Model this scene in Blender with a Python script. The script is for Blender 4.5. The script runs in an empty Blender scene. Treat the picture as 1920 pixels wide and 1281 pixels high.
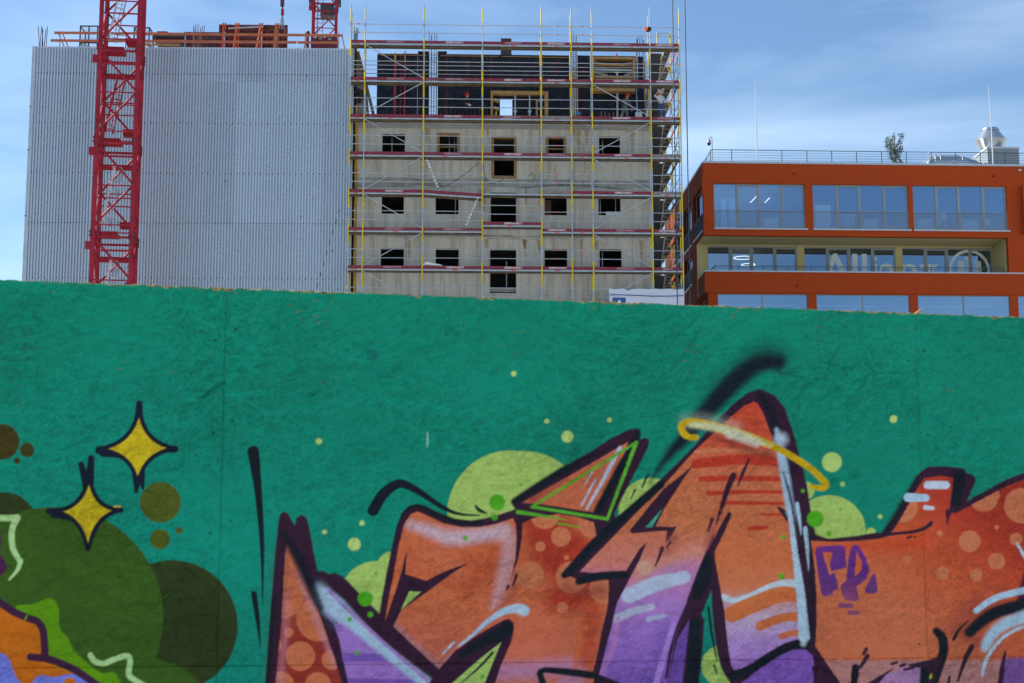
import bpy, bmesh, math, random
import numpy as np
from mathutils import Vector, Matrix
random.seed(11)
RNG = np.random.default_rng(5)
SC = bpy.context.scene
COL = SC.collection
PI = math.pi
rad = math.radians

# ------------------------------------------------------------------ camera
F_PX, PITCH, ROLL = 2999.2, rad(8.51285), -0.00068
EYE = Vector((0, 0, 1.55))
FW = Vector((0, math.cos(PITCH), math.sin(PITCH)))
_r0, _u0 = Vector((1, 0, 0)), Vector((0, -math.sin(PITCH), math.cos(PITCH)))
RT = math.cos(ROLL) * _r0 + math.sin(ROLL) * _u0
UP = -math.sin(ROLL) * _r0 + math.cos(ROLL) * _u0
cd = bpy.data.cameras.new('camera')
cam = bpy.data.objects.new('camera', cd)
COL.objects.link(cam)
m = Matrix((RT, UP, -FW)).transposed().to_4x4()
m.translation = EYE
cam.matrix_world = m
cd.sensor_width, cd.lens = 36.0, F_PX / 1920 * 36
cd.clip_start, cd.clip_end = 0.1, 3000
cd.dof.use_dof = True
cd.dof.focus_distance = 78
cd.dof.aperture_fstop = 11
SC.camera = cam

# ------------------------------------------------------------------ sky and sun
SUN_EL, SUN_AZ = rad(40), rad(-72)          # azimuth from +Y (view direction), negative = to the left
sun_dir = Vector((math.sin(SUN_AZ) * math.cos(SUN_EL), math.cos(SUN_AZ) * math.cos(SUN_EL), math.sin(SUN_EL)))
W = bpy.data.worlds.new('World')
SC.world = W
W.use_nodes = True
nt = W.node_tree
nt.nodes.clear()
N, L = nt.nodes, nt.links
out = N.new('ShaderNodeOutputWorld')
bg = N.new('ShaderNodeBackground')
sky = N.new('ShaderNodeTexSky')
sky.sky_type = 'NISHITA'
sky.sun_disc = False
sky.sun_elevation = SUN_EL
sky.sun_rotation = SUN_AZ
sky.altitude = 100
sky.air_density = 1.0
sky.dust_density = 0.25
sky.ozone_density = 2.6
bg.inputs['Strength'].default_value = 0.08
tc = N.new('ShaderNodeTexCoord')
# thin high cloud: stretched noise on the view direction, mixed towards pale cloud
mp = N.new('ShaderNodeMapping')
mp.inputs['Rotation'].default_value = (0.0, rad(-14), rad(20))
mp.inputs['Scale'].default_value = (2.2, 2.2, 9.0)
n1 = N.new('ShaderNodeTexNoise')
n1.inputs['Scale'].default_value = 1.6
n1.inputs['Detail'].default_value = 9
n1.inputs['Roughness'].default_value = 0.5
n1.inputs['Distortion'].default_value = 0.35
r1 = N.new('ShaderNodeMapRange')
r1.inputs['From Min'].default_value = 0.42
r1.inputs['From Max'].default_value = 0.75
r1.inputs['To Max'].default_value = 0.36
cmix = N.new('ShaderNodeMix')
cmix.data_type = 'RGBA'
cmix.inputs[7].default_value = (8.6, 9.6, 10.6, 1)
L.new(tc.outputs['Generated'], mp.inputs['Vector'])
L.new(mp.outputs[0], n1.inputs['Vector'])
L.new(n1.outputs['Fac'], r1.inputs['Value'])
L.new(r1.outputs[0], cmix.inputs[0])
L.new(sky.outputs[0], cmix.inputs[6])
tint = N.new('ShaderNodeVectorMath')          # white balance of the sky
tint.operation = 'MULTIPLY'
tint.inputs[1].default_value = (0.89, 0.985, 1.04)
L.new(cmix.outputs[2], tint.inputs[0])
L.new(tint.outputs[0], bg.inputs['Color'])
L.new(bg.outputs[0], out.inputs['Surface'])
sd = bpy.data.lights.new('sun', 'SUN')
sd.energy = 5.0
sd.angle = rad(0.53)
sd.color = (1.0, 0.93, 0.82)
so = bpy.data.objects.new('sun', sd)
COL.objects.link(so)
so.rotation_euler = sun_dir.to_track_quat('Z', 'Y').to_euler()
so.location = (-60, 30, 60)
SC.view_settings.view_transform = 'Standard'
SC.view_settings.look = 'None'
SC.view_settings.exposure = 1.0
SC.view_settings.gamma = 1.0
SC.view_settings.use_curve_mapping = False
SC.cycles.max_bounces = 8
SC.cycles.transparent_max_bounces = 12

# ------------------------------------------------------------------ helpers
def lin(c):
    c = np.asarray(c, float) / 255.0
    return np.where(c <= 0.04045, c / 12.92, ((c + 0.055) / 1.055) ** 2.4)

def mat(name, rgb, rough=0.7, metal=0.0, var=0.15, scale=3.0, bump=0.0, bscale=40.0, dirt=None, dirt_amt=0.0, stretch=(1, 1, 1), spec=0.5, dscale=1.0):
    """procedural material: base colour (linear) with noise variation, optional dirt colour in streaks and fine bump"""
    mt = bpy.data.materials.new(name)
    mt.use_nodes = True
    t = mt.node_tree
    b = t.nodes['Principled BSDF']
    b.inputs['Roughness'].default_value = rough
    b.inputs['Metallic'].default_value = metal
    b.inputs['Specular IOR Level'].default_value = spec
    co = t.nodes.new('ShaderNodeTexCoord')
    mp_ = t.nodes.new('ShaderNodeMapping')
    mp_.inputs['Scale'].default_value = stretch
    t.links.new(co.outputs['Object'], mp_.inputs['Vector'])
    nz = t.nodes.new('ShaderNodeTexNoise')
    nz.inputs['Scale'].default_value = scale
    nz.inputs['Detail'].default_value = 6
    nz.inputs['Roughness'].default_value = 0.62
    t.links.new(mp_.outputs[0], nz.inputs['Vector'])
    mr = t.nodes.new('ShaderNodeMapRange')
    mr.inputs['From Min'].default_value = 0.3
    mr.inputs['From Max'].default_value = 0.7
    mr.inputs['To Min'].default_value = 1 - var
    mr.inputs['To Max'].default_value = 1 + var
    t.links.new(nz.outputs['Fac'], mr.inputs['Value'])
    vm = t.nodes.new('ShaderNodeVectorMath')
    vm.operation = 'SCALE'
    vm.inputs[0].default_value = tuple(rgb)
    t.links.new(mr.outputs[0], vm.inputs['Scale'])
    last = vm.outputs[0]
    if dirt is not None:
        nd = t.nodes.new('ShaderNodeTexNoise')
        nd.inputs['Scale'].default_value = dscale
        nd.inputs['Detail'].default_value = 7
        nd.inputs['Roughness'].default_value = 0.68
        t.links.new(mp_.outputs[0], nd.inputs['Vector'])
        rd = t.nodes.new('ShaderNodeMapRange')
        rd.inputs['From Min'].default_value = 0.5
        rd.inputs['From Max'].default_value = 0.72
        rd.inputs['To Max'].default_value = dirt_amt
        t.links.new(nd.outputs['Fac'], rd.inputs['Value'])
        mx = t.nodes.new('ShaderNodeMix')
        mx.data_type = 'RGBA'
        mx.inputs[7].default_value = (*dirt, 1)
        t.links.new(rd.outputs[0], mx.inputs[0])
        t.links.new(last, mx.inputs[6])
        last = mx.outputs[2]
    t.links.new(last, b.inputs['Base Color'])
    if bump:
        nb = t.nodes.new('ShaderNodeTexNoise')
        nb.inputs['Scale'].default_value = bscale
        nb.inputs['Detail'].default_value = 5
        t.links.new(co.outputs['Object'], nb.inputs['Vector'])
        bp = t.nodes.new('ShaderNodeBump')
        bp.inputs['Strength'].default_value = bump
        bp.inputs['Distance'].default_value = 0.02
        t.links.new(nb.outputs['Fac'], bp.inputs['Height'])
        t.links.new(bp.outputs[0], b.inputs['Normal'])
    return mt

def glow(name, rgb, s):
    mt = bpy.data.materials.new(name)
    mt.use_nodes = True
    b = mt.node_tree.nodes['Principled BSDF']
    b.inputs['Base Color'].default_value = (0.8, 0.8, 0.8, 1)
    b.inputs['Emission Color'].default_value = (*rgb, 1)
    b.inputs['Emission Strength'].default_value = s
    return mt

def glass(name, tint, refl, ior=1.6):
    """architectural glass: clear tinted transmission under a coated, mirror-like reflection"""
    mt = bpy.data.materials.new(name)
    mt.use_nodes = True
    t = mt.node_tree
    t.nodes.clear()
    o = t.nodes.new('ShaderNodeOutputMaterial')
    mx = t.nodes.new('ShaderNodeMixShader')
    tr = t.nodes.new('ShaderNodeBsdfTransparent')
    tr.inputs['Color'].default_value = (*tint, 1)
    gl = t.nodes.new('ShaderNodeBsdfGlossy')
    gl.inputs['Roughness'].default_value = 0.01
    gl.inputs['Color'].default_value = (0.60, 0.77, 1.0, 1)
    fr = t.nodes.new('ShaderNodeFresnel')
    fr.inputs['IOR'].default_value = ior
    ad = t.nodes.new('ShaderNodeMath')
    ad.operation = 'ADD'
    ad.use_clamp = True
    ad.inputs[1].default_value = refl
    t.links.new(fr.outputs[0], ad.inputs[0])
    t.links.new(ad.outputs[0], mx.inputs[0])
    t.links.new(tr.outputs[0], mx.inputs[1])
    t.links.new(gl.outputs[0], mx.inputs[2])
    t.links.new(mx.outputs[0], o.inputs['Surface'])
    return mt

class MB:
    """collects simple shapes and links them as ONE mesh object"""
    def __init__(s):
        s.v, s.f, s.mi = [], [], []
    def add(s, vs, fs, mi=0):
        o = len(s.v)
        s.v.extend([tuple(p) for p in vs])
        for q in fs:
            s.f.append(tuple(i + o for i in q))
            s.mi.append(mi)
        return s
    def box(s, x0, x1, y0, y1, z0, z1, mi=0):
        vs = [(x0, y0, z0), (x1, y0, z0), (x1, y1, z0), (x0, y1, z0), (x0, y0, z1), (x1, y0, z1), (x1, y1, z1), (x0, y1, z1)]
        return s.add(vs, [(0, 3, 2, 1), (4, 5, 6, 7), (0, 1, 5, 4), (1, 2, 6, 5), (2, 3, 7, 6), (3, 0, 4, 7)], mi)
    def beam(s, p, q, w, h=None, mi=0, up=(0, 0, 1)):
        h = h or w
        p, q = Vector(p), Vector(q)
        d = (q - p).normalized()
        upv = Vector(up)
        if abs(d.dot(upv)) > 0.98:
            upv = Vector((0, 1, 0))
        a = d.cross(upv).normalized() * (w / 2)
        b = a.cross(d).normalized() * (h / 2)
        vs = [p - a - b, p + a - b, p + a + b, p - a + b, q - a - b, q + a - b, q + a + b, q - a + b]
        return s.add(vs, [(0, 3, 2, 1), (4, 5, 6, 7), (0, 1, 5, 4), (1, 2, 6, 5), (2, 3, 7, 6), (3, 0, 4, 7)], mi)
    def tube(s, p, q, r, n=6, mi=0, r2=None):
        r2 = r if r2 is None else r2
        return s.path([p, q], [r, r2], n, mi)
    def path(s, pts, r, n=6, mi=0):
        pts = [Vector(p) for p in pts]
        rs = r if isinstance(r, (list, tuple)) else [r] * len(pts)
        vs, fs = [], []
        prev = None
        for i, p in enumerate(pts):
            d = (pts[min(i + 1, len(pts) - 1)] - pts[max(i - 1, 0)]).normalized()
            if prev is None:
                u = Vector((0, 0, 1)) if abs(d.z) < 0.95 else Vector((0, 1, 0))
                a = d.cross(u).normalized()
            else:
                a = (prev - d * prev.dot(d)).normalized()
            prev = a
            b = d.cross(a)
            for k in range(n):
                t = 2 * PI * k / n
                vs.append(p + a * math.cos(t) * rs[i] + b * math.sin(t) * rs[i])
        for i in range(len(pts) - 1):
            for k in range(n):
                fs.append((i * n + k, i * n + (k + 1) % n, (i + 1) * n + (k + 1) % n, (i + 1) * n + k))
        fs.append(tuple(range(n))[::-1])
        fs.append(tuple((len(pts) - 1) * n + k for k in range(n)))
        return s.add(vs, fs, mi)
    def lathe(s, prof, c=(0, 0, 0), n=16, mi=0):
        vs, fs = [], []
        for r, z in prof:
            for k in range(n):
                t = 2 * PI * k / n
                vs.append((c[0] + r * math.cos(t), c[1] + r * math.sin(t), c[2] + z))
        for i in range(len(prof) - 1):
            for k in range(n):
                fs.append((i * n + k, i * n + (k + 1) % n, (i + 1) * n + (k + 1) % n, (i + 1) * n + k))
        fs.append(tuple(range(n))[::-1])
        fs.append(tuple((len(prof) - 1) * n + k for k in range(n)))
        return s.add(vs, fs, mi)
    def prism(s, pts, y0, y1, mi=0):
        """pts in (x, z), extruded along y"""
        n = len(pts)
        vs = [(x, y0, z) for x, z in pts] + [(x, y1, z) for x, z in pts]
        fs = [tuple(range(n)), tuple(range(n, 2 * n))[::-1]]
        for k in range(n):
            j = (k + 1) % n
            fs.append((k, n + k, n + j, j))
        return s.add(vs, fs, mi)
    def mesh(s, name, mats, smooth=False):
        me = bpy.data.meshes.new(name)
        me.from_pydata(s.v, [], s.f)
        mats = mats if isinstance(mats, (list, tuple)) else [mats]
        for q in mats:
            me.materials.append(q)
        if len(mats) > 1:
            me.polygons.foreach_set('material_index', s.mi)
        bm = bmesh.new()
        bm.from_mesh(me)
        bmesh.ops.recalc_face_normals(bm, faces=bm.faces)
        bm.to_mesh(me)
        bm.free()
        if smooth:
            me.polygons.foreach_set('use_smooth', [True] * len(me.polygons))
            me.set_sharp_from_angle(angle=rad(40))
        return me
    def build(s, name, mats, parent=None, smooth=False, **kw):
        return put(s.mesh(name, mats, smooth), name, parent, **kw)

def put(me, name, parent=None, loc=(0, 0, 0), rot=(0, 0, 0), kind=None):
    o = bpy.data.objects.new(name, me)
    COL.objects.link(o)
    o.parent = parent
    o.location = loc
    o.rotation_euler = rot
    if kind:
        o['kind'] = kind
    return o

def tag(o, label=None, cat=None, group=None, kind=None):
    if label: o['label'] = label
    if cat: o['category'] = cat
    if group: o['group'] = group
    if kind: o['kind'] = kind
    return o

def thing(name, label, cat, loc=(0, 0, 0), rz=0.0, group=None):
    o = bpy.data.objects.new(name, None)
    COL.objects.link(o)
    o.location = loc
    o.rotation_euler = (0, 0, rz)
    o.empty_display_size = 0.3
    return tag(o, label, cat, group)

class Frame:
    """a vertical plane with its own local axes: x along it, y away from the street, z up"""
    def __init__(s, ox, oy, th):
        s.o, s.th = Vector((ox, oy, 0)), th
        s.d = Vector((math.cos(th), math.sin(th), 0))
        s.n = Vector((-math.sin(th), math.cos(th), 0))
    def at(s, px, py, dep=0.0):
        """where the sight line through photo point (px, py) meets the plane at local depth dep -> local (x, z)"""
        R = FW + RT * ((px - 960) / F_PX) + UP * ((640.5 - py) / F_PX)
        t = ((s.o - EYE).dot(s.n) + dep) / R.dot(s.n)
        P = EYE + R * t
        return (P - s.o).dot(s.d), P.z
    def w(s, x, y, z):
        return s.o + s.d * x + s.n * y + Vector((0, 0, z))

def wall_open(mb, x0, x1, z0, z1, y0, y1, holes, mi=0, mi_rev=None):
    """a wall slab with rectangular openings (hx0, hx1, hz0, hz1), reveals included"""
    mi_rev = mi if mi_rev is None else mi_rev
    xs = sorted({x0, x1, *[min(max(v, x0), x1) for h in holes for v in h[:2]]})
    zs = sorted({z0, z1, *[min(max(v, z0), z1) for h in holes for v in h[2:]]})
    def solid(i, k):
        if i < 0 or k < 0 or i >= len(xs) - 1 or k >= len(zs) - 1: return False
        cx, cz = (xs[i] + xs[i + 1]) / 2, (zs[k] + zs[k + 1]) / 2
        return not any(h[0] < cx < h[1] and h[2] < cz < h[3] for h in holes)
    for i in range(len(xs) - 1):
        for k in range(len(zs) - 1):
            if not solid(i, k): continue
            a, b, c, d = xs[i], xs[i + 1], zs[k], zs[k + 1]
            mb.add([(a, y0, c), (b, y0, c), (b, y0, d), (a, y0, d)], [(0, 1, 2, 3)], mi)
            mb.add([(a, y1, c), (a, y1, d), (b, y1, d), (b, y1, c)], [(0, 1, 2, 3)], mi)
            if not solid(i - 1, k): mb.add([(a, y0, c), (a, y0, d), (a, y1, d), (a, y1, c)], [(0, 1, 2, 3)], mi_rev)
            if not solid(i + 1, k): mb.add([(b, y0, c), (b, y1, c), (b, y1, d), (b, y0, d)], [(0, 1, 2, 3)], mi_rev)
            if not solid(i, k - 1): mb.add([(a, y0, c), (a, y1, c), (b, y1, c), (b, y0, c)], [(0, 1, 2, 3)], mi_rev)
            if not solid(i, k + 1): mb.add([(a, y0, d), (b, y0, d), (b, y1, d), (a, y1, d)], [(0, 1, 2, 3)], mi_rev)

def text_mesh(name, s, width, height, material):
    """flat lettering in the xz plane, lower left corner at the origin, scaled to width x height"""
    cu = bpy.data.curves.new('lettering_curve', 'FONT')
    cu.body = s
    cu.resolution_u = 3
    cu.offset = 0.012
    ob = bpy.data.objects.new('lettering_curve', cu)
    COL.objects.link(ob)
    bpy.context.view_layer.update()
    dg = bpy.context.evaluated_depsgraph_get()
    me = bpy.data.meshes.new_from_object(ob.evaluated_get(dg))
    bpy.data.objects.remove(ob)
    bpy.data.curves.remove(cu)
    co = np.empty(len(me.vertices) * 3, np.float32)
    me.vertices.foreach_get('co', co)
    co = co.reshape(-1, 3)
    lo, hi = co.min(0), co.max(0)
    q = np.zeros_like(co)
    q[:, 0] = (co[:, 0] - lo[0]) / (hi[0] - lo[0]) * width
    q[:, 2] = (co[:, 1] - lo[1]) / (hi[1] - lo[1]) * height
    me.vertices.foreach_set('co', q.ravel())
    me.materials.clear()
    me.materials.append(material)
    me.name = name
    me.update()
    return me
# ------------------------------------------------------------------ materials
M = dict(
    gravel=mat('pale_gravel', (0.36, 0.34, 0.31), 0.9, var=0.2, scale=4, bump=0.4, bscale=60),
    paving=mat('paving', (0.33, 0.315, 0.29), 0.85, bump=0.2),
    kerb=mat('kerb_stone', (0.3, 0.3, 0.29), 0.85),
    concrete=mat('concrete', (0.50, 0.48, 0.42), 0.85, var=0.16, scale=0.9, bump=0.15, bscale=30, dirt=(0.2, 0.145, 0.085), dirt_amt=0.6, stretch=(2.6, 1, 0.28), dscale=1.3),
    slab=mat('floor_slab_concrete', (0.3, 0.29, 0.27), 0.9, scale=1.5),
    galv=mat('galvanised_steel', (0.42, 0.46, 0.50), 0.42, 0.55, var=0.22, scale=2.5),
    tube_y=mat('yellow_paint', (0.70, 0.52, 0.012), 0.5, var=0.25, scale=9),
    toe=mat('dark_red_board', (0.22, 0.017, 0.042), 0.7, var=0.35, scale=7, dirt=(0.2, 0.12, 0.12), dirt_amt=0.5, dscale=9),
    toe_grey=mat('weathered_board', (0.24, 0.2, 0.19), 0.8, var=0.3, scale=7, dirt=(0.2, 0.08, 0.08), dirt_amt=0.5, dscale=6),
    deck_ply=mat('deck_plywood', (0.15, 0.12, 0.075), 0.8, var=0.3, scale=2, stretch=(0.5, 6, 1)),
    tagred=mat('red_sticker', (0.75, 0.09, 0.05), 0.6),
    letter=mat('white_lettering', (0.8, 0.76, 0.78), 0.7, var=0.2, scale=14, dirt=(0.3, 0.12, 0.14), dirt_amt=0.5, dscale=22),
    letter_f=mat('faded_lettering', (0.48, 0.36, 0.38), 0.7, var=0.3, scale=14, dirt=(0.17, 0.02, 0.04), dirt_amt=1.0, dscale=16),
    crane=mat('crane_red', (0.33, 0.022, 0.040), 0.6, spec=0.12, var=0.3, scale=1.5, dirt=(0.10, 0.03, 0.025), dirt_amt=0.7, dscale=2.5),
    black=mat('black_steel', (0.02, 0.022, 0.025), 0.6),
    dark=mat('dark_grey_paint', (0.05, 0.055, 0.06), 0.6),
    sheet=mat('corrugated_metal', (0.47, 0.545, 0.62), 0.42, 0.5, var=0.05, scale=0.4, dirt=(0.44, 0.48, 0.53), dirt_amt=0.4, stretch=(1, 1, 0.2), dscale=0.7),
    flash=mat('metal_flashing', (0.45, 0.49, 0.53), 0.4, 0.5, var=0.15, scale=1.2),
    screw=mat('dark_screw', (0.04, 0.035, 0.04), 0.6),
    timber=mat('new_timber', (0.38, 0.225, 0.08), 0.75, var=0.25, scale=3, stretch=(1, 6, 6)),
    timber_or=mat('orange_stained_plank', (0.46, 0.135, 0.065), 0.7, var=0.2, scale=2.5),
    timber_dk=mat('old_timber', (0.16, 0.085, 0.035), 0.8, var=0.3, scale=4),
    form=mat('formwork_face', (0.010, 0.016, 0.030), 0.6, spec=0.2, var=0.5, scale=3, dirt=(0.045, 0.035, 0.03), dirt_amt=0.6, dscale=3),
    form_red=mat('formwork_red', (0.14, 0.012, 0.022), 0.55, var=0.3, scale=3),
    orange_red=mat('orange_red_steel', (0.55, 0.08, 0.02), 0.5, var=0.25, scale=4),
    prop_red=mat('prop_red', (0.33, 0.01, 0.03), 0.5, var=0.3, scale=8),
    rust=mat('rusty_rebar', (0.12, 0.055, 0.035), 0.8, var=0.3, scale=9),
    rebar=mat('dark_rebar', (0.055, 0.05, 0.05), 0.6, 0.4, var=0.3, scale=9),
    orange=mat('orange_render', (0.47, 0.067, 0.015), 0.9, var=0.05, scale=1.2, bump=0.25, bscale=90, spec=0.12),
    brown=mat('shaded_orange_render', (0.22, 0.038, 0.010), 0.9, var=0.06, scale=1.2, bump=0.2, bscale=90, spec=0.12),  # darker copy of the orange: the flank's shade is put into the colour
    yellow=mat('yellow_render', (0.60, 0.53, 0.25), 0.9, var=0.05, scale=1.5),
    coping=mat('aluminium_coping', (0.5, 0.53, 0.56), 0.45, 0.4, var=0.08),
    frame=mat('window_frame_grey', (0.3, 0.32, 0.33), 0.5, var=0.06),
    rail=mat('dark_railing', (0.035, 0.045, 0.06), 0.5),
    pane=glass('window_glass', (0.86, 0.91, 0.93), 0.22),
    pane2=glass('loggia_glass', (0.8, 0.85, 0.84), 0.17),
    room=mat('interior_paint', (0.22, 0.235, 0.25), 0.9, var=0.04),
    ceil=mat('interior_ceiling', (0.3, 0.315, 0.33), 0.9, var=0.04),
    carpet=mat('interior_carpet', (0.1, 0.11, 0.12), 0.95),
    white=mat('white_lacquer', (0.84, 0.85, 0.86), 0.5, var=0.03),
    film=mat('pale_window_film', (0.72, 0.84, 0.88), 0.8, var=0.03),
    lamp=glow('lamp_tube', (1.0, 0.96, 0.9), 1.1),
    steel=mat('stainless_duct', (0.44, 0.49, 0.53), 0.28, 0.85, var=0.08, scale=3),
    hood=mat('hood_cladding', (0.22, 0.26, 0.285), 0.5, 0.2, var=0.06),
    rod=mat('aluminium_rod', (0.7, 0.68, 0.68), 0.35, 0.5),
    banner=mat('banner_cloth', (0.62, 0.65, 0.74), 0.8, var=0.06, scale=2),
    blue=mat('banner_blue', (0.03, 0.09, 0.28), 0.7),
    skin=mat('skin', (0.42, 0.22, 0.15), 0.6),
    helmet_r=mat('red_helmet', (0.5, 0.015, 0.02), 0.3),
    helmet_w=mat('white_helmet', (0.7, 0.68, 0.62), 0.3),
    helmet_b=mat('blue_helmet', (0.04, 0.35, 0.7), 0.25),
    cloth_k=mat('dark_cloth', (0.014, 0.018, 0.026), 0.9),
    cloth_g=mat('grey_cloth', (0.075, 0.085, 0.11), 0.9, var=0.2),
    cloth_j=mat('faded_jeans', (0.12, 0.125, 0.13), 0.9, var=0.25),
    cloth_w=mat('pale_shirt', (0.55, 0.53, 0.6), 0.9),
    cloth_b=mat('blue_jeans', (0.03, 0.07, 0.16), 0.9, var=0.2),
    cloth_o=mat('orange_cloth', (0.75, 0.2, 0.04), 0.8, var=0.2, scale=8),
    rope=mat('steel_rope', (0.03, 0.045, 0.06), 0.5),
    cable=mat('black_cable', (0.02, 0.02, 0.02), 0.6),
    membrane=mat('black_membrane', (0.012, 0.013, 0.016), 0.6),
    foam=mat('yellow_foam_strip', (0.45, 0.25, 0.03), 0.8, var=0.3),
    leaf=mat('leaf_green', (0.06, 0.085, 0.026), 0.75, var=0.45, scale=6),
    joint=mat('rough_joint_concrete', (0.30, 0.29, 0.265), 0.9, var=0.4, scale=1.6, dirt=(0.4, 0.385, 0.35), dirt_amt=0.9, dscale=2.2),
    stain=mat('rust_stain', (0.36, 0.275, 0.16), 0.9, var=0.25, scale=2, dirt=(0.46, 0.44, 0.39), dirt_amt=0.9, dscale=3, stretch=(3, 1, 0.5)),
    ladder=mat('pale_aluminium', (0.75, 0.75, 0.74), 0.45, 0.3),
    bark=mat('bark', (0.1, 0.08, 0.06), 0.9),
    chain=mat('chain_steel', (0.3, 0.32, 0.35), 0.4, 0.7),
)

# every metal sheet weathers a little differently
_t = M['sheet'].node_tree
_b = _t.nodes['Principled BSDF']
_src = _b.inputs['Base Color'].links[0].from_socket
_oi = _t.nodes.new('ShaderNodeObjectInfo')
_mr = _t.nodes.new('ShaderNodeMapRange')
_mr.inputs['To Min'].default_value = 0.93
_mr.inputs['To Max'].default_value = 1.06
_vm = _t.nodes.new('ShaderNodeVectorMath')
_vm.operation = 'SCALE'
_t.links.new(_oi.outputs['Random'], _mr.inputs['Value'])
_t.links.new(_src, _vm.inputs[0])
_t.links.new(_mr.outputs[0], _vm.inputs['Scale'])
_t.links.new(_vm.outputs[0], _b.inputs['Base Color'])
# ------------------------------------------------------------------ ground
g = MB().add([(-900, -300, 0), (900, -300, 0), (900, 1500, 0), (-900, 1500, 0)], [(0, 1, 2, 3)])
tag(g.build('ground', M['gravel']), kind='structure')
pv = MB()
pv.box(-30, 30, -1.6, 4.6, 0.004, 0.12)
o = tag(pv.build('pavement', M['paving']), kind='structure')
o.rotation_euler = (0, 0, 0.06)
kb = MB()
for i in range(40):
    kb.box(-30 + i * 1.5 + 0.004, -28.5 + i * 1.5 - 0.004, -1.78, -1.61, 0.0, 0.13)
o = tag(kb.build('kerb', M['kerb']), kind='structure')
o.rotation_euler = (0, 0, 0.06)

# ------------------------------------------------------------------ painted hoarding of strand boards
HF = Frame(-0.96062, 5.29762, 0.209508)
Z_TOP, PW, PH = 2.5266, 2.5, 1.25
hoard = thing('graffiti_hoarding', 'tall board hoarding painted green with graffiti lettering, stars and bubbles', 'hoarding', HF.o, HF.th)

K_MURAL = 1.74
def P3(c):
    v = lin(c) * K_MURAL * np.array([1.10, 1.03, 0.90])
    return (v * min(1.0, 0.88 / max(v.max(), 1e-6))).astype(np.float32)

CROPS = dict(A=(0, 720, 2.284), B=(440, 800, 2.6625), C=(940, 620, 1.9387), D=(1480, 800, 2.6636), E1=(0, 900, 3.362), E2=(460, 1000, 4.559),
             E3=(780, 940, 3.756), E4=(1060, 900, 3.363), E5=(1300, 960, 3.99), E6=(1580, 960, 3.991), E7=(1180, 620, 3.768), E8=(940, 780, 5.822), P=(0, 0, 1.0))
def T(k, *pts):
    ox, oy, s_ = CROPS[k]
    return [(ox + x / s_, oy + y / s_) for x, y in pts]
def S(k, r):
    return r / CROPS[k][2]

def smooth_pts(pts, closed, sub=4):
    p = np.array(pts, np.float32)
    n = len(p)
    outp = []
    rng_ = range(n) if closed else range(n - 1)
    for i in rng_:
        if closed:
            a, b, c, d = p[(i - 1) % n], p[i], p[(i + 1) % n], p[(i + 2) % n]
        else:
            a, b, c, d = p[max(i - 1, 0)], p[i], p[i + 1], p[min(i + 2, n - 1)]
        for k in range(sub):
            t = k / sub
            outp.append(0.5 * ((2 * b) + (-a + c) * t + (2 * a - 5 * b + 4 * c - d) * t * t + (-a + 3 * b - 3 * c + d) * t ** 3))
    if not closed:
        outp.append(p[-1])
    return np.array(outp, np.float32)

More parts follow.
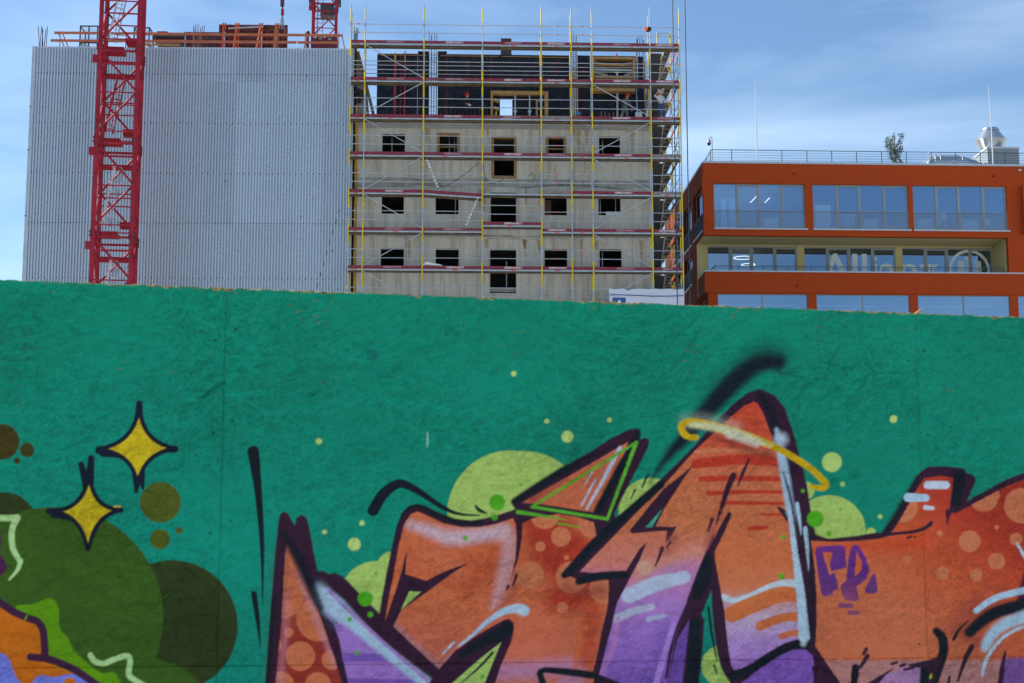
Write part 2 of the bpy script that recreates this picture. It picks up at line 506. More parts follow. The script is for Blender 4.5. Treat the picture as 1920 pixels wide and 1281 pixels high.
class Canvas:
    """spray paint laid on scattered surface points; X, Y are mural coordinates"""
    def __init__(s, X, Y):
        s.X, s.Y = X.astype(np.float32), Y.astype(np.float32)
        s.rgb = np.zeros((len(X), 3), np.float32)
    def _sel(s, lo, hi):
        return np.nonzero((s.X > lo[0]) & (s.X < hi[0]) & (s.Y > lo[1]) & (s.Y < hi[1]))[0]
    def _lay(s, idx, a, col, x, y, clip):
        if clip is not None:
            a = a * clip[idx]
        if isinstance(col, tuple) and col[0] == 'lin':      # ('lin', p0, p1, [colours]) paint fading from one colour to the next
            _, p0, p1, cs = col
            d = np.array(p1, np.float32) - np.array(p0, np.float32)
            t = np.clip(((x - p0[0]) * d[0] + (y - p0[1]) * d[1]) / (d @ d), 0, 1) * (len(cs) - 1)
            cs = np.array([P3(c) for c in cs])
            i = np.minimum(t.astype(int), len(cs) - 2)
            f = (t - i)[:, None]
            c = cs[i] * (1 - f) + cs[i + 1] * f
        else:
            c = P3(col)[None, :]
        a = a[:, None]
        s.rgb[idx] = s.rgb[idx] * (1 - a) + c * a
    def mask(s, pts, soft=1.2, smooth=False):
        p = smooth_pts(pts, True) if smooth else np.array(pts, np.float32)
        lo, hi = p.min(0) - soft * 2, p.max(0) + soft * 2
        idx = s._sel(lo, hi)
        x, y = s.X[idx], s.Y[idx]
        ins = np.zeros(len(idx), bool)
        d2 = np.full(len(idx), 1e9, np.float32)
        q = np.roll(p, -1, 0)
        for (x0, y0), (x1, y1) in zip(p, q):
            if y0 != y1:
                c = (y0 > y) != (y1 > y)
                ins ^= c & (x < (x1 - x0) * (y - y0) / (y1 - y0) + x0)
            ex, ey = x1 - x0, y1 - y0
            l2 = ex * ex + ey * ey
            if l2 == 0: continue
            t = np.clip(((x - x0) * ex + (y - y0) * ey) / l2, 0, 1)
            d2 = np.minimum(d2, (x - x0 - t * ex) ** 2 + (y - y0 - t * ey) ** 2)
        sd_ = np.sqrt(d2) * np.where(ins, -1, 1)
        a = np.clip(0.5 - sd_ / (2 * soft), 0, 1)
        return idx, a * a * (3 - 2 * a), x, y
    def full_mask(s, pts, soft=1.2, smooth=False):
        f = np.zeros(len(s.X), np.float32)
        idx, a, _, _ = s.mask(pts, soft, smooth)
        f[idx] = a
        return f
    def fill(s, pts, col, soft=1.2, smooth=False, alpha=1.0, clip=None):
        idx, a, x, y = s.mask(pts, soft, smooth)
        s._lay(idx, a * alpha, col, x, y, clip)
    def stroke(s, pts, r, col, soft=1.3, smooth=True, alpha=1.0, clip=None):
        rs = np.array(r if isinstance(r, (list, tuple)) else [r] * len(pts), np.float32)
        p = np.array(pts, np.float32)
        if smooth and len(p) > 2:
            q = smooth_pts(np.concatenate([p, rs[:, None]], 1), False, 5)
            p, rs = q[:, :2], np.maximum(q[:, 2], 0.2)
        R = rs.max() + soft * 2
        idx = s._sel(p.min(0) - R, p.max(0) + R)
        x, y = s.X[idx], s.Y[idx]
        sd_ = np.full(len(idx), 1e9, np.float32)
        for i in range(len(p) - 1):
            (x0, y0), (x1, y1) = p[i], p[i + 1]
            ex, ey = x1 - x0, y1 - y0
            l2 = max(ex * ex + ey * ey, 1e-6)
            t = np.clip(((x - x0) * ex + (y - y0) * ey) / l2, 0, 1)
            sd_ = np.minimum(sd_, np.sqrt((x - x0 - t * ex) ** 2 + (y - y0 - t * ey) ** 2) - (rs[i] + t * (rs[i + 1] - rs[i])))
        a = np.clip(0.5 - sd_ / (2 * soft), 0, 1)
        s._lay(idx, a * a * (3 - 2 * a) * alpha, col, x, y, clip)
    def dot(s, c, r, col, soft=1.3, alpha=1.0, clip=None):
        R = r + soft * 2
        idx = s._sel((c[0] - R, c[1] - R), (c[0] + R, c[1] + R))
        x, y = s.X[idx], s.Y[idx]
        a = np.clip(0.5 - (np.hypot(x - c[0], y - c[1]) - r) / (2 * soft), 0, 1)
        s._lay(idx, a * a * (3 - 2 * a) * alpha, col, x, y, clip)

PLUM, INK, NAVY = (46, 20, 42), (12, 20, 30), (13, 20, 38)
LGREEN, BGREEN = (146, 172, 90), (68, 148, 22)
ORG, PEACH, DRED = (196, 104, 66), (206, 118, 82), (146, 42, 30)
VIO, DVIO, ICE = (142, 102, 176), (108, 74, 156), (166, 192, 218)

def paint(cv):
    Y = cv.Y
    t = np.clip((cv.X - 200) / 900, 0, 1)[:, None]
    u = np.clip((Y - 560) / 600, 0, 1)[:, None]
    cv.rgb[:] = P3((0, 118, 97)) * (1 - u) + (P3((0, 124, 108)) * (1 - t) + P3((0, 116, 98)) * t) * u
    D1 = lambda k, x, y, r, col, soft=1.3, **kw: cv.dot(T(k, (x, y))[0], S(k, r), col, soft, **kw)
    F1 = lambda k, pts, col, soft=1.2, smooth=False, **kw: cv.fill(T(k, *pts), col, soft, smooth, **kw)
    S1 = lambda k, pts, r, col, soft=1.3, **kw: cv.stroke(T(k, *pts), [S(k, q) for q in r] if isinstance(r, list) else S(k, r), col, soft, **kw)
    # --- left: olive bubbles, cloud shapes, stars
    DOL, OL, GR, DGR = (56, 50, 14), (70, 80, 18), (50, 80, 20), (40, 53, 20)
    D1('A', 8, 248, 76, DOL, 2.5); D1('A', 116, 283, 31, DOL, 1.8); D1('A', 73, 329, 14, DOL, 1.5)
    D1('A', 18, 602, 138, DGR); D1('A', 687, 507, 87, OL); D1('A', 685, 665, 43, OL); D1('A', 767, 628, 15, OL)
    D1('A', 737, 1036, 281, DGR)
    D1('A', 620, 1482, 308, GR)
    D1('P', 100, 1157, 206, GR)
    D1('A', 250, 1500, 380, GR)
    F1('E1', [(0, 335), (10, 355), (0, 470), (24, 500), (50, 550), (30, 580), (0, 612), (-60, 560), (-60, 330)], (66, 26, 66))
    S1('E1', [(-40, 240), (40, 241), (105, 238)], 19, (165, 202, 138))
    S1('E1', [(107, 240), (80, 300), (74, 360), (84, 440), (128, 512)], [22, 19, 19, 18, 16], (165, 202, 138))
    S1('E1', [(128, 512), (112, 565), (60, 628)], [17, 12, 7], (165, 202, 138))
    F1('E1', [(100, 795), (200, 785), (300, 748), (350, 765), (372, 830), (376, 930), (430, 1000), (470, 1080), (560, 1160), (640, 1218), (720, 1215), (755, 1300),
              (600, 1300), (450, 1230), (290, 1120), (270, 950), (220, 900), (150, 870)], (84, 132, 2), smooth=True)
    F1('E1', [(-60, 740), (0, 785), (160, 880), (245, 915), (268, 1000), (272, 1095), (190, 1112), (300, 1150), (420, 1200), (540, 1260), (600, 1330), (-60, 1330)], (186, 98, 12))
    F1('E1', [(-60, 1085), (0, 1090), (40, 1110), (65, 1150), (110, 1255), (180, 1300), (225, 1245), (270, 1232), (340, 1243), (440, 1225), (515, 1248), (560, 1330), (-60, 1330)], (104, 112, 196), smooth=True)
    D1('E1', 440, 1290, 44, (186, 98, 12))
    S1('E1', [(-40, 735), (0, 772), (80, 828), (170, 868), (235, 893), (268, 940), (280, 1020), (284, 1105)], 24, (58, 24, 52))
    S1('E1', [(192, 1117), (300, 1128), (420, 1172), (520, 1228), (620, 1300)], 24, (58, 24, 52))
    S1('E1', [(158, 880), (172, 850)], 5, (84, 132, 2), 1.0)
    S1('E1', [(570, 1105), (598, 1143), (655, 1156), (730, 1128), (800, 1110), (820, 1140), (812, 1225), (850, 1262), (930, 1310)], 18, (165, 202, 138))
    def star(k, top, right, bot, left, cen, ro, tips):
        def arc(a, b):
            c = ((cen[0] * 1.25 + (a[0] + b[0]) * 0.5) / 2.25, (cen[1] * 1.25 + (a[1] + b[1]) * 0.5) / 2.25)
            return [((1 - t) ** 2 * a[0] + 2 * t * (1 - t) * c[0] + t * t * b[0], (1 - t) ** 2 * a[1] + 2 * t * (1 - t) * c[1] + t * t * b[1]) for t in [i / 8 for i in range(8)]]
        pts = arc(top, right) + arc(right, bot) + arc(bot, left) + arc(left, top)
        S1(k, pts + [pts[0]], ro, NAVY, smooth=False)
        for p, q, r0, r1 in tips:
            S1(k, [p, q], [r0, r1], NAVY, 1.6)
        F1(k, pts, (212, 186, 26))
    star('A', (595, 146), (712, 275), (590, 395), (466, 278), (592, 276), 19,
         [((597, 84), (594, 165), 14, 20), ((424, 284), (500, 280), 17, 22), ((440, 298), (520, 300), 14, 20), ((750, 279), (690, 278), 15, 20), ((583, 462), (588, 390), 8, 22), ((612, 448), (604, 380), 6, 18)])
    star('A', (381, 432), (478, 543), (377, 680), (272, 547), (378, 550), 19,
         [((348, 345), (372, 440), 13, 18), ((391, 318), (383, 430), 14, 20), ((210, 546), (290, 546), 13, 20), ((222, 566), (300, 566), 7, 18), ((518, 539), (470, 542), 12, 20), ((376, 704), (377, 660), 12, 20)])
    S1('A', [(490, 525), (515, 526)], 4, (200, 170, 40), 1.2)
    # --- pale green bubbles behind the letters
    cv.dot((957, 963), 118, LGREEN); cv.dot((982, 964), 118, LGREEN)
    D1('B', 1180, 415, 120, LGREEN)
    D1('C', 542, 652, 116, LGREEN)
    D1('B', 705, 852, 180, LGREEN); D1('B', 790, 705, 82, LGREEN)
    D1('D', 197, 527, 184, LGREEN); D1('D', 408, 530, 25, LGREEN); D1('D', 80, 320, 45, LGREEN)
    for k, x, y, r in (('C', 45, 157, 10), ('C', 165, 330, 9), ('C', 393, 325, 8.5), ('C', 240, 386, 22), ('B', 420, 74, 16), ('B', 635, 482, 13), ('B', 449, 526, 12), ('B', 597, 588, 32),
                       ('D', 212, 178, 49), ('D', 265, 288, 12), ('D', 453, 450, 11), ('P', 1675, 786, 7)):
        D1(k, x, y, r, (158, 184, 106), 1.5)
    S1('P', [(801, 812), (802, 822), (801, 838)], [1, 1.6, 0.8], (150, 190, 190), 1.5, alpha=0.8)
    D1('P', 698, 665, 11, (0, 102, 92), 2)
    # --- black brush strokes and spray on the green
    S1('B', [(690, 420), (735, 345), (790, 298), (840, 286), (920, 325), (1020, 392), (1110, 434), (1222, 444)], [28, 27, 24, 21, 17, 12, 8, 3], INK)
    S1('B', [(1203, 396), (1222, 418), (1256, 433)], [6, 9, 4], INK)
    S1('B', [(93, 126), (118, 330), (137, 600), (139, 885)], [30, 19, 11, 2], INK)
    S1('B', [(96, 836), (113, 950), (129, 1108)], [15, 12, 2], INK)
    S1('E7', [(145, 1075), (230, 940), (350, 800), (480, 650), (640, 470), (780, 325), (900, 240), (1050, 225)], [3, 22, 44, 50, 58, 60, 52, 44], (14, 22, 36), 9)
    S1('E7', [(560, 520), (700, 360), (840, 240), (960, 170), (1060, 190)], [44, 66, 76, 74, 52], (9, 28, 34), 26, alpha=0.75)
    S1('E7', [(500, 600), (700, 390), (900, 245), (1050, 215)], [40, 50, 50, 40], (11, 22, 34), 14, alpha=0.7)
    S1('E7', [(1020, 235), (1070, 300), (1150, 300)], [14, 10, 3], (14, 34, 40), 5, alpha=0.7)
    S1('E7', [(90, 1110), (120, 1040), (135, 1018)], [5, 8, 5], INK); S1('E7', [(10, 1190), (40, 1125)], [4, 7], INK)
    S1('B', [(190, 620), (185, 900), (150, 1300)], [10, 14, 14], (60, 70, 62), 16, alpha=0.35)
    # --- dark silhouettes of the letters
    left = T('B', (150, 1310), (180, 900), (203, 620), (215, 500), (225, 440), (246, 423), (268, 436), (285, 468), (300, 492), (308, 456), (335, 438), (358, 455), (370, 490), (390, 600),
             (414, 722), (440, 720), (470, 736), (500, 730), (530, 742), (560, 768), (620, 830), (722, 932))
    arch = T('B', (735, 850), (780, 620), (808, 500), (835, 430), (870, 396), (910, 386), (950, 396), (1020, 430), (1100, 460), (1180, 469), (1260, 456), (1330, 436), (1400, 412))
    sil = left + arch + T('C', (75, 640), (380, 700), (420, 690), (420, 900), (430, 1300), (-300, 1340))
    ms = cv.full_mask(sil, 1.6)
    cv.fill(left + arch + T('C', (75, 640), (380, 700), (420, 690), (420, 900), (430, 1300), (-300, 1340)), PLUM, 1.6)
    flag = T('E8', (105, 935), (150, 890), (600, 600), (1000, 375), (1200, 240), (1400, 148), (1470, 135), (1515, 160), (1520, 210), (1508, 262), (1560, 238), (1605, 250), (1615, 290),
             (1580, 390), (1480, 580), (1350, 830), (1235, 1060), (1262, 1140), (1180, 1260), (1050, 1180), (640, 1085), (300, 1060), (140, 1010))
    cv.fill(flag, PLUM, 1.6)
    tall = T('C', (232, 885), (400, 722), (500, 620), (600, 520), (700, 420), (760, 350), (840, 270), (895, 226), (940, 212), (990, 234), (1030, 280), (1060, 370), (1080, 440), (1110, 560), (1130, 690),
             (1142, 740), (1190, 760), (1190, 1080), (1240, 1280), (340, 1300), (390, 915), (240, 908))
    cv.fill(tall, PLUM, 1.8)
    righ = T('D', (105, 543), (200, 560), (340, 545), (430, 530), (463, 530), (520, 450), (600, 310), (640, 240), (690, 200), (790, 199), (870, 208), (885, 232), (915, 240), (930, 272), (888, 370),
             (980, 320), (1080, 265), (1240, 205), (1240, 1320), (60, 1320))
    cv.fill(righ, PLUM, 1.6)
    # --- letter 1: dotted leg and violet leg
    p1 = T('E2', (354, 82), (420, 210), (470, 312), (570, 532), (650, 742), (700, 892), (760, 1062), (830, 1300), (258, 1300), (275, 1100), (290, 950), (310, 760), (340, 200))
    m1 = cv.full_mask(p1)
    cv.fill(p1, ('lin', (560, 1020), (560, 1281), [(188, 108, 84), (166, 76, 62), (136, 44, 34), (134, 42, 32)]))
    for x, y, r in ((480, 200, 122), (560, 440, 108), (310, 540, 190), (625, 735, 188), (370, 850, 42), (470, 1050, 126), (740, 1080, 88), (300, 1300, 118), (620, 1300, 112), (250, 960, 60)):
        D1('E2', x, y, r, (198, 108, 72), 1.3, clip=m1)
    S1('E2', [(470, 320), (530, 540), (680, 900), (760, 1120)], [26, 22, 22, 20], (190, 140, 165), 9, alpha=0.5, clip=m1)
    S1('E2', [(345, 520), (335, 900), (290, 1280)], 26, (182, 120, 140), 9, alpha=0.5, clip=m1)
    S1('E2', [(345, 90), (350, 300), (318, 760)], 16, (120, 70, 50), 6, alpha=0.5, clip=m1)
    p2 = T('E2', (640, 470), (700, 470), (760, 520), (1000, 765), (1240, 985), (1560, 1230), (1620, 1320), (890, 1320), (845, 1120), (800, 900), (755, 780), (690, 700), (640, 580))
    m2 = cv.full_mask(p2, 3)
    cv.fill(p2, VIO, 2.2)
    F1('E2', [(800, 1025), (1330, 1030), (1430, 1100), (820, 1098)], DVIO, 1.4, clip=m2)
    F1('E2', [(830, 1240), (1600, 1250), (1700, 1330), (830, 1330)], DVIO, 1.4, clip=m2)
    S1('E2', [(610, 430), (660, 560), (760, 760)], [40, 62, 50], (60, 66, 92), 12, alpha=0.55)
    S1('E2', [(690, 500), (790, 640), (960, 800), (1200, 1010), (1560, 1290)], [30, 78, 56, 44, 48], ICE, 6)
    S1('E2', [(640, 480), (700, 590), (800, 690)], [42, 72, 60], ICE, 11, alpha=0.85)
    S1('E2', [(700, 478), (860, 640), (1010, 780), (1300, 1040), (1560, 1262)], [10, 13, 13, 14, 14], (150, 108, 178), 1.8, alpha=0.9)
    S1('E2', [(330, 10), (440, 200), (560, 470), (640, 640)], [40, 50, 46, 30], INK, 5, alpha=0.85, clip=ms)
    S1('E2', [(240, 560), (215, 900), (190, 1300)], 26, INK, 5, alpha=0.7, clip=ms)
    # --- letters 2 and 3: orange arch running into the dotted stem
    p3 = T('B', (752, 966), (768, 880), (800, 700), (818, 600), (845, 490), (878, 438), (912, 424), (950, 440), (1040, 482), (1130, 502), (1220, 502), (1310, 485), (1395, 455), (1412, 490)) + \
        T('E3', (735, 200), (745, 160), (830, 118), (1000, 92), (1130, 110), (1250, 150), (1277, 285)) + \
        T('C', (375, 735), (330, 795), (262, 860), (238, 890), (275, 905), (392, 908), (386, 1000), (365, 1110), (338, 1260), (330, 1310)) + \
        T('E3', (545, 1320), (600, 1150), (670, 985), (690, 900), (685, 858), (660, 830), (620, 836), (540, 880), (420, 950), (280, 1050), (165, 1178)) + \
        T('B', (1020, 1210), (900, 1100), (790, 995), (830, 915), (1000, 795), (1080, 735), (1165, 682), (1050, 735), (955, 772), (852, 737), (857, 632))
    m3 = cv.full_mask(p3)
    cv.fill(p3, ('lin', (0, 960), (0, 1281), [(196, 104, 68), (184, 88, 54), (190, 98, 62), (178, 90, 66), (172, 92, 74)]))
    S1('E3', [(900, 150), (1000, 330), (1100, 420), (1130, 600), (1000, 690)], [150, 190, 190, 160, 90], (150, 40, 26), 22, alpha=0.9, clip=m3)
    S1('E3', [(1240, 640), (1230, 900), (1190, 1140)], [70, 60, 50], (164, 60, 34), 14, alpha=0.8, clip=m3)
    S1('E3', [(340, 560), (500, 470), (600, 700)], [120, 110, 60], (160, 70, 40), 22, alpha=0.5, clip=m3)
    S1('E3', [(560, 1200), (800, 1190), (1090, 1170), (1090, 1281)], [60, 60, 60, 90], (156, 110, 148), 14, alpha=0.75, clip=m3)
    S1('E3', [(1160, 840), (1120, 1180)], [12, 16], (196, 98, 50), 3, alpha=0.8, clip=m3)
    for x, y, r in ((905, 90, 105), (1020, 250, 70), (875, 318, 36), (1060, 397, 18), (805, 520, 94), (1095, 535, 112), (1030, 750, 40), (1250, 150, 110), (1320, 620, 100), (1195, 893, 16), (560, 590, 36)):
        D1('E3', x, y, r, PEACH, 1.3, clip=m3, alpha=0.45 if x == 560 else 0.95)
    S1('E3', [(1060, 610), (1200, 640), (1300, 620)], 40, (120, 50, 44), 12, alpha=0.6, clip=m3)
    S1('B', [(880, 490), (1000, 530), (1080, 555), (1200, 545), (1340, 525)], [20, 30, 38, 34, 34], (196, 176, 196), 11, alpha=0.8, clip=m3)
    S1('B', [(1350, 530), (1372, 600), (1345, 740), (1320, 830), (1290, 900)], [40, 38, 34, 26, 14], (202, 160, 172), 11, alpha=0.7, clip=m3)
    S1('B', [(940, 640), (1100, 700)], [50, 60], (196, 108, 78), 16, alpha=0.5, clip=m3)
    S1('B', [(800, 1000), (900, 1100), (1018, 1200)], 22, (150, 110, 130), 9, alpha=0.6, clip=m3)
    # dark wedge, tapered line, green holes in the arch
    F1('B', [(857, 630), (836, 700), (760, 968), (725, 945), (790, 1000), (832, 916), (1000, 796), (1080, 736), (1168, 680), (1050, 722), (955, 770), (852, 737)], PLUM)
    F1('B', [(872, 822), (930, 826), (880, 870), (830, 915)], LGREEN)
    F1('B', [(752, 966), (766, 870), (815, 650), (850, 620), (838, 705), (800, 830)], (194, 100, 62))
    F1('E3', [(676, 108), (702, 165), (708, 250), (700, 400), (672, 545), (722, 400), (742, 280), (750, 155), (790, 130), (830, 116), (760, 80)], PLUM)
    S1('E3', [(706, 522), (682, 595)], [12, 7], PLUM); S1('E3', [(650, 598), (638, 620)], [11, 8], PLUM)
    S1('E3', [(700, 600), (650, 690)], [14, 40], (140, 70, 60), 12, alpha=0.5, clip=m3)
    S1('E3', [(560, 960), (470, 990), (250, 1090), (180, 1160)], [10, 16, 18, 10], (150, 120, 140), 6, alpha=0.4, clip=m3)
    F1('E3', [(165, 1178), (280, 1050), (420, 950), (540, 880), (620, 836), (655, 829), (684, 855), (690, 900), (670, 985), (600, 1150), (540, 1320), (60, 1320)], PLUM)
    S1('E3', [(640, 890), (600, 935), (480, 985), (330, 1080)], [46, 50, 38, 22], INK, 3)
    F1('E3', [(250, 1285), (450, 1110), (600, 993), (560, 1090), (475, 1300)], LGREEN)
    S1('E3', [(540, 1065), (450, 1165), (320, 1278)], [9, 8, 4], INK)
    S1('E3', [(765, 770), (720, 755), (620, 775), (500, 850), (400, 940), (300, 1020)], [34, 32, 24, 16, 11, 7], ICE, 2.2)
    D1('E3', 750, 775, 30, (180, 200, 220), 5)
    S1('E3', [(268, 995), (190, 1072)], [9, 6], ICE)
    S1('B', [(770, 620), (800, 500), (835, 432), (878, 400), (915, 393), (1020, 440), (1130, 478), (1230, 478)], [10, 16, 20, 16, 16, 16, 16, 12], INK, 3, alpha=0.8, clip=ms)
    S1('E3', [(900, 1300), (874, 1215), (895, 1192), (940, 1190), (1100, 1206), (1290, 1232)], [24, 24, 20, 22, 26, 26], INK, 2)
    # --- triangle flag
    cv.fill(T('E8', (228, 946), (700, 680), (1000, 505), (1200, 392), (1382, 282), (1360, 372), (1200, 690), (1002, 1052), (900, 1042), (600, 988), (400, 962)), ('lin', (980, 940), (1160, 840), [(170, 84, 62), (190, 100, 68), (202, 112, 80)]))
    S1('E8', [(140, 935), (400, 770), (700, 580)], [34, 44, 40], INK, 4)
    S1('E8', [(700, 590), (900, 470), (1050, 385)], [36, 26, 10], INK, 6, alpha=0.8)
    S1('E8', [(1490, 175), (1440, 340), (1300, 560), (1060, 1020)], [30, 40, 44, 46], INK, 4)
    S1('E8', [(700, 700), (330, 920)], [10, 30], (110, 50, 44), 6, alpha=0.6, clip=cv.full_mask(flag))
    S1('E8', [(420, 985), (700, 1030), (1000, 1060)], [10, 16, 14], INK, 4, alpha=0.8)
    S1('E8', [(1292, 350), (1130, 660), (935, 1015)], [22, 20, 13], (168, 180, 206), 1.5)
    S1('E8', [(1022, 698), (875, 975)], [10, 11], (168, 180, 206), 1.5); S1('E8', [(988, 618), (900, 765)], [9, 3], (168, 180, 206), 1.5)
    S1('E8', [(335, 992), (1470, 292)], 15, (80, 152, 36), smooth=False); S1('E8', [(1472, 292), (1155, 1128)], [21, 15], (84, 158, 44), smooth=False)
    S1('E8', [(1155, 1125), (335, 992)], 17, (78, 152, 40), smooth=False)
    S1('E8', [(180, 1050), (420, 1085), (715, 1135)], [22, 16, 5], (78, 150, 34)); S1('E8', [(620, 1173), (850, 1216)], [12, 8], (78, 140, 30))
    # --- letter 4: the tall one with a halo
    leg = T('C', (915, 259), (880, 276), (830, 320), (760, 386), (690, 452), (600, 552), (500, 652), (400, 757), (332, 826), (286, 876), (330, 880), (450, 872)) + \
        T('E4', (372, 580), (400, 628), (370, 690), (312, 800), (298, 900), (270, 1000), (210, 1225), (400, 1300), (640, 1300), (690, 1000), (760, 800), (885, 450), (1009, 140)) + \
        T('C', (1010, 480), (980, 380), (950, 300), (930, 265))
    m4 = cv.full_mask(leg)
    cv.fill(leg, ('lin', (0, 760), (0, 1281), [(186, 74, 50), (196, 96, 64), (202, 112, 74), (202, 112, 74), (190, 110, 100), (146, 104, 170), (132, 92, 172), (112, 78, 160)]), 1.4)
    R = T('C', (770, 640), (1000, 640), (1040, 700)) + T('E5', (712, 0), (760, 400), (792, 800), (800, 950), (780, 950), (680, 982), (560, 1052), (450, 1132), (320, 1184), (300, 1180), (285, 1150), (265, 1050), (240, 830), (235, 750), (210, 620), (180, 450), (160, 345))
    apex = T('C', (915, 259), (850, 300), (700, 440), (690, 490), (770, 640), (1010, 640), (1045, 660), (1010, 480), (980, 380), (950, 300), (930, 265))
    m5 = np.maximum(cv.full_mask(R), cv.full_mask(apex))
    cv.fill(apex, ('lin', (0, 760), (0, 960), [(184, 66, 44), (190, 80, 54), (200, 110, 76), (202, 112, 74)]))
    cv.fill(R, ('lin', (0, 950), (0, 1260), [(200, 110, 72), (196, 106, 68), (196, 104, 64), (192, 108, 76), (168, 146, 172), (156, 120, 182), (140, 96, 172)]))
    # stripes at the top
    RS = (168, 50, 32)
    S1('E7', [(400, 860), (700, 845), (1020, 860)], [14, 12, 10], (206, 122, 88), 3, clip=m5)
    S1('E7', [(440, 945), (620, 925), (800, 910), (1060, 930)], [30, 36, 36, 34], RS, 1.6, clip=m5)
    S1('E7', [(400, 1055), (620, 1045), (800, 1045), (1080, 1048)], [20, 20, 19, 18], RS, 1.6, clip=m5)
    S1('E7', [(338, 1162), (600, 1148), (800, 1140), (1100, 1142)], [18, 15, 13, 12], RS, 1.6, clip=m5)
    S1('E7', [(648, 1215), (800, 1218), (1100, 1222)], [15, 13, 11], RS, 1.6, clip=m5)
    S1('E5', [(508, 20), (700, 20)], [8, 12], RS, 1.6, clip=m5); S1('E5', [(425, 124), (545, 117)], [20, 13], RS, 1.6)
    S1('E7', [(620, 760), (800, 820), (1000, 890)], [20, 34, 20], (120, 44, 36), 10, alpha=0.75, clip=m5)
    # ice bands in the right leg
    S1('E5', [(230, 640), (290, 662), (400, 632), (560, 560), (680, 530), (790, 540)], [26, 20, 16, 18, 24, 32], (162, 176, 190), 1.5, clip=m5)
    S1('E5', [(290, 765), (420, 705), (560, 650), (680, 622), (800, 630)], [62, 62, 58, 52, 50], (196, 104, 58), 1.6, clip=m5)
    S1('E5', [(500, 855), (620, 806), (720, 785), (800, 785)], [36, 34, 34, 36], (194, 102, 60), 1.6, clip=m5)
    S1('E5', [(660, 932), (730, 908), (800, 905)], [24, 24, 24], (190, 100, 66), 1.6, clip=m5)
    # violet left leg
    mv = m4 * np.clip((cv.Y - 1035) / 30, 0, 1)
    S1('E4', [(470, 560), (620, 560), (860, 440)], [70, 60, 50], (190, 130, 120), 16, alpha=0.6, clip=m4)
    S1('E4', [(520, 760), (640, 660), (830, 560)], [110, 110, 90], (150, 106, 172), 10, alpha=0.55, clip=mv)
    D1('E4', 500, 555, 46, (196, 150, 130), 2, alpha=0.8)
    S1('E4', [(400, 730), (560, 660), (750, 612)], [48, 48, 38], (164, 180, 204), 3, alpha=0.85, clip=m4)
    S1('E4', [(320, 875), (430, 828), (545, 800)], [26, 24, 20], (158, 166, 186), 2.4, alpha=0.8, clip=m4)
    S1('E4', [(525, 880), (620, 856)], [16, 12], (150, 162, 186), 2, alpha=0.85, clip=m4)
    S1('E4', [(640, 960), (600, 1130), (560, 1281)], [60, 50, 40], (98, 72, 152), 14, alpha=0.6, clip=m4)
    S1('E4', [(680, 910), (630, 1080), (570, 1290)], [16, 18, 20], (150, 112, 188), 2, clip=m4)
    S1('E4', [(330, 880), (300, 1050), (225, 1225)], [16, 20, 16], (170, 110, 160), 5, alpha=0.6, clip=m4)
    # dark lines of letter 4
    F1('E7', [(452, 945), (380, 1010), (240, 1120), (100, 1290), (160, 1290), (250, 1250)], PLUM, 1.5)
    F1('E4', [(735, 10), (640, 60), (560, 130), (405, 318), (420, 338), (590, 322), (640, 322), (632, 385), (695, 298), (570, 292), (640, 150), (690, 70)], PLUM, 1.4)
    F1('E4', [(612, 182), (505, 298), (545, 300)], (62, 140, 122), 1.2)
    S1('E4', [(690, 300), (650, 370), (636, 392)], [9, 6, 3], PLUM)
    S1('E4', [(662, 392), (642, 420)], [9, 7], PLUM); S1('E4', [(610, 430), (590, 490), (566, 545)], [12, 9, 4], PLUM)
    S1('E4', [(680, 360), (640, 440)], [30, 30], (110, 50, 50), 12, alpha=0.5, clip=m4)
    F1('E4', [(512, 394), (470, 430), (380, 575), (270, 620), (280, 760), (310, 795), (400, 632), (470, 500)], PLUM, 1.4)
    F1('E4', [(275, 640), (280, 760), (230, 950), (205, 1080), (172, 1220), (212, 1228), (270, 1000), (300, 880), (330, 760), (400, 625), (300, 620)], PLUM, 1.4)
    S1('E4', [(-5, 600), (40, 560), (200, 385), (400, 205), (600, 30)], [22, 30, 30, 28, 26], INK, 2.2)
    S1('E4', [(85, 640), (200, 612), (300, 600), (372, 600)], [24, 26, 24, 22], INK, 2.5)
    S1('E7', [(1040, 690), (960, 500), (920, 460)], [26, 32, 20], INK, 8, alpha=0.85)
    # legs divide: two strokes and black shadow
    S1('E7', [(735, 1022), (690, 1130), (640, 1290)], [22, 20, 12], PLUM, 1.6); S1('E7', [(845, 905), (800, 1010), (765, 1100)], [6, 12, 4], PLUM, 1.4)
    S1('E4', [(925, 250), (900, 325)], [13, 6], PLUM)
    S1('E5', [(205, 15), (150, 150), (110, 270)], [22, 30, 30], (150, 70, 70), 8, alpha=0.6)
    S1('E5', [(268, 18), (210, 140), (130, 300)], [17, 24, 24], PLUM, 1.6); S1('E5', [(195, 0), (170, 95)], [10, 5], PLUM)
    F1('E4', [(890, 445), (935, 430), (945, 480), (925, 690), (850, 850), (876, 885), (860, 980), (845, 1300), (735, 1300), (752, 1180), (785, 870), (745, 850), (690, 1000), (655, 1180), (640, 1258), (628, 1250), (650, 1090), (700, 920), (760, 780), (800, 660)], PLUM, 1.6)
    S1('E4', [(900, 490), (870, 620), (830, 730)], [24, 48, 30], INK, 3); S1('E4', [(820, 900), (800, 1300)], [36, 46], INK, 3)
    F1('E4', [(705, 1010), (782, 880), (770, 990), (735, 1300), (640, 1300)], (98, 66, 146), 2)
    gap = T('E5', (135, 585), (60, 765), (82, 812), (75, 950), (40, 1300), (285, 1300), (240, 1220), (200, 1100), (180, 950), (160, 780))
    mg = cv.full_mask(gap)
    cv.fill(gap, (0, 114, 100))
    D1('E5', 215, 1150, 155, LGREEN, clip=mg)
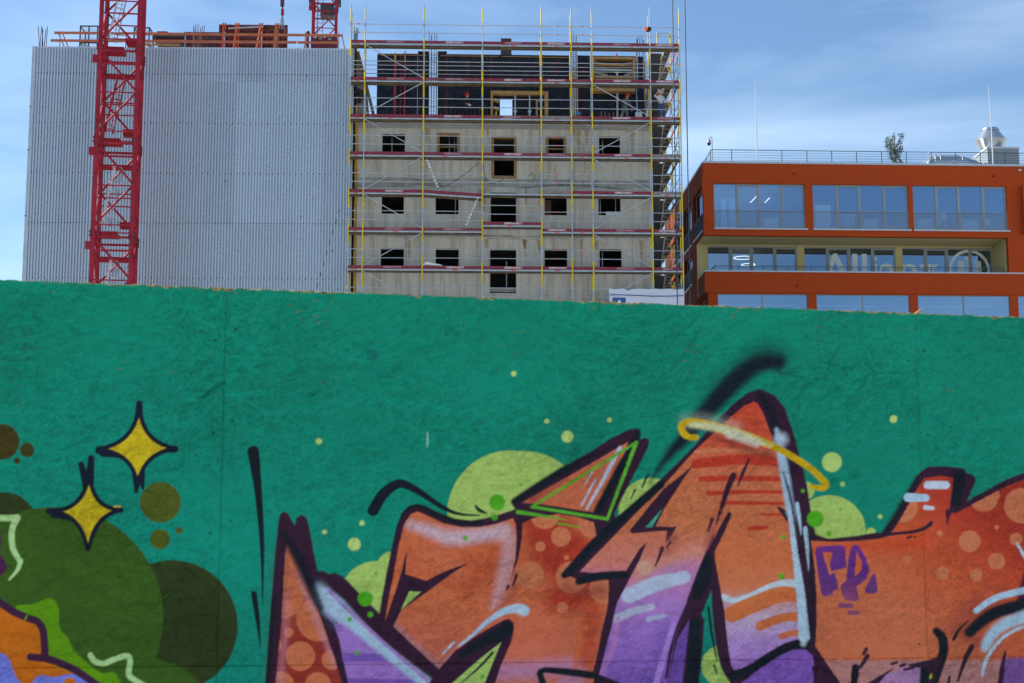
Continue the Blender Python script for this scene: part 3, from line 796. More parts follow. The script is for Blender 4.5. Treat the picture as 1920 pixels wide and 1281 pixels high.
    S1('E5', [(113, 715), (135, 900), (176, 1118)], [9, 10, 4], INK); S1('E5', [(155, 1150), (175, 1212)], [9, 5], INK)
    S1('E5', [(150, 560), (175, 800), (215, 1060), (260, 1200), (310, 1240)], [16, 30, 34, 34, 30], PLUM, 2)
    F1('E5', [(330, 1300), (400, 1250), (500, 1160), (620, 1080), (740, 1030), (830, 1026), (888, 1055), (902, 1140), (895, 1300)], (118, 78, 164), 1.6)
    S1('E5', [(290, 1225), (380, 1205), (500, 1130), (620, 1055), (740, 1000), (830, 1000), (900, 1030)], [30, 36, 34, 32, 30, 28, 22], INK, 2.5)
    S1('E5', [(890, 1030), (980, 1120), (1118, 1248)], [34, 24, 7], PLUM, 1.6)
    # right edge ice stripe
    S1('E7', [(1040, 700), (1068, 850), (1095, 1000), (1140, 1290)], [14, 28, 32, 30], ICE, 4)
    D1('E7', 1070, 770, 44, (180, 196, 220), 9)
    S1('E5', [(730, 0), (770, 330), (810, 700), (828, 930)], [24, 30, 34, 42], (170, 194, 216), 2)
    S1('E5', [(745, 0), (800, 330), (838, 600)], [6, 14, 2], PLUM, 2)
    S1('E5', [(775, -60), (790, 40), (806, 170)], [14, 14, 3], ICE, 1.6)
    S1('E7', [(1085, 1000), (1130, 1150), (1160, 1290)], [4, 10, 8], (40, 40, 66), 3)
    S1('E5', [(836, 125), (850, 250), (862, 440)], [17, 14, 3], (160, 184, 204), 1.4)
    S1('E5', [(828, 930), (822, 985)], [34, 18], (178, 198, 216), 5)
    S1('E5', [(880, 150), (890, 500), (888, 900)], [30, 30, 26], INK, 9, alpha=0.5)
    # halo
    GOLD, PALE = (192, 158, 10), (206, 196, 136)
    S1('E7', [(400, 640), (560, 640), (740, 690)], 40, (190, 200, 190), 14, alpha=0.35)
    S1('E7', [(470, 755), (420, 752), (375, 715), (372, 668), (420, 645), (520, 655), (700, 700), (850, 750), (1000, 810), (1150, 890), (1280, 975), (1365, 1055), (1392, 1090), (1360, 1112), (1280, 1100)],
       [20, 22, 24, 24, 24, 26, 26, 26, 24, 24, 24, 24, 22, 22, 14], GOLD, 1.8)
    S1('E7', [(430, 668), (560, 678), (740, 720), (880, 770), (1000, 818)], [14, 24, 25, 22, 8], PALE, 4)
    S1('E7', [(440, 662), (600, 682), (780, 728), (940, 792)], [12, 20, 20, 10], (226, 222, 184), 5, alpha=0.9)
    S1('E7', [(700, 735), (900, 805)], [22, 16], (196, 200, 190), 6, alpha=0.8)
    # --- letter 5: dotted, to the right edge
    p6 = T('D', (108, 570), (220, 576), (340, 572), (450, 560), (510, 540), (480, 545), (515, 522), (562, 450), (620, 340), (672, 258), (760, 245), (822, 258), (800, 400), (790, 492), (808, 432), (832, 432), (900, 397), (1000, 342), (1100, 291), (1240, 240),
           (1240, 1320), (280, 1320), (128, 1095), (135, 1000), (136, 850), (125, 700))
    m6 = cv.full_mask(p6)
    cv.fill(p6, ('lin', (1880, 900), (1640, 1230), [(142, 40, 28), (160, 52, 32), (178, 78, 46), (184, 96, 64), (186, 100, 68)]))
    S1('D', [(120, 610), (400, 600), (660, 570)], [24, 30, 40], (184, 66, 34), 14, alpha=0.8, clip=m6)
    F1('D', [(120, 1168), (1240, 1166), (1240, 1320), (120, 1320)], (156, 110, 112), 1.2, alpha=0.85, clip=m6)
    S1('D', [(1000, 870), (860, 1000), (1000, 1100)], [60, 70, 40], (110, 40, 40), 26, alpha=0.5, clip=m6)
    for x, y, rr in ((900, 573, 54), (750, 533, 15), (587, 662, 20), (763, 733, 34), (932, 743, 32), (1035, 672, 42), (1035, 502, 11), (1132, 563, 32), (1160, 395, 88), (970, 345, 78), (560, 400, 80)):
        D1('D', x, y, rr, PEACH, 1.5, clip=m6)
    D1('D', 1000, 845, 26, (180, 80, 60), 3, alpha=0.7); D1('D', 450, 855, 22, (200, 104, 74), 3, alpha=0.6)
    S1('D', [(440, 545), (520, 535), (620, 525), (680, 505), (708, 480)], [14, 8, 8, 9, 9], PLUM); S1('D', [(590, 556), (608, 550)], 6, PLUM)
    S1('D', [(850, 250), (832, 380)], [34, 24], INK, 4); S1('D', [(790, 420), (787, 490)], [9, 2], PLUM)
    S1('D', [(640, 260), (560, 400), (480, 530)], [16, 20, 18], INK, 4, alpha=0.7)
    S1('D', [(690, 292), (780, 292)], [20, 20], (180, 188, 210)); S1('D', [(592, 354), (682, 356)], [22, 18], ICE); S1('D', [(680, 404), (716, 408)], [12, 9], (176, 176, 190))
    PUR = (92, 40, 116)
    cv.fill(T('D', (128, 625), (138, 602), (165, 597), (255, 592), (278, 600), (285, 705), (210, 722), (200, 690), (215, 628), (164, 628), (200, 742), (225, 730), (243, 790), (240, 810), (220, 820), (215, 840), (180, 848), (160, 840), (140, 720)), ('lin', (0, 1025), (0, 1120), [PUR, (84, 40, 110), (96, 50, 108)]), 1.4)
    rr_ = T('D', (320, 590), (345, 595), (385, 660), (400, 720), (385, 760), (335, 800), (350, 865), (330, 875), (275, 865), (255, 810), (258, 790), (285, 765), (290, 690), (305, 610))
    cv.fill(rr_, ('lin', (0, 1025), (0, 1130), [PUR, (84, 38, 108), (128, 62, 96)]), 1.4)
    F1('D', [(336, 622), (362, 680), (360, 712), (325, 752), (330, 680)], (184, 84, 46))
    F1('D', [(425, 730), (435, 760), (440, 825), (425, 835), (380, 832), (376, 815), (410, 745)], (92, 46, 104))
    S1('D', [(255, 893), (305, 896)], 13, (120, 62, 96)); S1('D', [(300, 930), (340, 929)], 11, (120, 62, 96))
    # arcs and dark strokes at the lower right
    F1('D', [(1135, 870), (1150, 800), (1172, 720), (1240, 600), (1240, 880)], (70, 22, 48), 3)
    S1('D', [(932, 920), (1000, 872), (1080, 840), (1240, 805)], [14, 16, 16, 18], ICE, 1.8)
    S1('D', [(900, 1028), (960, 972), (1050, 922), (1240, 872)], [26, 30, 32, 34], INK, 4)
    S1('D', [(820, 1062), (850, 1010), (895, 970)], [9, 6, 3], INK)
    S1('D', [(978, 1100), (1012, 1040), (1080, 985), (1240, 930)], [22, 26, 28, 34], (160, 188, 212), 6)
    S1('D', [(962, 1240), (985, 1160), (1040, 1080), (1110, 1025), (1240, 975)], [8, 9, 8, 8, 8], (176, 200, 220), 1.6)
    S1('D', [(1136, 585), (1172, 645), (1210, 700)], [6, 9, 9], (190, 200, 220))
    F1('D', [(1060, 1160), (1240, 1150), (1240, 1320), (1050, 1320)], (112, 74, 140), 5)
    S1('D', [(735, 1022), (765, 1060), (768, 1130), (745, 1200), (712, 1320)], [20, 24, 24, 24, 20], INK, 2.5)
    S1('D', [(385, 1110), (370, 1135)], [9, 9], PLUM, 2); S1('D', [(390, 1145), (355, 1200)], [12, 9], PLUM, 2)
    S1('D', [(330, 1205), (318, 1300)], [20, 16], INK, 2)
    F1('D', [(360, 1300), (440, 1250), (520, 1205), (470, 1260), (430, 1300)], PLUM, 1.4)
    F1('D', [(480, 1240), (600, 1190), (660, 1200), (650, 1320), (420, 1320)], (150, 108, 152), 2)
    S1('D', [(510, 1185), (535, 1178)], 7, PLUM); S1('D', [(555, 1195), (575, 1188)], 8, PLUM); S1('D', [(575, 1213), (620, 1205)], 7, PLUM)
    F1('D', [(590, 1188), (700, 1165), (770, 1140), (745, 1210), (705, 1320), (655, 1320), (655, 1205), (600, 1200)], PLUM, 1.6)
    S1('D', [(675, 1220), (668, 1320)], 22, INK, 3); S1('D', [(708, 1240), (704, 1256)], 5, (150, 170, 40))
    S1('D', [(910, 1100), (875, 1170), (842, 1270)], [14, 12, 5], PLUM); S1('D', [(800, 1250), (785, 1320)], [7, 9], PLUM)
    S1('D', [(1078, 1125), (1062, 1210), (1048, 1320)], [5, 12, 14], PLUM)
    S1('D', [(122, 1205), (128, 1225)], [11, 11], PLUM); S1('D', [(137, 1245), (130, 1320)], [8, 12], PLUM)
    # bright green specks over everything
    for k, x, y, r in (('B', 1310, 378, 40), ('B', 1428, 290, 8), ('B', 1297, 453, 16), ('B', 1151, 558, 12), ('B', 652, 859, 38), ('B', 677, 938, 14), ('B', 705, 733, 8), ('B', 574, 962, 11), ('B', 611, 1130, 11), ('B', 1237, 1248, 10),
                       ('C', 1141, 685, 30), ('C', 1095, 583, 7), ('C', 1025, 750, 8), ('C', 1017, 894, 11), ('C', 1190, 738, 9), ('D', 255, 415, 7)):
        D1(k, x, y, r, BGREEN, 1.6)

def vnoise(x, y, seed):
    """smooth value noise in [0, 1]"""
    rg = np.random.default_rng(seed)
    tab = rg.random((256, 256)).astype(np.float32)
    xi, yi = np.floor(x).astype(int), np.floor(y).astype(int)
    fx, fy = (x - xi).astype(np.float32), (y - yi).astype(np.float32)
    fx, fy = fx * fx * (3 - 2 * fx), fy * fy * (3 - 2 * fy)
    g_ = lambda a, b: tab[a % 256, b % 256]
    return (g_(xi, yi) * (1 - fx) + g_(xi + 1, yi) * fx) * (1 - fy) + (g_(xi, yi + 1) * (1 - fx) + g_(xi + 1, yi + 1) * fx) * fy

paint_mat = bpy.data.materials.new('painted_strand_board')
paint_mat.use_nodes = True
_t = paint_mat.node_tree
_b = _t.nodes['Principled BSDF']
_a = _t.nodes.new('ShaderNodeAttribute')
_a.attribute_name = 'paint'
_t.links.new(_a.outputs['Color'], _b.inputs['Base Color'])
_b.inputs['Roughness'].default_value = 0.48
_b.inputs['Specular IOR Level'].default_value = 0.14
_co = _t.nodes.new('ShaderNodeTexCoord')
_mp = _t.nodes.new('ShaderNodeMapping')
_mp.inputs['Scale'].default_value = (14, 1, 34)
_mp.inputs['Rotation'].default_value = (0, rad(12), 0)
_nz = _t.nodes.new('ShaderNodeTexNoise')
_nz.inputs['Scale'].default_value = 3.0
_nz.inputs['Detail'].default_value = 6
_nz.inputs['Distortion'].default_value = 0.3
_bp = _t.nodes.new('ShaderNodeBump')
_bp.inputs['Strength'].default_value = 0.5
_bp.inputs['Distance'].default_value = 0.004
_t.links.new(_co.outputs['Object'], _mp.inputs['Vector'])
_t.links.new(_mp.outputs[0], _nz.inputs['Vector'])
_t.links.new(_nz.outputs['Fac'], _bp.inputs['Height'])
_t.links.new(_bp.outputs[0], _b.inputs['Normal'])
raw_mat = mat('raw_strand_board', (0.42, 0.27, 0.10), 0.8, var=0.5, scale=22, stretch=(1, 1, 4))

STEP = 0.0032
FINE_U, FINE_Z = (-1.12, 3.30), (1.02, 2.6)
def axis(lo, hi, f0, f1):
    v = [lo]
    x = lo
    while x < hi - 1e-6:
        st = STEP if f0 - 1e-6 <= x < f1 - 1e-6 else 0.05
        nx = x + st
        if x < f0 < nx: nx = f0
        x = min(nx, hi)
        v.append(x)
    return np.array(v)

def strands(us, zs, seed):
    """height field of pressed wood strands, metres"""
    rg = np.random.default_rng(seed)
    H = np.zeros((len(us), len(zs)), np.float32)
    n = int(6500 * (us[-1] - us[0]) * (zs[-1] - zs[0]))
    cx, cz = rg.uniform(us[0], us[-1], n), rg.uniform(zs[0], zs[-1], n)
    an = np.where(rg.random(n) < 0.72, rg.normal(0.28, 0.5, n), rg.uniform(0, PI, n))
    ln, wd = rg.uniform(0.014, 0.05, n), rg.uniform(0.0025, 0.0068, n)
    hh, t1, t2 = rg.uniform(0, 0.0013, n), rg.normal(0, 0.018, n), rg.normal(0, 0.13, n)
    lift = rg.random(n) < 0.12                     # strands that have sprung up at one end or edge
    hh = np.where(lift, hh + rg.uniform(0.0003, 0.0014, n), hh)
    t2 = np.where(lift, rg.normal(0, 0.26, n), t2)
    tp = rg.uniform(0.1, 0.9, n)
    for i in range(n):
        e = ln[i]
        a0, a1 = np.searchsorted(us, (cx[i] - e, cx[i] + e))
        b0, b1 = np.searchsorted(zs, (cz[i] - e, cz[i] + e))
        if a1 - a0 < 2 or b1 - b0 < 2: continue
        du, dz = us[a0:a1, None] - cx[i], zs[None, b0:b1] - cz[i]
        c, s_ = math.cos(an[i]), math.sin(an[i])
        p, q = du * c + dz * s_, -du * s_ + dz * c
        ins = (np.abs(p) < ln[i]) & (np.abs(q) < wd[i] * (1 - tp[i] * np.abs(p) / ln[i]))
        v = (hh[i] + t1[i] * p + t2[i] * q).astype(np.float32)
        H[a0:a1, b0:b1] = np.where(ins, v, H[a0:a1, b0:b1])
    return H

def panel(u0, u1, z0, z1, seed, visible):
    g_ = 0.0002
    us = axis(u0 + g_, u1 - g_, *FINE_U) if visible else np.linspace(u0 + g_, u1 - g_, 26)
    zs = axis(z0 + g_, z1 - g_, *FINE_Z) if visible else np.linspace(z0 + g_, z1 - g_, 14)
    nu, nz_ = len(us), len(zs)
    U, Zz = np.meshgrid(us, zs, indexing='ij')
    H = np.zeros((nu, nz_), np.float32)
    if visible:
        H = strands(us, zs, seed) * (0.9 + 1.6 * vnoise(U * 3.3 + seed, Zz * 4.1, 55))
        H += (vnoise(U * 9 + seed, Zz * 22, 3) - 0.5) * 0.0010
        ed = np.minimum(np.minimum(U - us[0], us[-1] - U), np.minimum(Zz - zs[0], zs[-1] - Zz))
        H -= 0.0016 * np.exp(-np.maximum(ed, 0) / 0.003)
        edge_rag = (vnoise(U * 60, U * 0 + 3.3, 7) - 0.6) * 0.006
        ztop = z1 >= Z_TOP - 0.01
        Zd = Zz + (np.where(Zz > zs[-1] - 0.003, np.minimum(edge_rag, 0.001), 0) if ztop else 0)
    else:
        Zd = Zz
    front = np.stack([U, -H, Zd], -1).reshape(-1, 3)
    nf = len(front)
    # mural coordinates of each surface point
    w0 = np.array([HF.o.x, HF.o.y, 0]) + U.reshape(-1, 1) * np.array(HF.d) + Zz.reshape(-1, 1) * np.array([0, 0, 1.0])
    d_ = w0 - np.array(EYE)
    zc = d_ @ np.array(FW)
    cv = Canvas(960 + F_PX * (d_ @ np.array(RT)) / zc, 640.5 - F_PX * (d_ @ np.array(UP)) / zc)
    if visible:
        paint(cv)
        u_, z_ = U.ravel(), Zz.ravel()
        # uneven coats, chips down to bare wood (more along the top edge), relief shade painted as darkening along the strand edges
        tone = 0.86 + 0.28 * (0.6 * vnoise(u_ * 4, z_ * 5, 21) + 0.4 * vnoise(u_ * 17 + z_ * 6, z_ * 40, 22))
        gu, gz = np.gradient(H)
        groove = np.clip((np.abs(gu) + np.abs(gz)).ravel() / 0.0016, 0, 1) ** 0.8
        rg = np.random.default_rng(seed + 90)
        cv.rgb *= tone[:, None] * (1.08 - (0.12 + 0.28 * vnoise(u_ * 2.7 + 3, z_ * 3.9, 61))[:, None] * groove[:, None])
        chip = vnoise(u_ * 6.1 + 7, z_ * 9.4, 31) * 0.30 + vnoise(u_ * 60 + 20 * z_, z_ * 120, 32) * 0.42 + vnoise(u_ * 150, z_ * 210, 33) * 0.28
        topd = (Z_TOP - z_)
        chip += 0.10 * np.exp(-topd / 0.06) - 0.10 * np.clip((topd - 0.25) / 0.5, 0, 1)
        ca = np.clip((chip - 0.80) / 0.05, 0, 1) * 0.6
        cc = np.where((vnoise(u_ * 90, z_ * 130, 34) > 0.45)[:, None], np.array([0.26, 0.20, 0.045]), np.array([0.16, 0.085, 0.03]))
        cv.rgb = cv.rgb * (1 - ca[:, None]) + cc * ca[:, None]
        if z1 >= Z_TOP - 0.01:
            band = 0.0025 + 0.007 * vnoise(u_ * 11, u_ * 0, 41) * vnoise(u_ * 55, u_ * 0, 42) * 2
            ea = np.clip((band - topd) / 0.003, 0, 1) * np.clip((vnoise(u_ * 7, u_ * 0 + 9, 43) - 0.18) * 5, 0.25, 1)
            wood = np.array([0.44, 0.36, 0.14]) * (0.3 + 1.0 * vnoise(u_ * 120, z_ * 160, 44))[:, None]
            cv.rgb = cv.rgb * (1 - ea[:, None]) + wood * ea[:, None]
        # screw heads beside the board joints
        for ue, sg in ((u0, 1), (u1, -1)):
            for zz in (z1 - 0.16, z1 - 0.47, z1 - 0.80, z1 - 1.18):
                du = u_ - (ue + sg * 0.032)
                dd = np.hypot(du, z_ - zz - 0.02 * sg)
                hit = np.clip((0.006 - dd) / 0.004, 0, 1)[:, None]
                cv.rgb = cv.rgb * (1 - hit) + np.array([0.02, 0.018, 0.016]) * hit
    else:
        cv.rgb[:] = P3((0, 118, 102))
    idx = np.arange(nf).reshape(nu, nz_)
    quads = np.stack([idx[:-1, :-1], idx[1:, :-1], idx[1:, 1:], idx[:-1, 1:]], -1).reshape(-1, 4)
    # back face and rim
    bk = np.array([[us[0], 0.022, zs[0]], [us[-1], 0.022, zs[0]], [us[-1], 0.022, zs[-1]], [us[0], 0.022, zs[-1]]])
    top_i, bot_i, lf_i, rt_i = idx[:, -1], idx[:, 0], idx[0, :], idx[-1, :]
    rim_faces = []
    rimv = []
    base = nf + 4
    def rim(line):
        nonlocal base
        pts = front[line].copy()
        pts[:, 1] = 0.022
        rimv.append(pts)
        a = np.arange(len(line) - 1)
        rim_faces.append(np.stack([line[a], line[a + 1], base + a + 1, base + a], -1))
        base += len(line)
    for ln_ in (top_i, bot_i[::-1], lf_i[::-1], rt_i): rim(ln_)
    V = np.concatenate([front, bk] + rimv).astype(np.float32)
    Q = np.concatenate([quads, [[nf, nf + 3, nf + 2, nf + 1]]] + rim_faces).astype(np.int32)
    me = bpy.data.meshes.new('board_panel')
    me.vertices.add(len(V))
    me.vertices.foreach_set('co', V.ravel())
    me.loops.add(Q.size)
    me.loops.foreach_set('vertex_index', Q.ravel())
    me.polygons.add(len(Q))
    me.polygons.foreach_set('loop_start', np.arange(0, Q.size, 4, dtype=np.int32))
    mi = np.zeros(len(Q), np.int32)
    mi[len(quads):] = 1
    me.materials.append(paint_mat)
    me.materials.append(raw_mat)
    me.polygons.foreach_set('material_index', mi)
    sm = np.zeros(len(Q), bool)
    sm[:len(quads)] = True
    me.polygons.foreach_set('use_smooth', sm)
    me.update()
    at = me.color_attributes.new('paint', 'FLOAT_COLOR', 'POINT')
    c4 = np.ones((len(V), 4), np.float32)
    c4[:nf, :3] = np.clip(cv.rgb, 0.002, 0.9)
    c4[nf:, :3] = (0.3, 0.2, 0.08)
    at.data.foreach_set('color', c4.ravel())
    me.validate()
    return put(me, 'board_panel', hoard)

k_ = 0
for row in range(2):
    for c_ in range(-2, 3):
        u0 = c_ * PW
        z1 = Z_TOP - row * PH
        vis = c_ in (-1, 0, 1)
        panel(u0, u0 + PW, z1 - PH, z1, 100 + k_, vis)
        k_ += 1
for i in range(-4, 7):
    MB().box(i * 1.25 - 0.05, i * 1.25 + 0.05, 0.024, 0.124, 0.0, 2.46).build('post', M['timber_dk'], hoard)
for zz in (0.35, 1.25, 2.3):
    MB().box(-5.0, 7.5, 0.126, 0.186, zz - 0.05, zz + 0.05).build('cross_rail', M['timber_dk'], hoard)
for i in range(-4, 7, 2):
    MB().beam((i * 1.25, 0.2, 2.2), (i * 1.25, 1.6, 0.05), 0.08).build('back_strut', M['timber_dk'], hoard)
# a loose splinter standing up at the joint
MB().add([(2.494, -0.004, 2.518), (2.512, -0.006, 2.522), (2.528, -0.012, 2.545), (2.503, -0.002, 2.53), (2.51, 0.006, 2.52)], [(0, 1, 2), (0, 2, 3), (1, 4, 2), (4, 3, 2), (0, 3, 4), (0, 4, 1)]).build('wood_splinter', M['timber'], hoard)
# ------------------------------------------------------------------ scaffold plane is the reference for the building row
SF = Frame(-7.66121, 80.33529, 0.0382880)
# ------------------------------------------------------------------ building clad in corrugated metal
cx, cz = SF.at(663, 92, 0.95)
_p = SF.w(cx, 0.95, 0)
VF = Frame(_p.x, _p.y, 0.02433)
zt = VF.at(655, 92)[1]
xl = VF.at(65, 88)[0]
bld = thing('metal_clad_building', 'tall windowless building clad in grey corrugated metal sheets behind the red crane', 'building', VF.o, VF.th)
body = MB().box(xl + 0.05, -0.05, 0.08, 16.0, 0, zt - 0.35)
body.build('core', M['slab'], bld)
MB().box(xl + 0.05, -0.05, 0.06, 0.35, zt - 0.35, zt - 0.06).build('parapet', M['slab'], bld)
NP = 110                                   # corrugations across the front
per = -xl / NP
z_a, z_b = VF.at(64, 149.5)[1], VF.at(55, 419)[1]
tiers = [(z_a, zt), (z_b, z_a), (z_b - (z_a - z_b), z_b), (0.1, z_b - (z_a - z_b))]
def sheet_mesh(n, h):
    mb = MB()
    prof = []
    for i in range(n):
        x = i * per
        prof += [(x, 0.0), (x + per * 0.06, -0.045), (x + per * 0.15, -0.085), (x + per * 0.62, -0.085), (x + per * 0.72, -0.045), (x + per * 0.78, 0.0)]
    prof.append((n * per, 0.0))
    vs = [(x, y, 0) for x, y in prof] + [(x, y, h) for x, y in prof] + [(x, y + 0.004, 0) for x, y in prof] + [(x, y + 0.004, h) for x, y in prof]
    k = len(prof)
    fs = []
    for i in range(k - 1):
        fs.append((i, i + 1, k + i + 1, k + i))
        fs.append((3 * k + i, 3 * k + i + 1, 2 * k + i + 1, 2 * k + i))
        fs.append((k + i, k + i + 1, 3 * k + i + 1, 3 * k + i))
        fs.append((2 * k + i, 2 * k + i + 1, i + 1, i))
    fs += [(0, k, 3 * k, 2 * k), (k - 1, 3 * k - 1, 4 * k - 1, 2 * k - 1)]
    mb.add(vs, fs)
    return mb
for ti, (za, zb) in enumerate(tiers):
    me = sheet_mesh(10, zb - za + 0.06).mesh('metal_sheet', M['sheet'])
    for c_ in range(11):
        put(me, 'metal_sheet', bld, (xl + c_ * 10 * per, -0.006 * (3 - ti), za - 0.06 if ti < 3 else za))
zr = [VF.at(100, y)[1] for y in (137.5, 230, 324, 417.5, 521)]
sm_ = MB()
for k, z in enumerate(zr):
    for i in range(NP):
        if k in (1, 2, 4) and i % 2: continue
        x = xl + (i + 0.88) * per
        y = -0.012
        sm_.box(x - 0.022, x + 0.022, y - 0.03, y + 0.03, z - 0.022, z + 0.022)
rg_ = random.Random(4)
for i in range(16):
    x, z = xl + (rg_.randrange(NP) + 0.9) * per, rg_.uniform(15, zt - 1)
    sm_.box(x - 0.03, x + 0.03, -0.03, 0.01, z - 0.035, z + 0.035)
sm_.build('screw_head', M['screw'], bld, kind='stuff')
for x0, x1, y0 in ((xl - 0.10, xl - 0.01, -0.05), (xl - 0.01, xl + 0.12, -0.075), (-0.07, 0.03, -0.06)):
    MB().box(x0, x1, y0, 0.3, 0.1, zt + 0.01).build('corner_trim', M['flash'], bld)
for zz in (zt - 3.3, VF.at(60, 282)[1], VF.at(55, 406)[1]):
    MB().box(xl - 0.12, xl + 0.0, -0.056, 0.3, zz, zz + 0.05).build('trim_joint', M['screw'], bld)
# side faces of the cladding
for xx in (xl - 0.02, -0.02):
    for j in range(16):
        me = MB()
        for i in range(7):
            me.box(xx - (0.03 if xx < -1 else -0.03), xx, 0.32 + j * 0.98 + i * 0.14, 0.32 + j * 0.98 + i * 0.14 + 0.07, 0.1, zt)
        me.build('side_sheet', M['sheet'], bld)

# things standing on its roof
RY = 1.0
def roof(px, py, dep=RY):
    return VF.at(px, py, dep)
zr0 = zt - 0.35
def W_(x, y, z): return VF.w(x, y, z)
rail = thing('roof_guardrail', 'two orange timber guard planks on steel posts along the metal clad roof edge', 'guardrail', VF.o, VF.th)
for (xa, ya), (xb, yb) in (((102, 61.5), (643, 67)), ((95, 76), (635, 80.5))):
    x0, z0 = roof(xa, ya, 0.5)
    x1, z1 = roof(xb, yb, 0.5)
    n = 4
    for i in range(n):
        t0, t1 = i / n, (i + 1) / n
        MB().beam((x0 + (x1 - x0) * t0 - (0.12 if i else 0), 0.5 - 0.018 * (i % 2), z0 + (z1 - z0) * t0), (x0 + (x1 - x0) * t1, 0.5 - 0.018 * (i % 2), z0 + (z1 - z0) * t1), 0.04, 0.135).build('guard_plank', M['timber_or'], rail)
for px in (112, 285, 347, 420, 490, 572, 635):
    x, _ = roof(px, 80, 0.53)
    MB().box(x - 0.025, x + 0.025, 0.535, 0.575, zr0, roof(px, 59, 0.53)[1]).build('post', M['galv'], rail)
for (xa, ya), (xb, yb) in (((109, 62), (124, 92)), ((117, 62), (131, 92)), ((641, 66), (648, 95))):
    a, b = roof(xa, ya, 0.7), roof(xb, yb, 0.7)
    MB().beam((a[0], 0.7, a[1]), (b[0], 0.7, b[1] - 0.1), 0.08, 0.05).build('end_brace', M['timber_or'], rail)

# big red framed formwork element with raking props
fw = thing('framed_formwork_panel', 'big dark red framed formwork element with orange raking props on the metal clad roof', 'formwork', VF.o, VF.th)
fd = 2.2
x0, z1 = roof(413, 47, fd)
x1, _ = roof(538, 46, fd)
MB().box(x0, x1, fd + 0.02, fd + 0.06, zr0, z1 - 0.03).build('plywood_face', M['timber_dk'], fw)
for k in range(8):
    x = x0 + (x1 - x0) * k / 7
    MB().box(x - 0.05, x + 0.05, fd - 0.10, fd + 0.015, zr0, z1).build('frame_upright', M['form_red'], fw)
for z in (z1 - 0.05, z1 - 0.35, z1 - 0.75, z1 - 1.15):
    MB().box(x0 - 0.03, x1 + 0.03, fd - 0.085, fd + 0.012, z - 0.045, z + 0.045).build('frame_rail', M['form_red'], fw)
for px, q in ((421, 416), (446, 436), (490, 478), (520, 512)):
    x, _ = roof(px, 60, fd)
    xb, _ = roof(q, 86, fd - 1.2)
    pr = MB().box(x - 0.10, x - 0.02, fd - 0.22, fd - 0.11, zr0, z1 + 0.05)
    pr.box(x + 0.03, x + 0.11, fd - 0.22, fd - 0.11, zr0, z1 + 0.05)
    p_ = pr.build('strongback', M['orange_red'], fw)
    MB().beam((x - 0.02, fd - 0.3, z1 - 0.2), (xb, fd - 1.3, zr0), 0.1, 0.1).build('raking_prop', M['orange_red'], fw)
a, b = roof(428, 53.5, fd - 0.3), roof(494, 50.5, fd - 0.3)
MB().tube((a[0], fd - 0.3, a[1]), (b[0], fd - 0.3, b[1]), 0.05, 8).build('steel_pipe', M['galv'], fw)

lw = thing('low_formwork_panel', 'low dark red steel formwork panel beside the big framed one on the metal clad roof', 'formwork', VF.o, VF.th)
x0, z1 = roof(345, 60, 2.9)
x1, _ = roof(414, 60, 2.9)
MB().box(x0, x1, 2.9, 3.0, zr0, z1).build('panel_face', M['form_red'], lw)
for k in range(5):
    x = x0 + (x1 - x0) * (k + 0.3) / 5
    MB().box(x - 0.08, x + 0.08, 2.84, 2.895, zr0 + 0.1, z1 - 0.15).build('clamp_plate', M['dark'], lw)
rk = thing('stacked_formwork', 'stack of dark formwork panels with red edges left of the low red panel', 'formwork', VF.o, VF.th)
for i, (xa, ya, xb, yb) in enumerate(((285, 62, 347, 71), (290, 71, 347, 79), (298, 79, 346, 88), (294, 57, 313, 62))):
    x0, z1 = roof(xa, ya, 2.6)
    x1, z0 = roof(xb, yb, 2.6)
    MB().box(x0, x1, 2.6 + 0.03 * i, 3.6, z0 + 0.03, z1 - 0.02).build('panel', M['dark'] if i % 2 == 0 else M['form_red'], rk)
x0, z0 = roof(270, 84, 1.4)
x1, _ = roof(337, 84, 1.4)
o = MB().beam((x0, 1.4, z0 + 0.01), (x1, 1.4, z0), 0.1, 0.1).build('timber_beam', M['timber'])
o.location, o.rotation_euler = VF.o, (0, 0, VF.th)
tag(o, 'pale yellow timber beam lying on the metal clad roof right of the crane mast', 'beam')

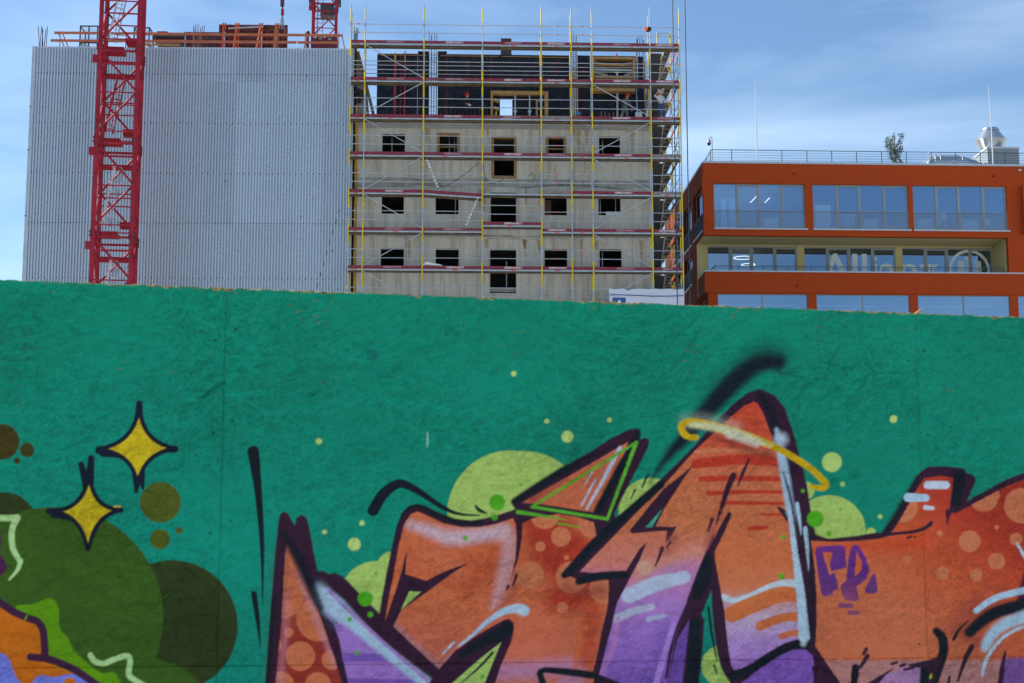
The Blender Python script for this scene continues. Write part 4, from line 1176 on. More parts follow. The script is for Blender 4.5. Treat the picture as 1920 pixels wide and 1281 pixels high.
def mesh_cage(name, label, xa, ya, xb, yb, dep):
    x0, z1 = roof(xa, ya, dep)
    x1, z0 = roof(xb, yb, dep)
    z0 = zr0
    t = thing(name, label, 'crate', VF.w(x0, dep, z0), VF.th, 'mesh crates on the metal clad roof')
    w, h, d = x1 - x0, z1 - z0, 1.1
    fr = MB()
    for x in (0, w):
        for y in (0, d):
            fr.box(x - 0.03, x + 0.03, y - 0.03, y + 0.03, 0, h)
    for z in (0.06, h * 0.55, h):
        for y in (0, d):
            fr.box(0, w, y - 0.025, y + 0.025, z - 0.03, z + 0.03)
        for x in (0, w):
            fr.box(x - 0.025, x + 0.025, 0, d, z - 0.03, z + 0.03)
    fr.box(w * 0.5 - 0.03, w * 0.5 + 0.03, -0.03, 0.03, 0, h)
    fr.build('frame', M['black'], t)
    ms = MB()
    for k in range(1, 14):
        ms.box(w * k / 14 - 0.006, w * k / 14 + 0.006, -0.012, 0.0, 0, h)
        if k < 9: ms.box(0, w, -0.01, 0.002, h * k / 9 - 0.006, h * k / 9 + 0.006)
    ms.build('wire_mesh', M['galv'], t, kind='stuff')
    cl = MB()
    r_ = random.Random(int(xa))
    for k in range(26):
        p = Vector((r_.uniform(0.1, w - 0.1), r_.uniform(0.05, d - 0.1), r_.uniform(0.1, h * 0.52)))
        q = p + Vector((r_.uniform(-0.3, 0.3), r_.uniform(-0.1, 0.1), r_.uniform(-0.1, 0.1)))
        q.x = min(max(q.x, 0.06), w - 0.06)
        cl.beam(p, q, 0.08, 0.05)
    cl.build('clamps', M['dark'], t, kind='stuff')
    MB().box(0.02, w - 0.02, 0.02, d - 0.02, 0.0, h * 0.32).build('load', M['dark'], t)
mesh_cage('mesh_crate', 'black mesh crate full of clamps on the metal clad roof, left of the crane mast', 151, 49, 182, 90, 1.6)
mesh_cage('mesh_crate', 'black mesh crate on the metal clad roof seen partly behind the crane mast', 252, 52, 279, 90, 1.6)

def rebar_bundle(px, y0, y1, label, n, sp, mat_, dep=0.9, seed=1):
    x, zt_ = roof(px, y0, dep)
    t = thing('rebar_bundle', label, 'rebar', VF.w(x, dep, zr0), VF.th, 'rebar bundles on the metal clad roof')
    r_ = random.Random(seed)
    h = zt_ - zr0
    for i in range(n):
        xx, yy = (i - (n - 1) / 2) * sp, r_.uniform(-0.1, 0.1)
        hh = h * r_.uniform(0.82, 1.0)
        lean = r_.uniform(-0.12, 0.12) * (3 if i == n - 1 and n > 4 else 1)
        MB().path([(xx, yy, 0), (xx + lean * 0.2, yy, hh * 0.5), (xx + lean, yy, hh)], 0.022, 5).build('bar', mat_, t)
rebar_bundle(81, 48, 88, 'dark rebar bundle at the left end of the metal clad roof', 6, 0.07, M['rebar'], seed=2)
rebar_bundle(372, 45, 90, 'rusty splayed rebar bundle in front of the low red formwork', 7, 0.07, M['rust'], seed=3)
rebar_bundle(521, 52, 90, 'rusty splayed rebar bundle in front of the big framed formwork', 7, 0.075, M['rust'], seed=5)
# red formwork box with hooks, foot of the far crane side
bx = thing('red_steel_box', 'dark red steel box with pale hooks at the right end of the metal roof', 'box', VF.o, VF.th)
x0, z1 = roof(583, 66, 2.0)
x1, _ = roof(632, 66, 2.0)
MB().box(x0, x1, 2.0, 3.4, zr0, z1).build('body', M['form_red'], bx)
for px, py in ((590, 70), (600, 72), (608, 69), (618, 73)):
    x, z = roof(px, py, 1.97)
    MB().path([(x - 0.08, 1.96, z + 0.05), (x - 0.03, 1.95, z - 0.06), (x + 0.05, 1.95, z - 0.06), (x + 0.07, 1.96, z + 0.06)], 0.022, 6).build('hook', M['coping'], bx)
pr = thing('raking_prop', 'orange red raking prop with round head left of the hooked red box', 'prop', VF.o, VF.th, None)
a, b = roof(577, 63, 1.6), roof(566, 88, 1.6)
MB().beam((a[0], 1.6, a[1]), (b[0], 1.6, zr0), 0.11).build('shaft', M['orange_red'], pr)
MB().beam((a[0], 1.62, a[1]), (a[0] + 0.05, 1.62, zr0), 0.12).build('upright', M['form_red'], pr)
MB().lathe([(0.02, -0.12), (0.11, -0.08), (0.13, 0), (0.1, 0.08), (0.03, 0.12)], (a[0], 1.6, a[1] + 0.03), 10).build('head', M['rebar'], pr)
# bracket and cable on the cladding
bk = thing('cable_bracket', 'pale bent bracket fixed at the top of the metal cladding near the scaffold', 'bracket', VF.o, VF.th)
pts = [VF.at(557, 78, -0.1), VF.at(556, 160, -0.1)]
MB().tube((pts[0][0], -0.1, pts[0][1]), (pts[1][0], -0.1, pts[1][1]), 0.022).build('rod', M['rod'], bk)
pts = [VF.at(x, y, -0.1) for x, y in ((558, 90), (566, 97), (567, 91))]
MB().path([(x, -0.1, z) for x, z in pts], 0.025).build('bent_arm', M['rod'], bk)
pts = [VF.at(x, y, -0.06) for x, y in ((641, 378), (618, 455), (592, 545))]
o = MB().path([(x, -0.065, z) for x, z in pts], 0.012, 5).build('hanging_wire', M['cable'])
o.location, o.rotation_euler = VF.o, (0, 0, VF.th)
tag(o, 'thin dark wire slanting down the right part of the metal cladding', 'wire')

# ------------------------------------------------------------------ tower cranes
def crane(name, label, depth, px_c, py_c, w, th, z_joint, sec, n_lo, n_hi, detail):
    fr = Frame(0, depth, 0)
    xc, _ = fr.at(px_c, py_c)
    t = thing(name, label, 'crane', (xc, depth, 0), th)
    h = w / 2
    sz = 0.19
    def J(k): return z_joint + k * sec
    lad = [0]
    for sx, sy in ((-1, -1), (1, -1), (-1, 1), (1, 1)):
        MB().box(sx * h - sz / 2, sx * h + sz / 2, sy * h - sz / 2, sy * h + sz / 2, 0, J(n_hi)).build('mast_leg', M['crane'], t)
    for k in range(n_lo, n_hi):
        z0, z1 = J(k), J(k + 1)
        f = lambda q: z0 + (z1 - z0) * q
        for sx, sy in ((-1, -1), (1, -1), (-1, 1), (1, 1)):
            c = MB().box(sx * h - sz * 0.68, sx * h + sz * 0.68, sy * h - sz * 0.68, sy * h + sz * 0.68, z1 - 0.42, z1 + 0.02)
            for q in (-0.10, -0.28):
                c.box(sx * h - sz * 0.85, sx * h - sz * 0.55, sy * h - sz * 0.85, sy * h - sz * 0.5, z1 + q - 0.05, z1 + q + 0.05, 1)
                c.box(sx * h + sz * 0.55, sx * h + sz * 0.85, sy * h - sz * 0.85, sy * h - sz * 0.5, z1 + q - 0.05, z1 + q + 0.05, 1)
            c.build('leg_joint', [M['crane'], M['black']], t)
        # heavy frame below each joint
        for sy in (-1, 1):
            for q, hh in ((0.93, 0.10), (0.79, 0.09)):
                MB().beam((-h, sy * h, f(q)), (h, sy * h, f(q)), 0.08, hh).build('cross_beam', M['crane'], t)
        for sx in (-1, 1):
            for q in (0.93, 0.79):
                MB().beam((sx * h, -h, f(q)), (sx * h, h, f(q)), 0.08, 0.09).build('side_beam', M['crane'], t)
        # zigzag bracing, opposite on the far side
        for sy, s_ in ((-1, 1), (1, -1)):
            MB().tube((-s_ * h, sy * h, f(0.93)), (s_ * h, sy * h, f(0.49)), 0.055, 7).build('brace', M['crane'], t)
            MB().tube((s_ * h, sy * h, f(0.49)), (-s_ * h, sy * h, f(0.05)), 0.055, 7).build('brace', M['crane'], t)
            for q in (0.48, 0.345, 0.06):
                MB().tube((-h, sy * h * 0.98, f(q)), (h, sy * h * 0.98, f(q)), 0.035, 6).build('thin_bar', M['crane'], t)
        for sx, s_ in ((-1, 1), (1, -1)):
            MB().tube((sx * h, -s_ * h, f(0.93)), (sx * h, s_ * h, f(0.49)), 0.05, 6).build('side_brace', M['crane'], t)
            MB().tube((sx * h, s_ * h, f(0.49)), (sx * h, -s_ * h, f(0.05)), 0.05, 6).build('side_brace', M['crane'], t)
        MB().box(-h - 0.34, -h - sz / 2, -h - 0.06, -h + 0.12, f(0.80), f(0.88)).build('side_bracket', M['crane'], t)
        if not detail: 
            ld = thing_part('ladder', t)
            for dx in (-0.2, 0.2):
                MB().box(-0.35 + dx - 0.02, -0.35 + dx + 0.02, 0.1, 0.14, z0, z1).build('stile', M['crane'], ld)
            for q in range(14):
                MB().box(-0.55, -0.15, 0.11, 0.13, z0 + q * sec / 14, z0 + q * sec / 14 + 0.03).build('rung', M['crane'], ld)
            continue
        # landing platforms and inclined ladder
        pl = MB()
        pl.box(-h + 0.15, 0.12, -0.3, h - 0.15, f(0.985), f(0.985) + 0.16)
        for q in range(6):
            pl.box(-h + 0.2 + q * 0.15, -h + 0.28 + q * 0.15, -0.33, -0.301, f(0.965), f(0.985))
        pl.build('landing', M['crane'], t)
        MB().box(0.18, h - 0.1, -0.2, h - 0.15, f(0.09), f(0.09) + 0.17).build('landing', M['crane'], t)
        MB().box(-h + 0.12, h - 0.12, h - 0.10, h - 0.07, f(0.735), f(0.785)).build('back_plate', M['crane'], t)
        lm = M['crane'] if k == n_hi - 3 else M['galv']
        ld = thing_part('ladder', t)
        a, b = Vector((-0.12, -0.1, f(0.71))), Vector((-0.62, -0.35, f(0.08)))
        off = Vector((0.34, 0.30, 0))
        for s_ in (0, 1):
            MB().beam(a + off * s_, b + off * s_, 0.05 + 0.04 * (1 - s_), 0.07).build('stile', lm if s_ or lm is M['crane'] else M['ladder'], ld)  # left stile paler than its twin: sunlit highlight put into the colour
        for q in range(11):
            p = a.lerp(b, (q + 0.5) / 11)
            MB().tube(p, p + off, 0.016, 5).build('rung', lm, ld)
        for q in (0.02, 0.45, 0.98):
            p = a.lerp(b, q)
            ring = [p + Vector((-0.06, -0.02, 0.02)), p + Vector((0.0, -0.42, 0.03)), p + Vector((0.38, -0.36, -0.02)), p + off + Vector((0.06, 0.0, -0.03))]
            MB().path(ring, 0.02, 5).build('ladder_hoop', lm, ld)
        for dx in (0.05, 0.32):
            MB().beam(a + Vector((dx, -0.41, 0)), b + Vector((dx, -0.41, 0)), 0.03, 0.03).build('hoop_strip', lm, ld)
        MB().path([(0.2, -0.2, f(0.985) + 0.16 - sec * 0.0), (0.22, -0.2, f(0.985) + 0.75), (-0.3, -0.2, f(0.985) + 0.8)], 0.022, 6).build('handrail', lm, t)
    MB().path([(-h + 0.32, -0.7, J(n_hi)), (-h + 0.3, -0.7, J(n_lo))], 0.022, 5).build('power_cable', M['cable'], t)
    return t

def thing_part(name, parent):
    o = bpy.data.objects.new(name, None)
    COL.objects.link(o)
    o.parent = parent
    return o

CRF = Frame(0, 75.0, 0)
zj1 = CRF.at(222, 95)[1]
zj2 = CRF.at(222, 266)[1]
sec = zj1 - zj2
n_dn = int(zj1 // sec)
crane('tower_crane', 'red lattice tower crane mast in front of the corrugated metal building', 75.0, 222, 266, 1.80, rad(7), zj1 - n_dn * sec, sec, 0, n_dn + 2, True)
CR2 = Frame(0, 122.0, 0)
zk = CR2.at(609, 7)[1]
ct2 = crane('tower_crane', 'smaller looking red tower crane mast rising far behind the metal clad roof', 122.0, 609, 40, 1.80, rad(5), zk - 9 * 4.5, 4.5, 5, 11, False)
MB().box(-0.35, 0.75, -0.5, 0.6, zk - 1.15, zk - 0.25).build('hoist_motor', M['dark'], ct2)
for sx in (-1, 1):
    MB().box(sx * 1.12 - 0.14, sx * 1.12 + 0.14, -0.5, 0.5, zk - 0.1, zk + 0.3).build('climbing_bracket', M['dark'], ct2)
# hook block with chains above the big formwork element
HK = Frame(0, 83.0, 0)
hx, hz = HK.at(529.5, 4)
_, hz2 = HK.at(529.5, 44)
hk = thing('crane_hook', 'crane hook block with hanging chains above the red framed formwork', 'hook', (hx, 83.0, hz2))
zz = hz - hz2
MB().box(-0.10, 0.10, -0.06, 0.06, zz - 0.25, zz + 0.35).build('hook_block', M['form_red'], hk)
MB().box(-0.06, 0.10, -0.05, 0.05, zz - 0.75, zz - 0.4).build('hook_swivel', M['prop_red'], hk)
MB().path([(0, 0, zz - 0.25), (0, 0, zz - 0.4)], 0.04, 6).build('shank', M['black'], hk)
MB().tube((0, 0, zz + 0.3), (0, 0, zz + 8), 0.03, 5).build('hoist_rope', M['rope'], hk)
for dx, dy in ((-0.13, 0), (-0.02, 0.1), (0.13, -0.05), (0.05, 0.05)):
    ch = MB()
    n = 14
    for i in range(n):
        p = Vector((0.02, 0, zz - 0.7)).lerp(Vector((dx, dy, -0.3)), i / n)
        q = Vector((0.02, 0, zz - 0.7)).lerp(Vector((dx, dy, -0.3)), (i + 0.85) / n)
        ch.beam(p, q, 0.07 if i % 2 else 0.02, 0.02 if i % 2 else 0.07, up=(0, 1, 0))
    ch.build('chain', M['chain'], hk)
# ------------------------------------------------------------------ concrete shell under construction
CY = 1.05                                    # depth of the concrete face behind the outer scaffold row
SH = thing('concrete_shell', 'raw concrete building shell with square openings behind the scaffold', 'building', SF.o, SF.th)
def at(px, py, dep=CY): return SF.at(px, py, dep)
DECK0 = 29.363
def dz(k): return DECK0 - 2.0 * k
cx0, cx1 = at(667, 520)[0], at(1227, 540)[0]
ztop = dz(2) - 0.28
def op(x0, y0, x1, y1):
    a, b = at(x0, y0), at(x1, y1)
    return (a[0], b[0], b[1], a[1])
rowA, rowB, rowC = [], [], []
holes = []
storey = 2.95
a0 = op(717, 251, 757, 293)
holeA = [op(717, 251, 759, 294), op(821, 251, 860, 295), op(923, 257, 967, 334), op(1025, 257, 1060, 297), op(1123, 256, 1163, 297)]
holeB = [op(716, 359, 757, 401), op(817, 360, 860, 402), op(920, 361, 968, 417), op(1021, 361, 1063, 404), op(1122, 361, 1164, 404)]
holeC = [op(714, 465, 757, 507), op(817, 466, 860, 508), op(919, 467, 968, 550), op(1021, 467, 1064, 509), op(1124, 467, 1166, 509)]
holes = holeA + holeB + holeC
for k in range(1, 5):                        # storeys hidden below, same rhythm
    for h in holeC:
        holes.append((h[0], h[1], h[2] - k * storey, min(h[3], h[2] + 1.2) - k * storey)) if h[2] - k * storey > 0.5 else None
mb = MB()
wall_open(mb, cx0, cx1, 0, ztop, CY, CY + 0.28, holes)
mb.build('front_wall', M['concrete'], SH)
for xx in (cx0, cx1 - 0.28):
    MB().box(xx, xx + 0.28, CY + 0.282, CY + 30, 0, ztop).build('side_wall', M['concrete'], SH)
MB().box(cx0, cx1, CY + 30.002, CY + 30.3, 0, ztop).build('rear_wall', M['concrete'], SH)
MB().box(cx0 - 0.02, cx1 + 0.02, CY - 0.02, CY + 30.32, ztop + 0.002, dz(2) - 0.05).build('top_slab', M['slab'], SH)
zf = [h[2] for h in (holeB[0], holeC[0])]
for z in (holeC[0][2] - 0.85 - storey, holeC[0][2] - 0.85, holeB[0][2] - 0.85, holeA[0][2] - 0.9):
    MB().box(cx0 + 0.285, cx1 - 0.285, CY + 0.285, CY + 13.99, z - 0.22, z).build('floor_slab', M['slab'], SH)
for x in (3.4, 8.2, 12.0):
    MB().box(x, x + 0.2, CY + 5.0, CY + 10.5, 0.05, ztop - 0.02).build('inner_wall', M['slab'], SH)
MB().box(cx0 + 0.3, cx1 - 0.3, CY + 10.6, CY + 10.8, 0.05, ztop - 0.03).build('corridor_wall', M['slab'], SH)
MB().box(11.0, 14.6, CY + 14, CY + 30, dz(2) - 0.048, 33.2).build('flank_shade_block', M['concrete'], SH)  # unseen block added so the orange building's flank falls into shade
# storey joints standing proud, and form-tie holes
for z in (at(950, 342)[1], at(950, 446)[1], at(950, 556)[1], at(950, 232)[1]):
    xs = [cx0]
    while xs[-1] < cx1 - 0.5: xs.append(min(xs[-1] + random.uniform(0.5, 1.4), cx1))
    lv = MB()
    for a, b in zip(xs[:-1], xs[1:]):
        hh = random.uniform(0.02, 0.07)
        if any(h[0] - 0.05 < (a + b) / 2 < h[1] + 0.05 and h[2] < z < h[3] for h in holes): continue
        lv.box(a, b, CY - random.uniform(0.012, 0.03), CY - 0.002, z - hh, z + hh * 0.4)
    lv.build('pour_joint', M['concrete'], SH)
def clear(a, b, za, zb_, pad=0.03):
    return not any(h[0] - pad < b and h[1] + pad > a and h[2] - pad < zb_ and h[3] + pad > za for h in holes)
rg5 = random.Random(15)
for (ya, yb) in ((336, 351), (441, 447), (226, 238)):
    zb1, zb0 = at(950, ya)[1], at(950, yb)[1]
    jb = MB()
    x = cx0 + 0.02
    while x < cx1 - 0.4:
        x2 = min(x + rg5.uniform(0.4, 1.5), cx1 - 0.02)
        a_, b_ = zb0 + rg5.uniform(-0.06, 0.05), zb1 + rg5.uniform(-0.05, 0.06)
        if clear(x, x2, a_, b_): jb.box(x, x2, CY - rg5.uniform(0.005, 0.009), CY - 0.001, a_, b_)
        x = x2 - 0.001
    jb.build('joint_band', M['joint'], SH)
for i in range(34):
    x = rg5.uniform(cx0 + 0.2, cx1 - 0.3)
    za = rg5.choice((at(950, 447)[1], at(950, 447)[1], at(950, 351)[1], at(950, 240)[1])) - rg5.uniform(0, 0.1)
    l_, w_ = rg5.uniform(0.5, 1.7), rg5.uniform(0.04, 0.16)
    if not clear(x - w_, x + w_, za - l_, za): continue
    MB().add([(x - w_, CY - 0.0035, za), (x + w_, CY - 0.0035, za), (x + w_ * 0.7, CY - 0.0035, za - l_ * 0.5), (x + w_ * 0.2, CY - 0.0035, za - l_), (x - w_ * 0.3, CY - 0.0035, za - l_ * 0.85), (x - w_ * 0.8, CY - 0.0035, za - l_ * 0.4)], [(0, 5, 4, 3, 2, 1)]).build('rust_stain', M['stain'], SH)
th_ = MB()
rg2 = random.Random(8)
for px in (700, 712, 768, 800, 836, 880, 898, 985, 1005, 1045, 1090, 1100, 1178, 1200, 1213):
    for py in (272, 310, 328, 385, 412, 480, 535):
        x, z = at(px + rg2.uniform(-3, 3), py + rg2.uniform(-2, 2))
        if any(h[0] - 0.1 < x < h[1] + 0.1 and h[2] - 0.1 < z < h[3] + 0.1 for h in holes): continue
        th_.add([(x + 0.026 * math.cos(t), CY - 0.003, z + 0.026 * math.sin(t)) for t in [k * PI / 3 for k in range(6)]], [tuple(range(6))])
th_.build('tie_hole', M['dark'], SH, kind='stuff')
vj = MB()
x = cx0 + 0.9
while x < cx1 - 0.3:
    for (za, zb) in ((at(950, 446)[1] + 0.05, at(950, 342)[1] - 0.05), (at(950, 342)[1] + 0.05, at(950, 236)[1]), (8.0, at(950, 446)[1] - 0.05)):
        if not any(h[0] - 0.02 < x < h[1] + 0.02 and h[2] < zb and h[3] > za for h in holes):
            vj.box(x - 0.012, x + 0.012, CY - 0.006, CY - 0.001, za, zb)
    x += rg2.choice((0.6, 1.2, 1.2, 0.9))
vj.build('board_mark', M['slab'], SH, kind='stuff')
def timber_frame(h, w, parent, dep=CY, m=None, name='window_frame', proud=0.05):
    x0, x1, z0, z1 = h
    f = MB()
    f.box(x0, x0 + w, dep - proud, dep + 0.24, z0, z1)
    f.box(x1 - w, x1, dep - proud, dep + 0.24, z0, z1)
    f.box(x0 + w, x1 - w, dep - proud, dep + 0.24, z1 - w, z1)
    f.box(x0 + w, x1 - w, dep - proud, dep + 0.24, z0, z0 + w * 0.8)
    return f.build(name, m or M['timber_dk'], parent)
M['timber_md'] = mat('weathered_timber', (0.27, 0.155, 0.06), 0.8, var=0.3, scale=5)
for h in (holeA[1], holeA[2], holeA[3]):
    timber_frame((h[0] - 0.04, h[1] + 0.04, h[2] - 0.04, h[3] + 0.04), 0.13, SH, m=M['timber_md'])
for h in (holeA[1], holeA[3]):
    MB().box(h[0] + 0.1, h[1] - 0.1, CY + 0.05, CY + 0.12, (h[2] + h[3]) / 2 - 0.1, (h[2] + h[3]) / 2 - 0.02).build('cross_bar', M['timber_md'], SH)
# steel props and boards seen in the openings
for h, xs in ((holeA[0], (0.4,)), (holeA[1], (0.55, 0.8)), (holeA[4], (0.25,)), (holeB[1], (0.86,)), (holeB[4], (0.15, 0.85)), (holeC[2], (0.65,)), (holeA[2], (0.08,)), (holeC[4], (0.2,))):
    for t in xs:
        x = h[0] + (h[1] - h[0]) * t
        MB().tube((x, CY + 0.9, h[2] - 0.84), (x, CY + 0.9, h[2] + 1.85), 0.03, 6).build('ceiling_prop', M['galv'], SH)
h = holeB[4]
MB().box(h[0] + 0.4, h[1] + 0.05, CY + 0.1, CY + 0.2, h[2] + 0.02, h[2] + 0.22).build('sill_board', M['coping'], SH)
h = holeB[3]
MB().box(h[0] + 0.05, h[0] + 0.4, CY + 0.9, CY + 0.96, h[2] - 0.4, h[3] - 0.2).build('leaning_board', M['timber_dk'], SH)
# two beams in the gap to the left: black membrane and yellow foam strip
MB().box(at(658, 520)[0], cx0 - 0.16, CY + 0.3, CY + 0.5, 0, dz(0) + 0.3).build('black_membrane', M['membrane'], SH)
MB().path([(cx0 - 0.07 + 0.015 * math.sin(i * 1.7), CY - 0.02 + 0.01 * math.cos(i * 2.3), 8 + i * 0.7) for i in range(27)], 0.075, 6).build('foam_strip', M['foam'], SH)

# ------------------------------------------------------------------ formwork storey on top
FY = CY + 0.55
FWK = thing('wall_formwork', 'row of dark plywood formwork panels standing on top of the concrete shell', 'formwork', SF.o, SF.th)
zb = dz(2) - 0.04
def fp(px0, py0, px1, dep=FY, thick=0.12, name='formwork_panel', m=None, z0=None):
    x0, z1 = at(px0, py0, dep)
    x1, _ = at(px1, py0, dep)
    return MB().box(x0, x1, dep, dep + thick, zb if z0 is None else z0, z1).build(name, m or M['form'], FWK)
edges = [(708, 752, 100.5), (752.4, 783, 100.5), (783.4, 804, 96), (821, 838, 96), (838.4, 878, 101.5), (878.4, 921, 102), (1018, 1067, 103.5)]
for a, b, y in edges: fp(a, y, b)
# centre bay with a doorway through which the sky shows
dx0, dz1 = at(938, 184.5, FY)
dx1, _ = at(960, 184.5, FY)
for a, b, y in ((921.4, 937.5, 102.5), (960.5, 1017.6, 103)): fp(a, y, b)
x0, z1 = at(937.6, 102.5, FY); x1, _ = at(960.4, 102.5, FY)
MB().box(x0, x1, FY, FY + 0.12, dz1, z1).build('formwork_panel', M['form'], FWK)
for a, b, y in ((1083, 1112, 104), (1112.4, 1148, 104.5), (1148.4, 1192, 105)): fp(a, y, b, dep=FY + 0.5)
fp(1196, 106, 1206, dep=FY + 0.2)
fp(939, 72, 959, dep=FY + 0.13, thick=0.5, name='column_form', m=M['rebar'], z0=dz1 + 0.4)
# red steel strips where panels meet, orange waling line, tie dots
for px in (708, 752, 838, 878, 921, 1018, 1067, 1083):
    x, z1 = at(px, 103, FY)
    MB().box(x - 0.02, x + 0.02, FY - 0.03, FY - 0.005, zb, z1).build('panel_edge', M['form_red'], FWK)
for a, b, y0, y1 in ((709, 800, 103, 104), (825, 935, 104.5, 106), (940, 1066, 106, 108)):
    p, q = at(a, y0, FY), at(b, y1, FY)
    MB().beam((p[0], FY - 0.05, p[1] - 0.02), (q[0], FY - 0.05, q[1] - 0.02), 0.04, 0.045).build('waling', M['timber_md'], FWK)
p, q = at(712, 120, FY), at(782, 120, FY)
MB().box(p[0], q[0], FY - 0.02, FY - 0.004, p[1] - 0.02, p[1] + 0.02).build('red_line', M['form_red'], FWK)
dots = MB()
for a, b, _ in edges + [(960, 1017, 0), (1083, 1112, 0), (1148, 1192, 0)]:
    for py in (110, 135, 176, 205):
        for t in (0.18 + rg2.uniform(-.05, .05), 0.8):
            x, z = at(a + (b - a) * t, py, FY)
            dots.box(x - 0.016, x + 0.016, FY - 0.012, FY - 0.004, z - 0.012, z + 0.012)
dots.build('tie_plug', M['timber_md'], FWK, kind='stuff')
# starter bars along the foot
sb = MB()
for (a, b) in ((712, 800), (825, 935), (1085, 1165)):
    x0, x1 = at(a, 210)[0], at(b, 210)[0]
    n = int((x1 - x0) / 0.2)
    for i in range(n):
        x = x0 + (x1 - x0) * (i + rg2.uniform(-0.2, 0.2)) / n
        sb.tube((x, CY + 0.25, zb), (x + rg2.uniform(-0.03, 0.03), CY + 0.25, zb + rg2.uniform(0.75, 0.95)), 0.014, 4)
sb.build('starter_bar', M['rust'], FWK, kind='stuff')

def prop(name, label, px, py0, depy, mats_, z1=None, group=None, split=0.45):
    x, zz = at(px, py0, depy)
    t = thing(name, label, 'prop', SF.w(x, depy, zb), SF.th, group)
    h = zz - zb
    MB().tube((0, 0, 0), (0, 0, h * split), 0.055, 8).build('outer_tube', mats_[0], t)
    MB().tube((0, 0, h * split), (0, 0, h), 0.042, 8).build('inner_tube', mats_[1], t)
    MB().box(-0.09, 0.09, -0.03, 0.03, h * split - 0.05, h * split + 0.06).build('collar', mats_[0], t)
    MB().box(-0.09, 0.09, -0.09, 0.09, -0.005, 0.012).build('foot_plate', mats_[0], t)
x, zz = at(741, 119, FY - 0.1)
t = thing('wall_prop', 'thick red upright with wooden top against the formwork, left bay', 'prop', SF.w(x, FY - 0.14, zb), SF.th)
MB().box(-0.07, 0.07, -0.05, 0.05, 0, zz - zb).build('red_upright', M['prop_red'], t)
MB().box(-0.06, 0.06, -0.05, 0.05, zz - zb, zz - zb + 0.55).build('timber_top', M['timber'], t)
x, zz = at(759.5, 117, FY - 0.1)
t = thing('wall_prop', 'thin red upright with wooden top right of the thick red one', 'prop', SF.w(x, FY - 0.14, zb), SF.th)
MB().box(-0.04, 0.04, -0.04, 0.04, 0, zz - zb).build('red_upright', M['prop_red'], t)
MB().box(-0.035, 0.035, -0.035, 0.035, zz - zb, zz - zb + 0.6).build('timber_top', M['timber'], t)
prop('steel_prop', 'galvanised steel prop under the timber box frame, nearer the bright doorway', 966, 176, FY - 0.35, (M['galv'], M['galv']), group='steel props under the box frame')
prop('steel_prop', 'galvanised steel prop under the timber box frame, farther from the bright doorway', 993, 176, FY - 0.35, (M['galv'], M['galv']), group='steel props under the box frame')
prop('steel_prop', 'tall prop with red top inside the raised timber window box', 1156.5, 101, FY + 0.2, (M['coping'], M['prop_red']), split=0.75)
# timber box frame of the doorway
def lv(px, py, dep): return SF.at(px, py, dep)
BF = thing('timber_box_frame', 'wide timber box frame with side brackets round the bright doorway opening', 'timber frame', SF.o, SF.th)
by = FY - 0.42
x0, z1 = lv(920, 170, by); x1, _ = lv(1028, 170, by); zi = lv(950, 177, by)[1]
MB().box(x0 + 0.13, x1 - 0.2, by, by + 0.32, zi, z1).build('head_beam', M['timber'], BF)
MB().box(x0, x0 + 0.128, by, by + 0.32, zb, z1 + 0.01).build('jamb', M['timber'], BF)
MB().box(x1 - 0.198, x1, by, by + 0.32, zb, z1).build('jamb', M['timber'], BF)
for py in (188.5, 203):
    a, b = lv(926, py - 2, by), lv(934, py + 1.5, by)
    MB().beam((a[0], by + 0.1, a[1]), (b[0] + 0.05, by + 0.1, b[1]), 0.1, 0.16).build('bracket', M['timber'], BF)
    a, b = lv(1008, py + 1, by), lv(1019, py - 2, by)
    MB().beam((a[0], by + 0.1, a[1]), (b[0], by + 0.1, b[1]), 0.08, 0.09).build('bracket', M['timber'], BF)
x, z = lv(1006.5, 187, by)
MB().box(x - 0.05, x + 0.05, by, by + 0.1, zb, z).build('inner_post', M['timber'], BF)
a, b = lv(930.5, 209, by), lv(928.5, 218, by)
MB().tube((a[0], by, a[1]), (b[0], by, zb), 0.04, 6).build('yellow_prop', M['tube_y'], BF)
# raised window box right
WB = thing('timber_window_box', 'raised pale timber window box with grey cross boards, upper right of the formwork', 'timber frame', SF.o, SF.th)
by = FY - 0.1
x0, z1 = lv(1111, 106, by); x1, z0 = lv(1191, 150, by)
zlow = lv(1150, 168, by)[1]
MB().box(x0 + 0.102, x1 - 0.102, by, by + 0.5, z1 - 0.13, z1).build('head', M['timber'], WB)
MB().box(x0, x0 + 0.1, by, by + 0.5, zlow + 0.12, z1).build('jamb', M['timber'], WB)
MB().box(x1 - 0.1, x1, by, by + 0.5, zlow + 0.12, z1).build('jamb', M['timber'], WB)
MB().box(x0 - 0.1, x1, by, by + 0.5, zlow - 0.09, zlow + 0.118).build('bottom_board', M['timber'], WB)
for (xa, ya, xb, yb, m_) in ((1130, 120, 1171, 121.5, M['timber']), (1116, 144, 1187, 144.5, M['timber']), (1114, 120.5, 1187, 121, M['timber_md']), (1114, 128, 1188, 129.5, M['coping']), (1116, 147.5, 1188, 148, M['coping'])):
    a, b = lv(xa, ya, by), lv(xb, yb, by)
    dd = by + (0.12 if m_ is M['timber'] else 0.24)
    MB().beam((a[0], dd, a[1]), (b[0], dd, b[1]), 0.06, 0.09).build('cross_board', m_, WB)
for (xa, ya, xb, yb) in ((1115, 114, 1140, 118), (1165, 119, 1187, 114), (1115, 132, 1140, 138), (1172, 139, 1188, 133)):
    a, b = lv(xa, ya, by), lv(xb, yb, by)
    MB().beam((a[0], by + 0.36, a[1]), (b[0], by + 0.36, b[1]), 0.04, 0.15).build('corner_board', M['slab'], WB)

